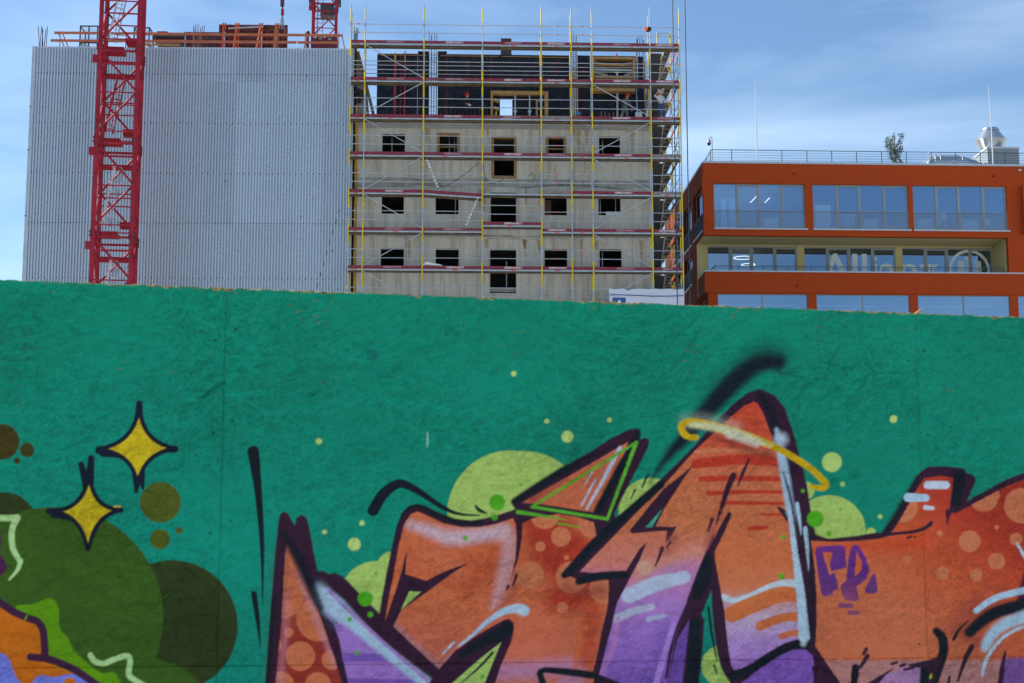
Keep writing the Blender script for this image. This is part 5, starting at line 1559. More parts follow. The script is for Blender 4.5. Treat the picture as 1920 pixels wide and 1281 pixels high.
def cage(label, px, py0, dep, w, d, nx, group, zlow=None):
    x, z1 = at(px, py0, dep)
    t = thing('rebar_cage', label, 'rebar cage', SF.w(x, dep, zb), SF.th, group)
    h = z1 - zb
    for i in range(nx):
        for j in (0, 1):
            xx = -w / 2 + w * i / (nx - 1)
            MB().tube((xx, j * d, 0), (xx + random.uniform(-0.02, 0.02), j * d, h * random.uniform(0.93, 1.0)), 0.02, 5).build('upright_bar', M['rebar'], t)
    st = MB()
    z = 0.1
    while z < h * 0.78:
        for y in (-0.02, d + 0.02):
            st.box(-w / 2 - 0.03, w / 2 + 0.03, y - 0.008, y + 0.008, z - 0.009, z + 0.009)
        for xx in (-w / 2 - 0.03, w / 2 + 0.03):
            st.box(xx - 0.008, xx + 0.008, -0.02, d + 0.02, z - 0.009, z + 0.009)
        z += 0.14
    st.build('stirrup', M['rebar'], t, kind='stuff')
    return t
cage('column rebar cage standing in the left gap of the dark formwork', 812, 57, FY - 0.1, 0.40, 0.22, 4, 'column rebar cages')
cage('column rebar cage standing in the gap right of the doorway, beside the pole', 1074, 58, FY - 0.1, 0.34, 0.22, 4, 'column rebar cages')
cage('column rebar cage standing between the window box and the stair bay', 1212, 105, FY + 0.6, 0.36, 0.3, 4, 'column rebar cages')
def bars(label, pts, dep, group):
    x, z1 = at(pts[0][0], pts[0][1], dep)
    t = thing('rebar_bundle', label, 'rebar', SF.w(x, dep, zb), SF.th, group)
    for px, py in pts:
        xx, zz = at(px, py, dep)
        MB().path([(xx - x, random.uniform(-0.1, 0.1), 0), (xx - x + random.uniform(-0.1, 0.1) * 0.5, 0, (zz - zb) * 0.7), (xx - x + 0.02, 0.03, zz - zb)], 0.024, 5).build('bar', M['rebar'], t)
    return t
bars('thick dark rebar uprights right of the raised window box', [(1193, 72), (1195, 68), (1199, 69), (1203, 68), (1206, 75)], FY + 0.3, None)
bars('thin splayed rebar bundle above the left end of the concrete shell', [(664, 50), (665.5, 58), (668, 53), (670.5, 52), (667, 62)], CY + 0.6, None)
# brown raking timber at the left end and the grey end wall behind it
a, b = at(671, 98, FY), at(706, 217, FY)
o = MB().beam((a[0], FY - 0.1, a[1]), (b[0], FY - 0.1, zb), 0.12, 0.16).build('raking_timber', M['timber_dk'])
o.location, o.rotation_euler = SF.o, (0, 0, SF.th)
tag(o, 'dark brown raking timber slanting down to the left end of the formwork storey', 'timber')
x0, z1 = at(667, 100, CY + 0.6)
x1, _ = at(678, 100, CY + 0.6)
ew = thing('end_wall_formwork', 'grey ribbed end wall formwork at the left end above the concrete shell', 'formwork', SF.o, SF.th)
for i in range(4):
    y_ = CY + 0.6 + i * 1.2
    MB().prism([(x0, zb), (x0 + 0.75, zb), (x0 + 0.42, z1 - 0.9), (x0 + 0.16, z1), (x0, z1)], y_, y_ + 0.09).build('panel', M['slab'], ew)
    MB().box(x0 - 0.06, x0 - 0.005, y_, y_ + 1.18, zb, z1).build('rib_sheet', M['galv'], ew)
pp = [at(x, y, CY + 0.2) for x, y in ((664, 176), (668, 168), (676, 172), (677, 184), (672, 192))]
o = MB().path([(x, CY + 0.25, z) for x, z in pp], [0.10, 0.16, 0.17, 0.15, 0.08], 8).build('black_hose', M['membrane'], None, smooth=True)
o.location, o.rotation_euler = SF.o, (0, 0, SF.th)
tag(o, 'bulky black folded hose hanging in the gap left of the formwork storey', 'hose')

# ------------------------------------------------------------------ scaffold
SCF = thing('scaffold', 'tube scaffold with yellow posts and dark red toe boards across the concrete shell', 'scaffold', SF.o, SF.th)
ST = [-0.75, 0, 3.07, 6.14, 9.21, 10.78, 11.87, 14.94, 16.50]
def standard(x, y, top, seed, low=0.0, name='standard'):
    r_ = random.Random(seed)
    mb = MB()
    z = low
    cuts = [low]
    for k in range(14, -2, -1):
        zd = dz(k)
        if zd < low + 0.6 or zd > top - 0.3: continue
        if r_.random() < 0.86:
            a, b = zd - r_.uniform(0.5, 0.95), min(zd + r_.uniform(0.15, 0.75), top)
            if a > cuts[-1] + 0.1: cuts += [a, b]
    if top - cuts[-1] > 1.2 and r_.random() < 0.7: cuts += [top - 0.95, top - 0.25]
    cuts.append(top)
    for i in range(len(cuts) - 1):
        if cuts[i + 1] - cuts[i] < 0.02: continue
        mb.tube((x, y, cuts[i]), (x, y, cuts[i + 1]), 0.037 if i % 2 else 0.031, 7, i % 2)
    return mb.build(name, [M['galv'], M['tube_y']], SCF)
TOPZ = SF.at(904, 10, 0)[1]
for i, x in enumerate(ST):
    standard(x, 0.0, SF.at(1273, 14, 0)[1] if i == 8 else TOPZ - 0.03 * i * 0, 40 + i)
    standard(x, 0.73, dz(0) + (1.9 if i in (0, 5, 7) else 0.05), 60 + i, name='inner_standard')
lens = [ST[i + 1] - ST[i] for i in range(8)]
mesh_cache = {}
def cached(key, fn):
    if key not in mesh_cache: mesh_cache[key] = fn()
    return mesh_cache[key]
def deck_mesh(L_):
    mb = MB()
    mb.box(0.03, L_ - 0.03, 0, 0.31, -0.012, 0.0, 1)
    mb.box(0.03, L_ - 0.03, 0, 0.022, -0.085, -0.0125, 0)
    mb.box(0.03, L_ - 0.03, 0.288, 0.31, -0.085, -0.0125, 1)
    for e in (0.03, L_ - 0.07):
        mb.box(e, e + 0.04, 0.0225, 0.2875, -0.085, -0.0125, 1)
    n = max(1, int(L_ / 0.75))
    for k in range(1, n + 1):
        x = L_ * k / (n + 1)
        mb.box(x - 0.02, x + 0.02, 0.0225, 0.2875, -0.05, -0.0125, 1)
    mb.box(0.07, L_ - 0.07, 0.13, 0.18, -0.045, -0.0125, 1)
    return mb.mesh('deck_plank', [M['galv'], M['deck_ply']])
def toe_mesh(L_, m_): return MB().box(0.02, L_ - 0.02, 0, 0.03, 0.012, 0.165).mesh('toe_board', m_)
def rail_mesh(L_): return MB().tube((0.0, 0, 0), (L_, 0, 0), 0.021, 6).mesh('guardrail', M['galv'])
L_BIG = text_mesh('lettering', 'GEMEINHARDT', 0.93, 0.105, M['letter'])
L_FADE = text_mesh('lettering', 'GEMEINHARDT', 0.93, 0.105, M['letter_f'])
L_SYS = text_mesh('lettering', 'Layher 16', 0.48, 0.085, M['letter'])
TXT = {  # (level, bay): (position along the board, faded)
    (0, 1): (.52, 1), (0, 2): (.52, 0), (0, 3): (.53, 1), (0, 4): (.5, 0), (0, 6): (.52, 1), (0, 7): (.5, 0),
    (1, 1): (.52, 1), (1, 2): (.52, 1), (1, 3): (.52, 0), (1, 4): (.5, 0), (1, 6): (.52, 0), (1, 7): (.5, 0),
    (2, 2): (.5, 0), (2, 3): (.5, 1), (2, 6): (.5, 0), (2, 7): (.52, 1),
    (3, 2): (.5, 1), (3, 3): (.52, 0), (3, 6): (.52, 0), (3, 4): (.5, 1),
    (4, 1): (.52, 0), (4, 6): (.52, 0),
    (5, 1): (.52, 1), (5, 2): (.5, 1), (5, 3): (.52, 0), (5, 4): (.5, 0), (5, 6): (.54, 1), (5, 7): (.52, 0),
    (6, 1): (.5, 1), (6, 2): (.55, 0), (6, 3): (.52, 0), (6, 4): (.52, 0), (6, 6): (.54, 1), (6, 7): (.5, 2)}
GREY = {(2, 4), (3, 7), (4, 4), (4, 7), (4, 7)}
PALE_RED = mat('worn_red_board', (0.2, 0.045, 0.055), 0.8, var=0.4, scale=6, dirt=(0.25, 0.17, 0.17), dirt_amt=0.6, dscale=7)
WORN = {(0, 5), (1, 5), (2, 3), (2, 5), (3, 4), (3, 5), (1, 2), (5, 2)}
tag_me = MB().box(-0.11, 0.11, -0.004, 0.0, -0.022, 0.022).mesh('red_label', M['tagred'])
clip_me = MB().box(-0.035, 0.035, -0.03, 0.012, -0.04, 0.03).mesh('rail_clip', M['tagred'])
br_me = MB().box(-0.02, 0.02, 0.03, 0.70, -0.13, -0.09).mesh('transom', M['galv'])
r3 = random.Random(21)
for k in range(0, 8):
    for i, L_ in enumerate(lens):
        zk_ = dz(k)
        if (k, i) == (5, 3): zk_ = dz(5) + 0.33
        key = round(L_, 2)
        x = ST[i]
        tilt = 0.0
        if (k, i) == (4, 2): tilt = 0.06
        for j in range(2):
            o = put(cached(('deck', key), lambda: deck_mesh(L_)), 'deck_plank', SCF, (x, 0.06 + j * 0.325, zk_))
            o.rotation_euler = (0, tilt, 0)
        if not (k == 4 and i == 3):
            mm = M['toe_grey'] if (k, i) in GREY else PALE_RED if (k, i) in WORN else M['toe']
            tb = put(cached(('toe', key, mm.name), lambda: toe_mesh(L_, mm)), 'toe_board', SCF, (x, 0.036, zk_))
            tb.rotation_euler = (0, tilt, 0)
            if (k, i) in TXT:
                pos, fd_ = TXT[(k, i)]
                me = (L_BIG, L_FADE, L_SYS)[fd_]
                wd = 0.48 if fd_ == 2 else 0.93
                put(me, 'lettering', tb, (pos * L_ - wd / 2, -0.002, 0.036))
        if r3.random() < 0.5 or i in (0,):
            put(tag_me, 'red_label', SCF, (x + (L_ / 2 if i in (0, 4, 5, 7) else r3.uniform(0.3, 0.7) * L_), 0.056, zk_ - 0.045))
        for q in (0.57, 1.03):
            if k == 4 and i == 3 and q > 0.6: continue
            g_me = cached(('rail', key), lambda: rail_mesh(L_))
            put(g_me, 'guardrail', SCF, (x, 0.03, zk_ + q), (0, -r3.uniform(-0.003, 0.003), 0))
            if k == 1 and i < 7:
                put(g_me, 'inner_guardrail', SCF, (x, 0.70, zk_ + q), (0, -r3.uniform(-0.003, 0.003), 0))
            if i in (0, 4, 5) and r3.random() < 0.8:
                put(clip_me, 'rail_clip', SCF, (x + L_ * 0.55, 0.0, zk_ + q))
    for x in ST:
        put(br_me, 'transom', SCF, (x, 0, dz(k)))
        if r3.random() < 0.5:
            MB().box(x - 0.045, x + 0.045, -0.03, 0.06, dz(k) + 0.9, dz(k) + 1.08).build('coupler', M['galv' if r3.random() < 0.6 else 'tube_y'], SCF)
# diagonal braces
def brace(x0, z0, x1, z1):
    MB().tube((x0, -0.05, z0), (x1, -0.05, z1), 0.024, 6).build('diagonal_brace', M['galv'], SCF)
for k in range(0, 7):
    a, b = (0.02, 3.05) if k % 2 == 0 else (3.05, 0.02)
    brace(a, dz(k) - 0.12, b, dz(k + 1) + 0.12)
for k in range(1, 7):
    a, b = (11.9, 14.9) if k % 2 == 1 else (14.9, 11.9)
    brace(a, dz(k) - 0.15, b, dz(k + 1) + 0.15)
# access ladders
def ladder(xa, za, xb, zb_, y):
    t = bpy.data.objects.new('access_ladder', None)
    COL.objects.link(t)
    t.parent = SCF
    for s_ in (0, 0.28):
        MB().beam((xa, y + s_, za), (xb, y + s_, zb_), 0.02, 0.03).build('stile', M['ladder'], t)
    for q in range(9):
        f = (q + 0.5) / 9
        p = Vector((xa + (xb - xa) * f, y, za + (zb_ - za) * f))
        MB().box(p.x - 0.055, p.x + 0.055, y - 0.03, y + 0.31, p.z - 0.035, p.z + 0.035).build('rung', M['ladder'], t)
a, b = SF.at(800, 299, 0.35), SF.at(822, 354, 0.35)
ladder(a[0], a[1], b[0], b[1], 0.3)
a, b = SF.at(897, 369, 0.35), SF.at(873, 425, 0.35)
ladder(a[0], a[1], b[0], b[1], 0.3)
# side scaffold running back along the right wall, with stair flights
SX0, SX1 = 15.77, 16.50
for j in range(1, 6):
    y = 0.73 + 2.57 * j
    top = dz(0) + (2.0 if j <= 2 else 0.1)
    standard(SX0, y, top, 100 + j, name='inner_standard')
    standard(SX1, y, top, 120 + j, name='side_standard')
    if j <= 2:
        MB().tube((SX0, y, top - 0.12), (SX1, y, top - 0.12), 0.026, 6).build('top_transom', M['galv'], SCF)
        for sx, s_ in ((SX0, 1), (SX1, -1)):
            MB().beam((sx + s_ * 0.02, y, top - 0.42), (sx + s_ * 0.17, y, top - 0.14), 0.05, 0.05).build('corner_gusset', M['tube_y'], SCF)
def side_deck_mesh():
    mb = MB()
    mb.box(0, 0.35, 0.03, 2.54, -0.012, 0, 1)
    for x in (0, 0.328): mb.box(x, x + 0.022, 0.03, 2.54, -0.085, -0.0125, 0)
    for y in (0.03, 0.85, 1.7, 2.50): mb.box(0.0225, 0.3275, y, y + 0.04, -0.06, -0.0125, 0)
    return mb.mesh('side_deck', [M['galv'], M['deck_ply']])
sdm = side_deck_mesh()
rm = MB().tube((0, 0, 0), (0, 2.57, 0), 0.021, 6).mesh('side_guardrail', M['galv'])
tm = MB().box(0, 0.03, 0.02, 2.55, 0.012, 0.165).mesh('side_toe_board', M['toe'])
for k in range(0, 8):
    for j in range(0, 5):
        y = 0.73 + 2.57 * j
        for s_ in (0, 1):
            if s_ == 1 and j == 0: continue
            put(sdm, 'side_deck', SCF, (SX0 + 0.01 + 0.36 * s_, y, dz(k)))
        for q in (0.57, 1.03):
            put(rm, 'side_guardrail', SCF, (SX1 - 0.03, y, dz(k) + q))
        put(tm, 'side_toe_board', SCF, (SX1 - 0.04, y, dz(k)))
        MB().tube((SX1 + 0.03, y, dz(k) + 0.1), (SX1 + 0.03, y + 2.57, dz(k) + (1.9 if (j + k) % 2 else -1.7)), 0.022, 5).build('side_brace', M['galv'], SCF)
        for sx, s_ in ((SX0, 1), (SX1, -1)):
            MB().beam((sx + s_ * 0.02, y + 2.57, dz(k) - 0.40), (sx + s_ * 0.2, y + 2.57, dz(k) - 0.09), 0.05, 0.06).build('deck_bracket', M['tube_y'], SCF)
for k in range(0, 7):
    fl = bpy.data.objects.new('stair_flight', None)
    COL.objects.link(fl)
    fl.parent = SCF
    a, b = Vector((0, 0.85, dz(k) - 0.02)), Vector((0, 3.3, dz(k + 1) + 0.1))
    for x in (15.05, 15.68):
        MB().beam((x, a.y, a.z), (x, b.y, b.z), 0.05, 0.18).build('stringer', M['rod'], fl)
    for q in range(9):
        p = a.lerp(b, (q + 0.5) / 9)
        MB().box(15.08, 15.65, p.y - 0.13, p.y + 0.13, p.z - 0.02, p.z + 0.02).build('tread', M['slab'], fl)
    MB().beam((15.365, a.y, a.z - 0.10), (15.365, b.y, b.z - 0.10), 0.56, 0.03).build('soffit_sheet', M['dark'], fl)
# white rags on the low deck
pts = [SF.at(x, y, 0.1) for x, y in ((792, 497), (800, 493), (810, 495), (822, 496.5), (830, 497.5))]
o = MB().path([(x, 0.2, z) for x, z in pts], [0.03, 0.10, 0.07, 0.06, 0.02], 7).build('crumpled_sheet', M['white'], None, smooth=True)
o.location, o.rotation_euler = SF.o, (0, 0, SF.th)
tag(o, 'crumpled white plastic sheet lying on the lowest visible scaffold deck', 'sheet')
# cables looped over the concrete
for name_pts, lab in (([(793, 345), (815, 350), (840, 347), (870, 328), (899, 304)], 'thin black cable sagging over the concrete left of the centre windows'),
                      ([(906, 306), (908, 325), (915, 342), (928, 344), (945, 335)], 'thin black cable looping beside the tall centre window'),
                      ([(975, 352), (1010, 350), (1050, 347), (1100, 349), (1150, 353), (1168, 356)], 'long black cable lying along the concrete joint right of centre'),
                      ([(988, 337), (995, 342), (1002, 335), (998, 325), (992, 330)], 'small loose cable knot on the concrete right of the centre window')):
    pts = [SF.at(x, y, CY - 0.04) for x, y in name_pts]
    sp = smooth_pts(pts, False, 4)
    o = MB().path([(float(x), CY - 0.05, float(z)) for x, z in sp], 0.010, 5).build('cable', M['cable'])
    o.location, o.rotation_euler = SF.o, (0, 0, SF.th)
    tag(o, lab, 'cable')
# banner at the lower right
BN = thing('site_banner', 'white cloth banner with blue house emblem hung at the foot of the scaffold', 'banner', SF.o, SF.th)
x0, zt_ = SF.at(1142, 541, -0.09)
x1, zr_ = SF.at(1282, 542, -0.09)
nb, hz_ = 40, 3.2
vs, fs = [], []
for i in range(nb + 1):
    for j in range(9):
        t = i / nb
        x = x0 + (x1 - x0) * t
        sag = 0.03 * math.sin(t * PI * 5) ** 2 + (0.10 if 0.2 < t < 0.3 else 0) * math.sin((t - 0.2) * 10 * PI)
        z = zt_ + (zr_ - zt_) * t - sag * (1 - j / 8) - hz_ * j / 8
        vs.append((x, -0.09 + 0.02 * math.sin(t * 23 + j * 0.4) - 0.012 * math.cos(t * 51), z))
for i in range(nb):
    for j in range(8):
        a = i * 9 + j
        fs.append((a, a + 1, a + 10, a + 9))
vs2 = [(x, y + 0.006, z) for x, y, z in vs]
n_ = len(vs)
MB().add(vs + vs2, fs + [tuple(q + n_ for q in f[::-1]) for f in fs]).build('cloth', M['banner'], BN, smooth=True)
lx0, lz = SF.at(1149, 558, -0.14)
lx1, _ = SF.at(1173, 558, -0.14)
w_ = lx1 - lx0
e_ = MB()
e_.prism([(lx0, lz), (lx1, lz), (lx1, lz - w_), (lx0, lz - w_)], -0.135, -0.131)
e_.build('blue_square', M['blue'], BN)
MB().prism([(lx0 + w_ * 0.5, lz - 0.10), (lx0 + w_ * 0.84, lz - 0.44), (lx0 + w_ * 0.84, lz - w_ * 0.95), (lx0 + w_ * 0.16, lz - w_ * 0.95), (lx0 + w_ * 0.16, lz - 0.44)], -0.142, -0.138).build('white_house', M['white'], BN)
pts = [SF.at(x, y, -0.14) for x, y in ((1143, 553), (1165, 553), (1190, 554), (1225, 555.5), (1255, 555.5), (1281, 554.5))]
MB().path([(x, -0.14, z) for x, z in pts], 0.022, 5).build('blue_line', M['blue'], BN)
# jacket hung on the guardrail
x, z = SF.at(1214, 55, -0.06)
JK = thing('hung_jacket', 'orange and black work jacket hung on the topmost scaffold guardrail', 'jacket', SF.w(x, -0.06, z), SF.th)
def lump(pts, seed):
    r_ = random.Random(seed)
    mb_ = MB()
    n = len(pts)
    layers = []
    for d, sc in ((-0.09, 0.45), (-0.06, 0.9), (0.0, 1.0), (0.05, 0.6)):
        cxx, czz = sum(p[0] for p in pts) / n, sum(p[1] for p in pts) / n
        layers.append([(cxx + (x - cxx) * sc + r_.uniform(-0.012, 0.012), d + r_.uniform(-0.02, 0.02), czz + (z - czz) * sc) for x, z in pts])
    vs_ = [p for l in layers for p in l]
    fs_ = [(i * n + k, i * n + (k + 1) % n, (i + 1) * n + (k + 1) % n, (i + 1) * n + k) for i in range(3) for k in range(n)]
    fs_ += [tuple(range(n))[::-1], tuple(3 * n + k for k in range(n))]
    return mb_.add(vs_, fs_)
lump([(-0.20, 0.07), (-0.13, 0.10), (-0.09, 0.06), (-0.04, 0.13), (0.03, 0.12), (0.05, 0.02), (0.02, -0.07), (-0.05, -0.15), (-0.09, -0.11), (-0.10, -0.04), (-0.16, -0.09), (-0.18, -0.02)], 3).build('orange_half', M['cloth_o'], JK)
lump([(0.03, 0.13), (0.08, 0.15), (0.14, 0.10), (0.17, 0.11), (0.21, 0.02), (0.19, -0.05), (0.13, -0.08), (0.10, -0.15), (0.05, -0.13), (0.01, -0.18), (-0.04, -0.15), (0.02, -0.05)], 5).build('black_half', M['cloth_k'], JK)
# hoist ropes in front of the right end
for px, lab, dep in ((1288.5, 'right one of two vertical hoist ropes, between scaffold and orange building', -1.5), (1265, 'left one of two vertical hoist ropes, in front of the scaffold stair bay', -1.2)):
    x, _ = SF.at(px, 250, dep)
    o = MB().tube((0, 0, 0.2), (0, 0, 46), 0.026, 6).build('hoist_rope', M['rope'])
    o.location = SF.w(x, dep, 0)
    tag(o, lab, 'rope', 'hoist ropes')
# white box and bag on the working deck
def small_box(label, px0, py0, px1, dep, m_):
    x0, z1 = SF.at(px0, py0, dep)
    x1, _ = SF.at(px1, py0, dep)
    t = thing('carton', label, 'box', SF.w((x0 + x1) / 2, dep, zb), SF.th)
    w = x1 - x0
    MB().box(-w / 2, w / 2, 0, w * 0.8, 0, z1 - zb).build('body', m_, t)
    MB().box(-w / 2 - 0.004, w / 2 + 0.004, -0.004, w * 0.81, z1 - zb - 0.05, z1 - zb + 0.004).build('lid', m_, t)
small_box('white carton standing on the working deck near the stair bay', 1191.5, 210.5, 1204, 1.2, M['banner'])
# ------------------------------------------------------------------ orange office building
OF = Frame(12.0061, 97.7481, 0.0449213)
OB = thing('office_building', 'orange rendered office building with wide glazed bays and a yellow recessed storey', 'building', OF.o, OF.th)
def oa(px, py, dep=0.0): return OF.at(px, py, dep)
XR = 27.0                                   # the front runs on past the picture
BD = 17.0
z_roof = oa(1322, 302)[1]
z_w1t, z_w1b = oa(1340, 343.5)[1], oa(1340, 427)[1]
z_sof = oa(1322, 441)[1]
z_par = oa(1322, 507)[1]
z_parb = oa(1322, 548)[1]
LD = 2.75                                    # depth of the recessed storey
z_lwt = oa(1340, 461, LD)[1]
z_lfl = z_par - 0.95
z_w3t = oa(1340, 550.5, 0.06)[1]
z_w3b = z_w3t - 2.95
rx = oa(1889, 455)[0]                        # right end of the recess
win1 = [(oa(a, 390)[0], oa(b, 390)[0]) for a, b in ((1339, 1510), (1524.5, 1704), (1712.5, 1888.5))]
step = win1[2][0] - win1[1][0]
wall = MB()
h1 = [(a, b, z_w1b, z_w1t) for a, b in win1] + [(win1[2][0] + step + 0.6, win1[2][1] + step + 0.6, z_w1b, z_w1t)]
wall_open(wall, 0, XR, z_sof, z_roof - 0.14, 0, 0.35, h1)
wall.build('upper_wall', M['orange'], OB)
MB().box(-0.03, XR, -0.05, 0.4, z_roof - 0.138, z_roof).build('roof_coping', M['coping'], OB)
MB().box(-0.05, 0.4, 0.402, BD, z_roof - 0.138, z_roof).build('roof_coping', M['coping'], OB)
for x in np.arange(2.4, XR, 3.0):
    MB().box(float(x) - 0.01, float(x) + 0.01, -0.054, -0.051, z_roof - 0.138, z_roof).build('coping_joint', M['frame'], OB)
# recess
MB().box(0.0, rx, 0.352, LD + 0.3, z_sof - 0.005, z_sof - 0.002).build('recess_soffit', M['yellow'], OB)
lw_ = [(oa(a, 480, LD)[0], oa(b, 480, LD)[0]) for a, b in ((1326.7, 1494.4), (1508, 1679), (1692, 1861))]
hl = [(a, b, z_lfl + 0.02, z_lwt) for a, b in lw_]
wl = MB()
wall_open(wl, 0.0, rx + 0.3, z_lfl, z_sof - 0.007, LD, LD + 0.25, hl)
wl.build('recess_wall', M['yellow'], OB)
MB().box(rx, rx + 0.02, 0.355, LD - 0.002, z_lfl, z_sof - 0.007).build('recess_side', M['yellow'], OB)
MB().box(rx + 0.025, XR, 0, 0.35, z_par, z_sof - 0.002).build('right_wall', M['orange'], OB)
MB().box(0.0, rx + 0.3, 0.302, LD + 0.3, z_lfl - 0.3, z_lfl - 0.002).build('terrace_floor', M['slab'], OB)
MB().box(0, XR, 0, 0.3, z_parb, z_par - 0.08).build('parapet', M['orange'], OB)
MB().box(-0.04, XR, -0.05, 0.34, z_par - 0.078, z_par).build('parapet_coping', M['coping'], OB)
for x in np.arange(3.1, XR, 4.0):
    MB().box(float(x) - 0.01, float(x) + 0.01, -0.054, -0.051, z_par - 0.078, z_par).build('coping_joint', M['frame'], OB)
# lower storeys
win3 = [(oa(a, 560, 0.06)[0], oa(b, 560, 0.06)[0]) for a, b in ((1346, 1514), (1531, 1705), (1721, 1893), (1909, 2080))]
h3 = [(a, b, z_w3b, z_w3t) for a, b in win3]
for k in range(1, 5):
    h3 += [(a, b, z_w3b - 3.5 * k, z_w3t - 3.5 * k) for a, b in win3]
wl = MB()
wall_open(wl, 0.2, XR, 0, z_parb - 0.002, 0.06, 0.36, h3)
wl.build('lower_wall', M['orange'], OB)
# flank, with its own windows
def flank(x, y0, y1, z0, z1, holes, m_):
    mb = MB()
    wall_open(mb, y0, y1, z0, z1, -0.35, 0.0, holes)          # drawn in (y, z) and turned onto the flank
    mb.v = [(x - yy, xx, zz) for xx, yy, zz in mb.v]
    return mb.build('flank_wall', m_, OB)
fw_ = [(0.55, 4.1), (4.9, 8.4), (9.4, 12.6)]
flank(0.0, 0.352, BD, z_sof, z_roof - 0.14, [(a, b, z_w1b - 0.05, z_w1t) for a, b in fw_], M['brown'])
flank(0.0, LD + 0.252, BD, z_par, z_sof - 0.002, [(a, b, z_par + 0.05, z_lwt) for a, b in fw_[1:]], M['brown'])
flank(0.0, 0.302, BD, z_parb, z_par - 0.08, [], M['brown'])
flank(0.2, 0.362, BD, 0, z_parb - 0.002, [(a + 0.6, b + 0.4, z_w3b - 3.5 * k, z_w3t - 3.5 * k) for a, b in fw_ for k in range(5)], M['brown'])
MB().box(0, XR, BD + 0.002, BD + 0.3, 0, z_roof - 0.14).build('rear_wall', M['orange'], OB)
MB().box(XR + 0.002, XR + 0.3, 0, BD, 0, z_roof - 0.14).build('end_wall', M['orange'], OB)
MB().box(0.36, XR - 0.01, 0.41, BD - 0.01, z_roof - 0.5, z_roof - 0.2).build('roof_slab', M['slab'], OB)
for z in (z_sof + 0.31, z_lfl - 0.31):
    MB().box(0.37, XR - 0.02, LD + 0.32 if z > z_par else 0.4, BD - 0.02, z, z + 0.25).build('floor_slab', M['carpet'], OB)
MB().box(0.37, XR - 0.02, 0.41, LD + 0.31, z_sof + 0.31, z_sof + 0.56).build('floor_slab', M['carpet'], OB)
for k in range(5):
    z = z_w3b - 3.5 * k - 0.3
    if z > 0.3: MB().box(0.6, XR - 0.02, 0.4, BD - 0.02, z - 0.2, z).build('floor_slab', M['carpet'], OB)
# rooms behind the glass
def room(z0, z1, y0):
    MB().box(0.4, XR - 0.05, y0 + 6.0, y0 + 6.1, z0, z1).build('room_wall', M['room'], OB)
    MB().box(0.4, XR - 0.05, y0 + 0.3, y0 + 5.98, z1 - 0.06, z1).build('room_ceiling', M['ceil'], OB)
room(z_sof + 0.57, z_roof - 0.51, 0.36)
room(z_lfl + 0.0, z_sof - 0.03, LD + 0.25)
room(z_w3b - 0.29, z_parb + 0.02, 0.36)
for x in (win1[0][1] + 0.28, win1[1][1] + 0.16):
    MB().box(x - 0.06, x + 0.06, 0.5, 6.3, z_sof + 0.57, z_roof - 0.58).build('partition', M['room'], OB)

def window(x0, x1, z0, z1, dep, panes, pm, fw=0.06, sill=True, top=0.05):
    """panes: list of (x0, x1, kind) as fractions; kind 0 fixed, 1 opening leaf with its own frame"""
    f = MB()
    f.box(x0, x1, dep, dep + 0.09, z1 - top, z1 - 0.002)
    f.box(x0, x1, dep, dep + 0.09, z0 + 0.002, z0 + 0.05)
    f.box(x0, x0 + 0.035, dep, dep + 0.09, z0 + 0.051, z1 - top - 0.001)
    f.box(x1 - 0.035, x1, dep, dep + 0.09, z0 + 0.051, z1 - top - 0.001)
    w = bpy.data.objects.new('window', f.mesh('window', M['frame']))
    COL.objects.link(w)
    w.parent = OB
    for i, (a, b, kd) in enumerate(panes):
        pa, pb = x0 + (x1 - x0) * a, x0 + (x1 - x0) * b
        if i:
            MB().box(pa - fw / 2, pa + fw / 2, dep - 0.012, dep + 0.08, z0 + 0.052, z1 - top - 0.002).build('mullion', M['frame'], w)
        g0, g1, gz0, gz1 = pa + (fw / 2 if i else 0.036), pb - (fw / 2 if i < len(panes) - 1 else 0.036), z0 + 0.053, z1 - top - 0.003
        if kd:
            q = 0.085
            l_ = MB()
            l_.box(g0 + 0.002, g0 + q, dep - 0.02, dep + 0.06, gz0, gz1)
            l_.box(g1 - q, g1 - 0.002, dep - 0.02, dep + 0.06, gz0, gz1)
            l_.box(g0 + q + 0.001, g1 - q - 0.001, dep - 0.02, dep + 0.06, gz1 - q, gz1)
            l_.box(g0 + q + 0.001, g1 - q - 0.001, dep - 0.02, dep + 0.06, gz0, gz0 + q)
            l_.build('leaf_frame', M['frame'], w)
            g0, g1, gz0, gz1 = g0 + q + 0.001, g1 - q - 0.001, gz0 + q + 0.001, gz1 - q - 0.001
        MB().box(g0, g1, dep + 0.03, dep + 0.038, gz0, gz1).build('pane', pm, w)
    if sill:
        MB().box(x0 - 0.02, x1 + 0.12, -0.07, dep - 0.002, z0 - 0.10, z0 + 0.001).build('sill', M['coping'], w)
    return w
P4 = [(0, 0.25, 0), (0.25, 0.497, 1), (0.497, 0.745, 0), (0.745, 1.0, 1)]
mesh_mat = mat('railing_mesh_steel', (0.33, 0.36, 0.4), 0.5, 0.4)
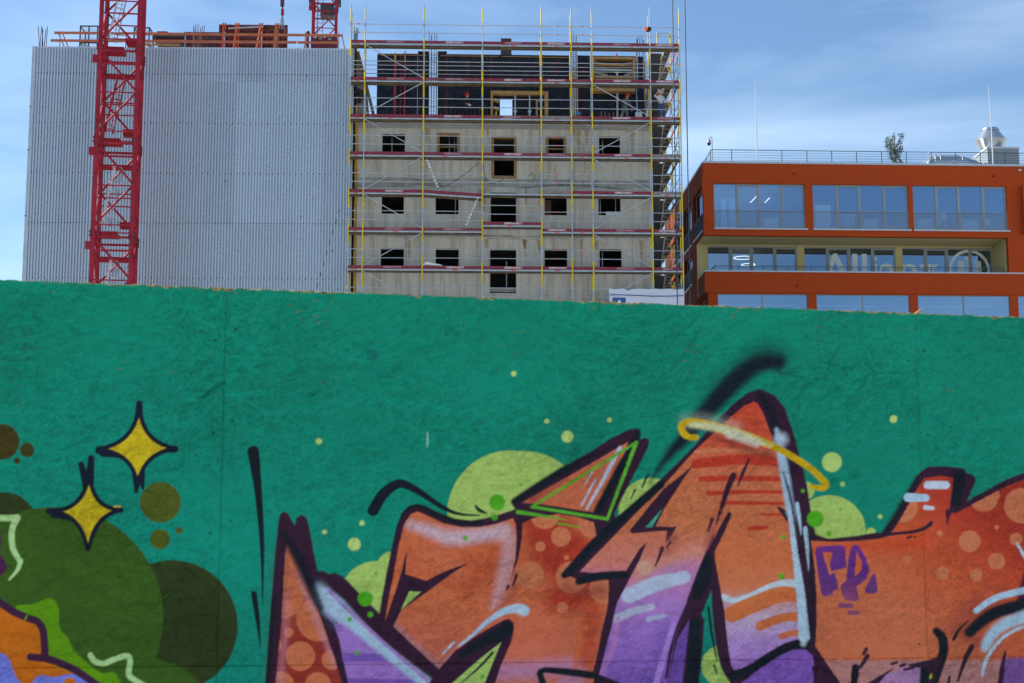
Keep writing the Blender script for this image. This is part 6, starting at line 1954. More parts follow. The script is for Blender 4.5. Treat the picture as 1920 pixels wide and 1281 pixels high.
def french_rail(w, x0, x1, z0, dep):
    zt_ = z0 + 1.12
    f = MB()
    f.box(x0 + 0.02, x1 + 0.03, dep, dep + 0.03, zt_, zt_ + 0.03)
    f.box(x0 + 0.02, x1 + 0.03, dep, dep + 0.03, z0 + 0.06, z0 + 0.085)
    for t in (0.004, 0.497, 1.0):
        x = x0 + (x1 - x0) * t + 0.012
        f.box(x - 0.022, x + 0.022, dep - 0.004, dep + 0.034, z0 + 0.03, zt_ - 0.001)
    r_ = f.build('balcony_rail', M['frame'], w)
    wr = MB()
    n = int((x1 - x0) / 0.11)
    hh = zt_ - z0 - 0.1
    for i in range(-int(hh / 0.11), n):                 # crossed wire mesh
        for s_ in (1, -1):
            xa = x0 + i * 0.11
            pa, pb = (xa, z0 + 0.09), (xa + hh, zt_)
            ta, tb = max(0, (x0 + 0.02 - pa[0]) / hh), min(1, (x1 - pa[0]) / hh)
            if tb <= ta: continue
            q0, q1 = (pa[0] + hh * ta, hh * ta), (pa[0] + hh * tb, hh * tb)
            if s_ < 0: q0, q1 = (q0[0], hh - q0[1]), (q1[0], hh - q1[1])
            dx = 0.006
            y = dep + 0.010 + 0.006 * s_
            wr.add([(q0[0] - dx, y, z0 + 0.09 + q0[1]), (q0[0] + dx, y, z0 + 0.09 + q0[1]), (q1[0] + dx, y, z0 + 0.09 + q1[1]), (q1[0] - dx, y, z0 + 0.09 + q1[1])], [(0, 1, 2, 3)])
    wr.build('wire_mesh', mesh_mat, w, kind='stuff')
for a, b, z0, z1 in h1:
    w = window(a, b, z0, z1, 0.16, P4, M['pane'], 0.08)
    french_rail(w, a, b, z0, 0.03)
for a, b, z0, z1 in hl:
    window(a, b, z0, z1, LD + 0.04, P4, M['pane2'], 0.14, sill=False, top=0.10)
for a, b, z0, z1 in h3:
    if z1 < z_w3t - 8: continue
    window(a, b, z0, z1, 0.14, [(0, 0.5, 0), (0.5, 1, 0)], M['pane'], 0.07, sill=False, top=0.06)
# flank windows: glass set deep, railing, coping sill
for zl0, zl1, ws, x_ in ((z_w1b - 0.05, z_w1t, fw_, 0.0), (z_par + 0.05, z_lwt, fw_[1:], 0.0), (z_w3b, z_w3t, [(a + 0.6, b + 0.4) for a, b in fw_], 0.2)):
    for a, b in ws:
        f = MB()
        for y in (a + 0.04, (a + b) / 2, b - 0.1):
            f.box(x_ + 0.2, x_ + 0.27, y, y + 0.06, zl0 + 0.002, zl1 - 0.002)
        f.box(x_ + 0.2, x_ + 0.27, a, b, zl1 - 0.06, zl1 - 0.003)
        w = f.build('side_window', M['frame'], OB)
        MB().box(x_ + 0.225, x_ + 0.233, a + 0.1, b - 0.1, zl0 + 0.01, zl1 - 0.061).build('pane', M['pane'], w)
        MB().box(x_ - 0.06, x_ + 0.19, a - 0.01, b + 0.02, zl0 - 0.07, zl0 + 0.001).build('sill', M['coping'], w)
        r_ = MB()
        r_.box(x_ + 0.02, x_ + 0.05, a, b, zl0 + 1.1, zl0 + 1.13)
        r_.box(x_ + 0.02, x_ + 0.05, a, b, zl0 + 0.06, zl0 + 0.09)
        y = a + 0.02
        while y < b:
            r_.box(x_ + 0.025, x_ + 0.045, y, y + 0.015, zl0 + 0.091, zl0 + 1.099)
            y += 0.09
        r_.build('balcony_rail', M['rail'], w)
# terrace railing of the recessed storey
tr = MB()
x0, zt_ = oa(1340, 498.5, 0.45)
x1 = oa(1881, 502, 0.45)[0]
tr.box(x0, x1, 0.45, 0.48, zt_ - 0.02, zt_ + 0.02)
tr.box(x0, x1, 0.455, 0.475, zt_ - 0.13, zt_ - 0.11)
tr.box(x0 - 0.02, x0 + 0.02, 0.485, LD, zt_ - 0.02, zt_ + 0.02)
n = 12
for i in range(n + 1):
    x = x0 + (x1 - x0) * i / n
    tr.box(x - 0.018, x + 0.018, 0.45, 0.48, z_lfl, zt_ - 0.021)
tr.build('terrace_railing', M['rail'], OB)
# roof railing with wires
rr = MB()
ry = 0.55
zt_ = oa(1400, 281.5, ry)[1]
x0 = oa(1334, 281, ry)[0]
zb_ = z_roof - 0.1
rr.box(x0, XR, ry, ry + 0.035, zt_ - 0.02, zt_ + 0.02)
rr.box(x0 - 0.02, x0 + 0.02, ry + 0.04, BD, zt_ - 0.02, zt_ + 0.02)
for px in (1332, 1372, 1466, 1513, 1559.5, 1606, 1653, 1699.5, 1746, 1792, 1838, 1884, 1931, 1978):
    x = oa(px, 290, ry)[0]
    rr.box(x - 0.02, x + 0.02, ry, ry + 0.035, zb_, zt_ - 0.021)
for i in range(8):
    rr.box(x0 - 0.018, x0 + 0.018, ry + 0.4 + 1.6 * i, ry + 0.44 + 1.6 * i, zb_, zt_ - 0.021)
for i in range(1, 6):
    z = zb_ + (zt_ - zb_) * i / 6
    rr.box(x0, XR, ry + 0.012, ry + 0.022, z - 0.009, z + 0.009)
    rr.box(x0 - 0.008, x0 + 0.008, ry + 0.05, BD, z - 0.009, z + 0.009)
rr.build('roof_railing', M['rail'], OB)
# orange sliding shutters standing out from the wall, small fittings
def fit(name, px, py, mb, m_, dep=0.0):
    x, z = oa(px, py, dep)
    o = mb.build(name, m_, OB)
    o.location = (x, dep, z)
    return o
x, z1 = oa(1317.6, 328); _, z0 = oa(1317.6, 367)
MB().box(-0.06, 0.0 - 0.002, -0.02, 0.34, z0, z1).build('side_shutter', M['orange'], OB)
xs_, z1 = oa(1914, 350); _, z0 = oa(1914, 441)
for k in range(3):
    zz = z1 - (z1 - z0) * k / 3
    MB().box(xs_ - 0.03, xs_ + 0.03, -0.42, -0.02, zz - (z1 - z0) / 3 + 0.03, zz).build('sliding_shutter', M['orange'], OB)
MB().box(xs_ + 0.035, xs_ + 1.2, -0.08, -0.02, z0, z1).build('sliding_shutter', M['orange_red'], OB)
for px, py in ((1488, 326.5), (1862, 330.5), (1494.5, 536)):
    fit('wall_lamp', px, py, MB().tube((0, 0.0, 0), (0, -0.16, -0.02), 0.055, 10), M['black'])
fit('wall_box', 1911, 320, MB().box(-0.1, 0.1, -0.12, 0, -0.06, 0.06), M['galv'])
# lettering film inside the recessed windows
x0, zt_ = oa(1537, 475.5, LD + 0.12)
x1, _ = oa(1757, 480, LD + 0.12)
_, zbl = oa(1600, 533, LD + 0.12)
zbl = max(zbl, z_lfl + 0.06)
put(text_mesh('window_lettering', 'Allianz', x1 - x0, zt_ - zbl, M['film']), 'window_lettering', OB, (x0, LD + 0.064, zbl))
ex, ez = oa(1817.5, 507, LD + 0.12)
er = (oa(1856, 500, LD + 0.12)[0] - oa(1779, 500, LD + 0.12)[0]) / 2
em = MB()
n = 48
ring = []
for i in range(n + 1):
    t = -0.30 * PI + (1.6 * PI) * i / n
    ring.append((math.cos(t), math.sin(t)))
vs = [(c * er, 0, s_ * er) for c, s_ in ring] + [(c * er * 0.86, 0, s_ * er * 0.86) for c, s_ in ring]
em.add(vs, [(i, i + 1, n + 2 + i, n + 1 + i) for i in range(n)])
for xa, xb, za, zb2 in ((-0.56, -0.26, -0.72, 0.40), (-0.12, 0.14, -0.72, 0.62), (0.27, 0.57, -0.72, 0.40)):
    em.add([(xa * er, 0, za * er), (xb * er, 0, za * er), (xb * er, 0, zb2 * er), ((xb - 0.1) * er, 0, (zb2 + 0.06) * er), (xa * er, 0, (zb2 + 0.04) * er)], [(0, 1, 2, 3, 4)])
em.add([(-0.2 * er, 0, 0.55 * er), (-0.12 * er, 0, 0.5 * er), (-0.12 * er, 0, 0.64 * er), (-0.2 * er, 0, 0.66 * er)], [(0, 1, 2, 3)])
o = em.build('window_emblem', M['film'], OB)
o.location = (ex, LD + 0.064, max(ez, z_lfl + er * 0.80))

# furniture and lamps seen through the glass, each a thing of its own
def inside(name, label, cat, x, y, z, group=None):
    return thing(name, label, cat, OF.w(x, y, z), OF.th, group)
zf1 = z_sof + 0.57
lamps = [((1397, 392), (1419, 368)), ((1418, 399), (1443, 371)), ((1538, 371), (1640, 372.5)), ((1531, 378), (1632, 379.5)), ((1725, 383), (1820, 385)), ((1800, 382), (1870, 384))]
labs = ['left slanting lit tube lamp in the first top window', 'right slanting lit tube lamp in the first top window', 'upper of two long level tube lamps in the middle top window', 'lower of two long level tube lamps in the middle top window',
        'faint long tube lamp at the left of the third top window', 'faint short tube lamp at the right of the third top window']
for (pa, pb), lb in zip(lamps, labs):
    slant = abs(pa[1] - pb[1]) > 8
    zc = z_roof - 1.25
    def on_plane(px, py):                    # point at lamp height on the sight line
        R = FW + RT * ((px - 960) / F_PX) + UP * ((640.5 - py) / F_PX)
        t_ = (zc - EYE.z) / R.z
        P = EYE + R * t_ - OF.o
        return P.dot(OF.d), P.dot(OF.n)
    xa, ya = on_plane(*pa)
    xb, yb = on_plane(*pb)
    if not slant: yb = ya
    ya, yb = max(0.7, min(ya, 5.8)), max(0.7, min(yb, 5.8))
    t = inside('ceiling_lamp', lb, 'lamp', xa, ya, zc, 'tube lamps in the top storey')
    MB().beam((0, 0, 0), (xb - xa, yb - ya, 0), 0.045, 0.03).build('lamp_tube', M['lamp'] if slant else M['white'], t)
    for f in (0.15, 0.85):
        MB().box((xb - xa) * f - 0.006, (xb - xa) * f + 0.006, (yb - ya) * f - 0.006, (yb - ya) * f + 0.006, 0.026, z_roof - 0.58 - zc).build('hanger', M['frame'], t)
for (px, py, rx_), lb in (((1393, 483.5, 18), 'upper lit ring lamp in the first recessed window'), ((1403, 496.5, 13.5), 'lower lit ring lamp in the first recessed window')):
    dep = LD + 1.6
    x, z = oa(px, py, dep)
    r = rx_ * 103 / F_PX
    t = inside('ring_lamp', lb, 'lamp', x, dep, z, 'ring lamps in the recessed storey')
    rg_m = MB()
    n = 28
    vs, fs = [], []
    for i in range(n):
        a = 2 * PI * i / n
        for rr_, zz in ((r, -0.02), (r, 0.02), (r - 0.04, 0.02), (r - 0.04, -0.02)):
            vs.append((math.cos(a) * rr_, math.sin(a) * rr_ * 0.9, zz))
    for i in range(n):
        j = (i + 1) % n
        for k in range(4):
            fs.append((i * 4 + k, i * 4 + (k + 1) % 4, j * 4 + (k + 1) % 4, j * 4 + k))
    rg_m.add(vs, fs).build('light_ring', M['lamp'], t)
    for a in (0.5, 2.6, 4.7):
        MB().box(math.cos(a) * r - 0.03, math.cos(a) * r - 0.022, math.sin(a) * r * 0.9, math.sin(a) * r * 0.9 + 0.008, 0.03, z_sof - 0.1 - z).build('hanger', M['frame'], t)
def cupboard(lb, pa, pb, dep, m_=None, h=None):
    x0, z1 = oa(pa[0], pa[1], dep)
    x1, _ = oa(pb[0], pb[1], dep)
    t = inside('cupboard', lb, 'cupboard', x0, dep, zf1)
    w = x1 - x0
    MB().box(0, w, 0, 0.45, 0.06, z1 - zf1).build('carcass', m_ or M['white'], t)
    for i in range(2):
        MB().box(w * i / 2 + 0.01, w * (i + 1) / 2 - 0.01, -0.02, -0.002, 0.08, z1 - zf1 - 0.02).build('door', m_ or M['white'], t)
    MB().box(0.02, w - 0.02, 0.03, 0.42, 0, 0.058).build('plinth', M['dark'], t)
def desk(lb, pa, pb, dep):
    x0, z1 = oa(pa[0], pa[1], dep)
    x1, _ = oa(pb[0], pb[1], dep)
    z1 = max(z1, zf1 + 0.72)
    t = inside('desk', lb, 'desk', x0, dep, zf1)
    w, h = x1 - x0, z1 - zf1
    MB().box(0, w, 0, 0.8, h - 0.04, h).build('top', M['white'], t)
    MB().box(0.05, w - 0.05, 0.02, 0.04, h - 0.62, h - 0.041).build('front_panel', M['white'], t)
    for x in (0.02, w - 0.07):
        MB().box(x, x + 0.05, 0.05, 0.75, 0, h - 0.041).build('leg', M['frame'], t)
def chair(lb, px, dep, stool=False):
    x, _ = oa(px, 415, dep)
    t = inside('chair', lb, 'chair', x, dep, zf1, 'white chairs in the third top window')
    sh = 0.75 if stool else 0.46
    MB().box(-0.22, 0.22, -0.2, 0.22, sh, sh + 0.05).build('seat', M['white'], t)
    MB().prism([(-0.22, sh + 0.052), (0.22, sh + 0.052), (0.24, sh + 0.35), (0.17, sh + 0.5), (-0.17, sh + 0.5), (-0.24, sh + 0.35)], -0.24, -0.202).build('backrest', M['white'], t)
    for sx in (-1, 1):
        for sy in (-1, 1):
            MB().beam((sx * 0.17, sy * 0.16, sh), (sx * 0.22, sy * 0.2, 0), 0.035).build('leg', M['white'], t)
cupboard('white cupboard at the left of the middle top window', (1528, 384), (1557, 384), 0.5)
cupboard('low pale cupboard in the middle top window, right part', (1580, 402), (1602, 402), 2.2)
desk('white desk in the first top window', (1430, 417), (1461, 417), 0.6)
desk('white desk in the middle top window beside the right cupboard', (1617, 418), (1648, 418), 0.6)
desk('white desk at the left of the third top window', (1719, 419), (1749, 419), 0.6)
desk('white desk right of the stool in the third top window', (1804, 420), (1834, 420), 0.6)
chair('white stool like chair between the desks of the third top window', 1767, 1.0, True)
chair('white chair behind the right desk, left one of two', 1806, 1.9)
chair('white chair behind the right desk, right one of two', 1826, 1.9)
chair('white chair at the right end of the third top window', 1849, 1.5)
# whiteboard-like panel and coat stand lines
x, z = oa(1352, 372, 1.8)
t = inside('glass_partition', 'thin framed glass partition in the first top window', 'partition', x, 1.8, zf1)
w = oa(1359, 372, 1.8)[0] - x
MB().box(0, 1.0, 0, 0.02, 0.02, 2.2).build('pane', M['pane'], t)
for xx in (0.0, 1.0):
    MB().box(xx - 0.02, xx + 0.02, -0.01, 0.03, 0, 2.25).build('upright', M['white'], t)
MB().box(-0.02, 1.02, -0.01, 0.03, 2.251, 2.29).build('top_rail', M['white'], t)
# roofs: low ducts on the lower storey ceilings
for i, (a, b) in enumerate(win3):
    t = inside('ceiling_lamp', ['long tube lamp in the lowest window row, first window', 'long tube lamp in the lowest window row, second window', 'long tube lamp in the lowest window row, third window', 'long tube lamp in the lowest window row, cut by the right edge'][i], 'lamp', a + 0.1, 1.2, z_w3t - 0.55)
    MB().box(0, (b - a) * 0.85, 0, 0.08, 0, 0.05).build('lamp_tube', M['white'], t)
    MB().beam(((b - a) * 0.5, 0.1, 0.02), ((b - a) * 0.32, -0.3, -0.5), 0.04).build('stay', M['white'], t)
    MB().box(0.3, 0.32, 0, 0.02, 0.05, 0.7).build('hanger', M['frame'], t)

# ------------------------------------------------------------------ things on the orange roof
zro = z_roof - 0.2
def otop(name, label, cat, x, y, group=None): return thing(name, label, cat, OF.w(x, y, zro), OF.th, group)
for (pt, pb_), lab in ((((1415.5, 151), (1420, 301)), 'left one of two tall thin lightning rods on the orange roof'), (((1853, 162), (1862, 306)), 'right one of two tall thin lightning rods, in front of the vent hood')):
    dep = 0.25
    x, z0 = oa(pb_[0], pb_[1], dep)
    xt, z1 = oa(pt[0], pt[1], dep)
    t = otop('lightning_rod', lab, 'rod', x, dep, 'lightning rods on the orange roof')
    MB().path([(0, 0, 0), (0, 0, (z1 - zro) * 0.55)], [0.04, 0.034], 8).build('lower_rod', M['rod'], t)
    MB().path([(0, 0, (z1 - zro) * 0.55), (xt - x, 0, z1 - zro)], [0.028, 0.014], 8).build('upper_rod', M['rod'], t)
# dome camera on a pole
x, z = oa(1335, 258, 0.6)
t = otop('security_camera', 'grey dome security camera on a bent pole at the roof corner', 'camera', x, 0.6)
h = z - zro
MB().path([(0, 0, 0), (0, 0, h - 0.12), (-0.03, 0, h), (-0.12, 0, h + 0.04), (-0.2, 0, h - 0.02), (-0.2, 0, h - 0.1)], 0.028, 8).build('pole', M['galv'], t)
MB().lathe([(0.04, 0.0), (0.1, -0.06), (0.13, -0.18), (0.135, -0.28)], (-0.2, 0, h - 0.1), 14).build('housing', M['frame'], t, smooth=True)
MB().lathe([(0.125, -0.282), (0.11, -0.36), (0.06, -0.42), (0.01, -0.44)], (-0.2, 0, h - 0.1), 14).build('dome', M['black'], t, smooth=True)
# hood box with double cone vent
hy = 2.2
x0, z1 = oa(1851, 275, hy)
x1, _ = oa(1910, 275, hy)
t = otop('vent_box', 'grey clad vent box with pale left side on the orange roof', 'vent box', x0, hy)
w = x1 - x0
hh = z1 - zro
MB().box(0, w, 0, 2.6, 0, hh - 0.13).build('body', M['hood'], t)
MB().box(-0.04, w + 0.04, -0.04, 2.64, hh - 0.128, hh).build('cover', M['coping'], t)
MB().box(-0.10, -0.002, 0.3, 0.5, 0.75, 0.95).build('side_lamp', M['black'], t)
MB().box(w - 0.6, w - 0.59, -0.045, -0.041, hh - 0.13, hh).build('cover_joint', M['frame'], t)
xc_, zc0 = oa(1858, 276, hy + 1.3)
zA, zB, zC = oa(1858, 276, hy + 1.3)[1], oa(1858, 265, hy + 1.3)[1], oa(1858, 246, hy + 1.3)[1]
r1 = (oa(1886, 265, hy + 1.3)[0] - oa(1829, 265, hy + 1.3)[0]) / 2
r2 = (oa(1872, 246, hy + 1.3)[0] - oa(1841.5, 246, hy + 1.3)[0]) / 2
t = thing('vent_hood', 'shiny steel double cone vent hood on top of the grey vent box', 'vent', OF.w(xc_, hy + 1.3, zro + hh), OF.th)
g0 = zro + hh
MB().lathe([(r1 * 0.5, 0.0), (r1 * 0.62, 0.02), (r1, zB - g0)], n=40).build('lower_cone', M['steel'], t, smooth=True)
MB().lathe([(r1 + 0.01, zB - g0 + 0.002), (r2, zC - g0 - 0.02)], n=40).build('upper_cone', M['steel'], t, smooth=True)
MB().lathe([(r2 + 0.03, zC - g0 - 0.018), (r2 + 0.03, zC - g0 + 0.06), (r2 - 0.02, zC - g0 + 0.14), (r2 * 0.5, zC - g0 + 0.16)], n=40).build('collar', M['steel'], t, smooth=True)
# rounded duct
dy = 1.5
x0, z1 = oa(1744, 284.5, dy); x1, _ = oa(1843, 284.5, dy)
t = otop('roof_duct', 'shiny rounded steel ventilation duct lying on the orange roof', 'duct', x0, dy)
w, hh = x1 - x0, z1 - zro
dm = MB()
n = 40
secs = [(-0.35, 0.25, 0.05), (0.0, 0.8, 0.0), (0.35, 0.97, 0.0), (0.7, 1.0, 0.0), (w * 0.62, 1.0, 0.0), (w * 0.78, 0.86, 0.0), (w, 0.62, 0.0)]
vs, fs = [], []
for i, (x, s_, _) in enumerate(secs):
    for k in range(n):
        a = 2 * PI * k / n
        e = lambda v: math.copysign(abs(v) ** 0.8, v)
        vs.append((x, 1.2 + 1.1 * e(math.cos(a)), hh * 0.08 + hh * 0.46 * s_ * (1 + e(math.sin(a)))))
for i in range(len(secs) - 1):
    for k in range(n):
        fs.append((i * n + k, i * n + (k + 1) % n, (i + 1) * n + (k + 1) % n, (i + 1) * n + k))
fs += [tuple(range(n))[::-1], tuple((len(secs) - 1) * n + k for k in range(n))]
dm.add(vs, fs).build('casing', M['steel'], t, smooth=True)
MB().box(0.2, w * 0.55, 0.25, 2.2, 0, hh * 0.10).build('base_frame', M['dark'], t)
for x in (0.35, 0.7, w * 0.62):
    MB().path([(x, 1.2 + 1.12 * math.copysign(abs(math.cos(a)) ** 0.8, math.cos(a)), hh * 0.08 + hh * 0.465 * (1 + math.copysign(abs(math.sin(a)) ** 0.8, math.sin(a)))) for a in [PI * 2 * k / 24 for k in range(25)]], 0.008, 5).build('seam', M['coping'], t)
MB().lathe([(0.13, 0), (0.13, 0.03), (0.03, 0.06)], (0, 0, 0), 14).build('port', M['coping'], t)
bpy.data.objects['port'].location = (oa(1791, 294, dy)[0] - x0, 0.05, hh * 0.55)
bpy.data.objects['port'].rotation_euler = (PI / 2, 0, 0)

# small tree on the roof terrace
def tree(name, label, px, ptop, pbase, dep, wpx):
    x, z1 = oa(px, ptop, dep)
    h = z1 - zro
    wd = wpx * 100 / F_PX
    t = otop(name, label, 'tree', x, dep)
    r_ = random.Random(77)
    tk = MB()
    tk.path([(0, 0, 0), (0.03, 0, h * 0.35), (-0.02, 0, h * 0.7), (0.05, 0.02, h * 0.93)], [0.06, 0.045, 0.03, 0.01], 7)
    tips = []
    for i in range(11):
        a = r_.uniform(0, 2 * PI)
        z0 = h * r_.uniform(0.12, 0.6)
        l_ = wd * r_.uniform(0.25, 0.5)
        p = Vector((0, 0, z0))
        q = p + Vector((math.cos(a) * l_, math.sin(a) * l_, h * r_.uniform(0.12, 0.36)))
        tk.path([p, p.lerp(q, 0.5) + Vector((0, 0, -0.04)), q], [0.025, 0.016, 0.006], 5)
        tips.append((p, q))
    tk.build('trunk', M['bark'], t)
    lf = MB()
    cl = [Vector((0.05, 0, h * 0.95)), Vector((-0.05, 0, h * 0.80))]
    for p, q in tips:
        for f in (0.5, 0.75, 1.0): cl.append(p.lerp(q, f))
    cl = []
    for sx, z0_, z1_ in ((-0.36, 0.30, 0.82), (-0.06, 0.12, 0.93), (0.33, 0.14, 1.0)):
        for i in range(15):
            f = i / 14
            cl.append(Vector(((sx * (0.55 + 0.45 * f) + r_.uniform(-0.09, 0.09)) * wd, r_.uniform(-0.2, 0.2), (z0_ + (z1_ - z0_) * f) * h)))
    for c in cl:
        for _ in range(46):
            d = Vector((r_.gauss(0, 0.07), r_.gauss(0, 0.1), r_.gauss(0, 0.08)))
            p = c + d
            if p.z < 0.25 or p.z > h: continue
            n_ = Vector((r_.uniform(-1, 1), r_.uniform(-1, 1), r_.uniform(-0.3, 1))).normalized()
            a = n_.orthogonal().normalized()
            b = n_.cross(a)
            s_ = r_.uniform(0.03, 0.055)
            lf.add([p - a * s_, p + b * s_ * 0.55, p + a * s_ * 1.1, p - b * s_ * 0.55], [(0, 1, 2, 3)])
    lf.build('crown', M['leaf'], t, kind='stuff')
tree('roof_tree', 'small upright leafy tree standing on the orange roof behind the railing', 1677, 249.5, 304, 1.3, 38)
# ------------------------------------------------------------------ workers
def worker(label, px, dep, J, R, mats_, helmet, zfoot, face, rz=0.0, extra=None):
    """J: joints (x right, y away, z up, metres) of one skinned body; mats_: skin, shirt, trousers, shoes"""
    x, _ = SF.at(px, 200, dep)
    t = thing('person', label, 'person', SF.w(x, dep, zfoot), SF.th + rz, 'workers on the scaffolded shell')
    names = list(J)
    edges = [('pelvis', 'waist'), ('waist', 'chest'), ('chest', 'neck'), ('neck', 'skull'), ('skull', 'crown_'), ('chest', 'shoL'), ('chest', 'shoR'), ('shoL', 'elbL'), ('elbL', 'wriL'), ('shoR', 'elbR'), ('elbR', 'wriR'),
             ('wriL', 'palL'), ('wriR', 'palR'), ('pelvis', 'hipL'), ('pelvis', 'hipR'), ('hipL', 'kneL'), ('kneL', 'ankL'), ('hipR', 'kneR'), ('kneR', 'ankR'), ('ankL', 'toeL'), ('ankR', 'toeR'), ('skull', 'nose')]
    rad_ = dict(pelvis=.15, waist=.14, chest=.165, neck=.062, skull=.092, crown_=.075, sho=.075, elb=.05, wri=.034, pal=.036, hip=.11, kne=.072, ank=.05, toe=.042, nose=.028)
    me = bpy.data.meshes.new('body')
    me.from_pydata([J[n] for n in names], [(names.index(a), names.index(b)) for a, b in edges], [])
    ob = bpy.data.objects.new('body', me)
    COL.objects.link(ob)
    sk = ob.modifiers.new('skin', 'SKIN')
    sk.use_smooth_shade = True
    for i, n in enumerate(names):
        r = rad_.get(n) or rad_[n[:3]]
        v = me.skin_vertices[0].data[i]
        v.radius = (r, r * (0.8 if n in ('chest', 'waist', 'pelvis') else 1))
        v.use_root = n == 'pelvis'
    ob.modifiers.new('sub', 'SUBSURF').levels = 1
    bpy.context.view_layer.update()
    ev = ob.evaluated_get(bpy.context.evaluated_depsgraph_get())
    bm_ = bpy.data.meshes.new_from_object(ev)
    bpy.data.objects.remove(ob)
    # hands: four fingers and a thumb, rooted in each palm
    hb = MB()
    for s_ in 'LR':
        w_, p_ = Vector(J['wri' + s_]), Vector(J['pal' + s_])
        d = (p_ - w_).normalized()
        sd_ = d.cross(Vector((0, 1, 0.2))).normalized()
        nn = d.cross(sd_)
        for k, ln in enumerate((0.068, 0.08, 0.075, 0.058)):
            b0 = p_ + sd_ * (k - 1.5) * 0.02
            hb.path([b0 - d * 0.02, b0 + d * ln * 0.5 + nn * 0.008, b0 + d * ln * 0.85 + nn * 0.03, b0 + d * ln + nn * 0.05], [0.011, 0.010, 0.009, 0.007], 6)
        hb.path([p_ - d * 0.05 + sd_ * 0.02, p_ - d * 0.01 + sd_ * 0.055, p_ + d * 0.03 + sd_ * 0.06 + nn * 0.015], [0.013, 0.011, 0.008], 6)
    # ears, eyes and mouth ridge
    f = Vector(face).normalized()
    c = Vector(J['skull'])
    s2 = f.cross(Vector((0, 0, 1))).normalized()
    for q in (-1, 1):
        hb.lathe([(0.006, -0.03), (0.02, -0.01), (0.02, 0.015), (0.006, 0.03)], tuple(c + s2 * q * 0.088), 8)
    nb = len(bm_.vertices)
    bmm = bmesh.new()
    bmm.from_mesh(bm_)
    off = len(bmm.verts)
    nv = [bmm.verts.new(v) for v in hb.v]
    for q in hb.f:
        try: bmm.faces.new([nv[i] for i in q]).smooth = True
        except ValueError: pass
    zone = {}
    def region(p):
        best, bn = 1e9, None
        for n in names:
            dd = (p - Vector(J[n])).length - (rad_.get(n) or rad_[n[:3]])
            if dd < best: best, bn = dd, n
        if bn in ('skull', 'crown_', 'nose', 'neck') or bn[:3] in ('wri', 'pal'): return 0
        if bn in ('chest', 'waist') or bn[:3] in ('sho', 'elb'): return 1
        if bn[:3] in ('toe', 'ank'): return 3
        return 2
    bmm.verts.index_update()
    for q in bmm.faces:
        q.material_index = region(q.calc_center_median()) if q.verts[0].index < off else 0
    bm_.materials.clear()
    for q in mats_: bm_.materials.append(q)
    bmm.to_mesh(bm_)
    bmm.free()
    bm_.name = 'body'
    put(bm_, 'body', t)
    eye = MB()
    for q in (-1, 1):
        eye.lathe([(0.004, -0.008), (0.011, 0), (0.004, 0.008)], tuple(c + f * 0.085 + s2 * q * 0.034 + Vector((0, 0, 0.012))), 6)
    eye.lathe([(0.004, -0.005), (0.02, 0), (0.004, 0.005)], tuple(c + f * 0.082 + Vector((0, 0, -0.05))), 6)
    eye.build('eyes_and_mouth', M['black'], t)
    # helmet with peak
    cr = Vector(J['crown_'])
    hm = MB()
    up = (cr - c).normalized()
    prof = [(0.128, 0.0), (0.125, 0.05), (0.105, 0.10), (0.06, 0.138), (0.01, 0.148)]
    hm.lathe(prof, (0, 0, 0), 16)
    hm.lathe([(0.142, -0.008), (0.142, 0.012), (0.126, 0.014)], (0, 0, 0), 16)
    fl = Vector((f.x, f.y, 0)).normalized()
    sdv = Vector((-fl.y, fl.x, 0))
    hm.add([tuple(fl * 0.09 + sdv * 0.1), tuple(fl * 0.2 + sdv * 0.06 + Vector((0, 0, -0.015))), tuple(fl * 0.2 - sdv * 0.06 + Vector((0, 0, -0.015))), tuple(fl * 0.09 - sdv * 0.1),
            tuple(fl * 0.09 + sdv * 0.1 + Vector((0, 0, .014))), tuple(fl * 0.2 + sdv * 0.06), tuple(fl * 0.2 - sdv * 0.06), tuple(fl * 0.09 - sdv * 0.1 + Vector((0, 0, .014)))],
           [(0, 1, 2, 3), (4, 7, 6, 5), (0, 4, 5, 1), (1, 5, 6, 2), (2, 6, 7, 3), (3, 7, 4, 0)])
    ho = hm.build('helmet', helmet, t, smooth=True)
    ho.location = c + up * 0.035
    ho.rotation_euler = up.to_track_quat('Z', 'Y').to_euler()
    if extra: extra(t)
    return t

wz = dz(2) - 0.045
# 1: dark clothes, head bowed over something held in both hands, facing right
worker('worker in dark clothes and red helmet looking down before the dark formwork', 875, 1.2, dict(
    pelvis=(0.02, 0, 0.93), waist=(0.0, 0, 1.08), chest=(-0.01, 0, 1.32), neck=(0.0, -0.01, 1.5), skull=(0.04, -0.04, 1.62), crown_=(0.02, -0.03, 1.70), nose=(0.12, -0.07, 1.59),
    shoL=(-0.10, -0.14, 1.40), elbL=(-0.13, -0.22, 1.14), wriL=(0.05, -0.30, 1.06), palL=(0.12, -0.31, 1.05), shoR=(0.10, 0.12, 1.40), elbR=(0.16, 0.02, 1.15), wriR=(0.17, -0.17, 1.06), palR=(0.18, -0.24, 1.03),
    hipL=(-0.04, -0.09, 0.88), kneL=(0.03, -0.11, 0.48), ankL=(0.0, -0.10, 0.09), toeL=(0.16, -0.14, 0.045), hipR=(0.08, 0.09, 0.88), kneR=(0.16, 0.08, 0.48), ankR=(0.17, 0.09, 0.09), toeR=(0.34, 0.06, 0.045)),
    None, (M['skin'], M['cloth_k'], M['cloth_k'], M['black']), M['helmet_r'], wz, (0.7, -0.5, -0.35),
    extra=lambda t: MB().path([(0.08, -0.33, 1.03), (0.15, -0.35, 0.98), (0.22, -0.32, 1.0)], [0.03, 0.05, 0.03], 7).build('pale_tool', M['helmet_w'], t))
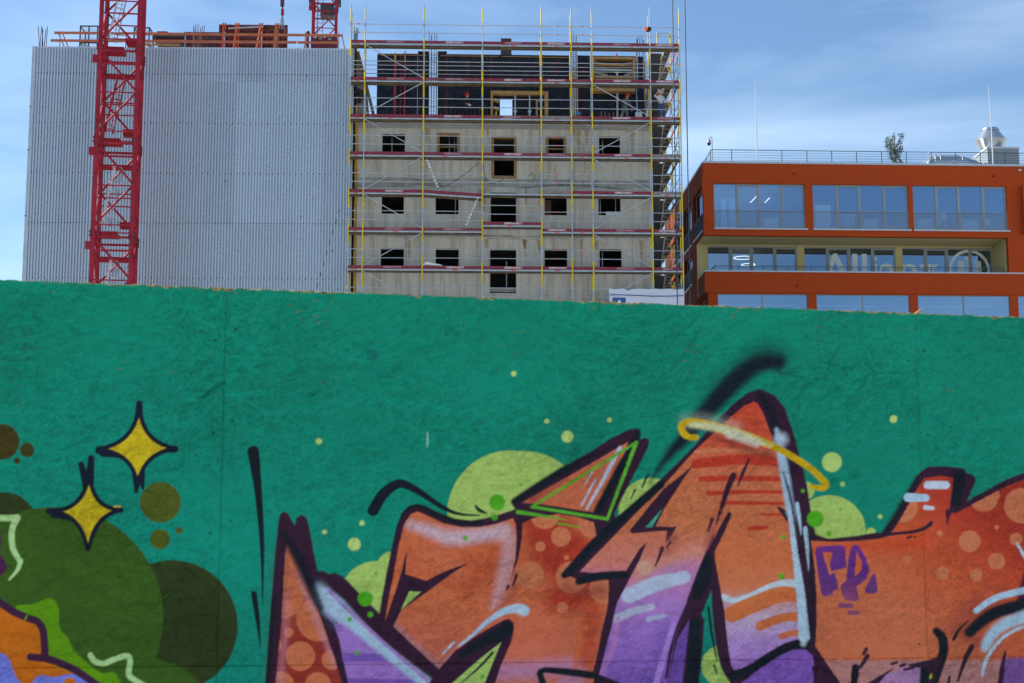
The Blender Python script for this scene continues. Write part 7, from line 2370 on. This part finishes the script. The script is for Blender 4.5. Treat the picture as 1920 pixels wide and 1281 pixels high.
# 2: grey pullover, faded jeans, seen from behind, turned right
worker('worker seen from behind in grey pullover, faded jeans and red helmet by the window box', 1173, 1.15, dict(
    pelvis=(-0.05, 0, 0.95), waist=(-0.02, 0, 1.10), chest=(0.02, 0, 1.36), neck=(0.06, 0.01, 1.54), skull=(0.11, 0.03, 1.66), crown_=(0.11, 0.02, 1.74), nose=(0.19, 0.06, 1.64),
    shoL=(-0.15, 0.05, 1.43), elbL=(-0.18, 0.16, 1.18), wriL=(-0.02, 0.30, 1.05), palL=(0.05, 0.34, 1.04), shoR=(0.20, -0.03, 1.42), elbR=(0.28, 0.04, 1.16), wriR=(0.32, 0.18, 1.00), palR=(0.34, 0.24, 0.97),
    hipL=(-0.14, 0, 0.90), kneL=(-0.19, 0.02, 0.50), ankL=(-0.27, 0, 0.09), toeL=(-0.20, 0.15, 0.045), hipR=(0.06, 0, 0.90), kneR=(0.09, 0.04, 0.49), ankR=(0.10, -0.02, 0.09), toeR=(0.18, 0.13, 0.045)),
    None, (M['skin'], M['cloth_g'], M['cloth_j'], M['black']), M['helmet_r'], wz, (0.75, 0.55, -0.2),
    extra=lambda t: MB().box(-0.06, 0.08, -0.145, -0.11, 0.99, 1.06).build('green_belt_bag', mat('teal_cloth', (0.03, 0.25, 0.18), 0.9), t))
# 3: pale sleeveless shirt, white helmet, in the stair bay
worker('worker in pale shirt, blue jeans and white helmet standing in the stair bay', 1238, 0.45, dict(
    pelvis=(0.06, 0, 0.93), waist=(0.05, 0, 1.08), chest=(0.0, 0, 1.30), neck=(-0.03, -0.01, 1.46), skull=(-0.04, -0.05, 1.57), crown_=(-0.03, -0.04, 1.65), nose=(-0.11, -0.11, 1.54),
    shoL=(-0.17, -0.04, 1.37), elbL=(-0.30, -0.14, 1.36), wriL=(-0.22, -0.22, 1.50), palL=(-0.16, -0.23, 1.53), shoR=(0.18, 0.03, 1.36), elbR=(0.24, -0.02, 1.10), wriR=(0.20, -0.18, 0.95), palR=(0.18, -0.24, 0.91),
    hipL=(-0.03, 0, 0.88), kneL=(-0.05, -0.03, 0.48), ankL=(-0.06, 0.02, 0.09), toeL=(-0.10, -0.14, 0.045), hipR=(0.15, 0, 0.88), kneR=(0.17, -0.03, 0.48), ankR=(0.18, 0.02, 0.09), toeR=(0.18, -0.14, 0.045)),
    None, (M['skin'], M['cloth_w'], M['cloth_b'], M['black']), M['helmet_w'], dz(2) + 0.003, (-0.6, -0.7, -0.3))
# 4: crouching, only helmet and dark back show above the board
worker('crouching worker in black with bright blue helmet low behind the toe board', 1094, 1.25, dict(
    pelvis=(0.16, 0, 0.30), waist=(0.10, 0, 0.42), chest=(-0.02, 0, 0.56), neck=(-0.14, 0, 0.62), skull=(-0.25, -0.02, 0.64), crown_=(-0.27, -0.02, 0.73), nose=(-0.33, -0.05, 0.60),
    shoL=(-0.06, -0.18, 0.58), elbL=(-0.20, -0.24, 0.36), wriL=(-0.34, -0.16, 0.20), palL=(-0.40, -0.12, 0.16), shoR=(-0.04, 0.18, 0.58), elbR=(-0.18, 0.24, 0.36), wriR=(-0.34, 0.16, 0.20), palR=(-0.40, 0.12, 0.16),
    hipL=(0.14, -0.10, 0.30), kneL=(-0.12, -0.18, 0.44), ankL=(0.06, -0.16, 0.09), toeL=(-0.10, -0.18, 0.045), hipR=(0.14, 0.10, 0.30), kneR=(-0.12, 0.18, 0.42), ankR=(0.08, 0.16, 0.09), toeR=(-0.08, 0.18, 0.045)),
    None, (M['skin'], M['cloth_k'], M['cloth_k'], M['black']), M['helmet_b'], wz, (-0.8, -0.2, -0.5))
bpy.context.view_layer.update()
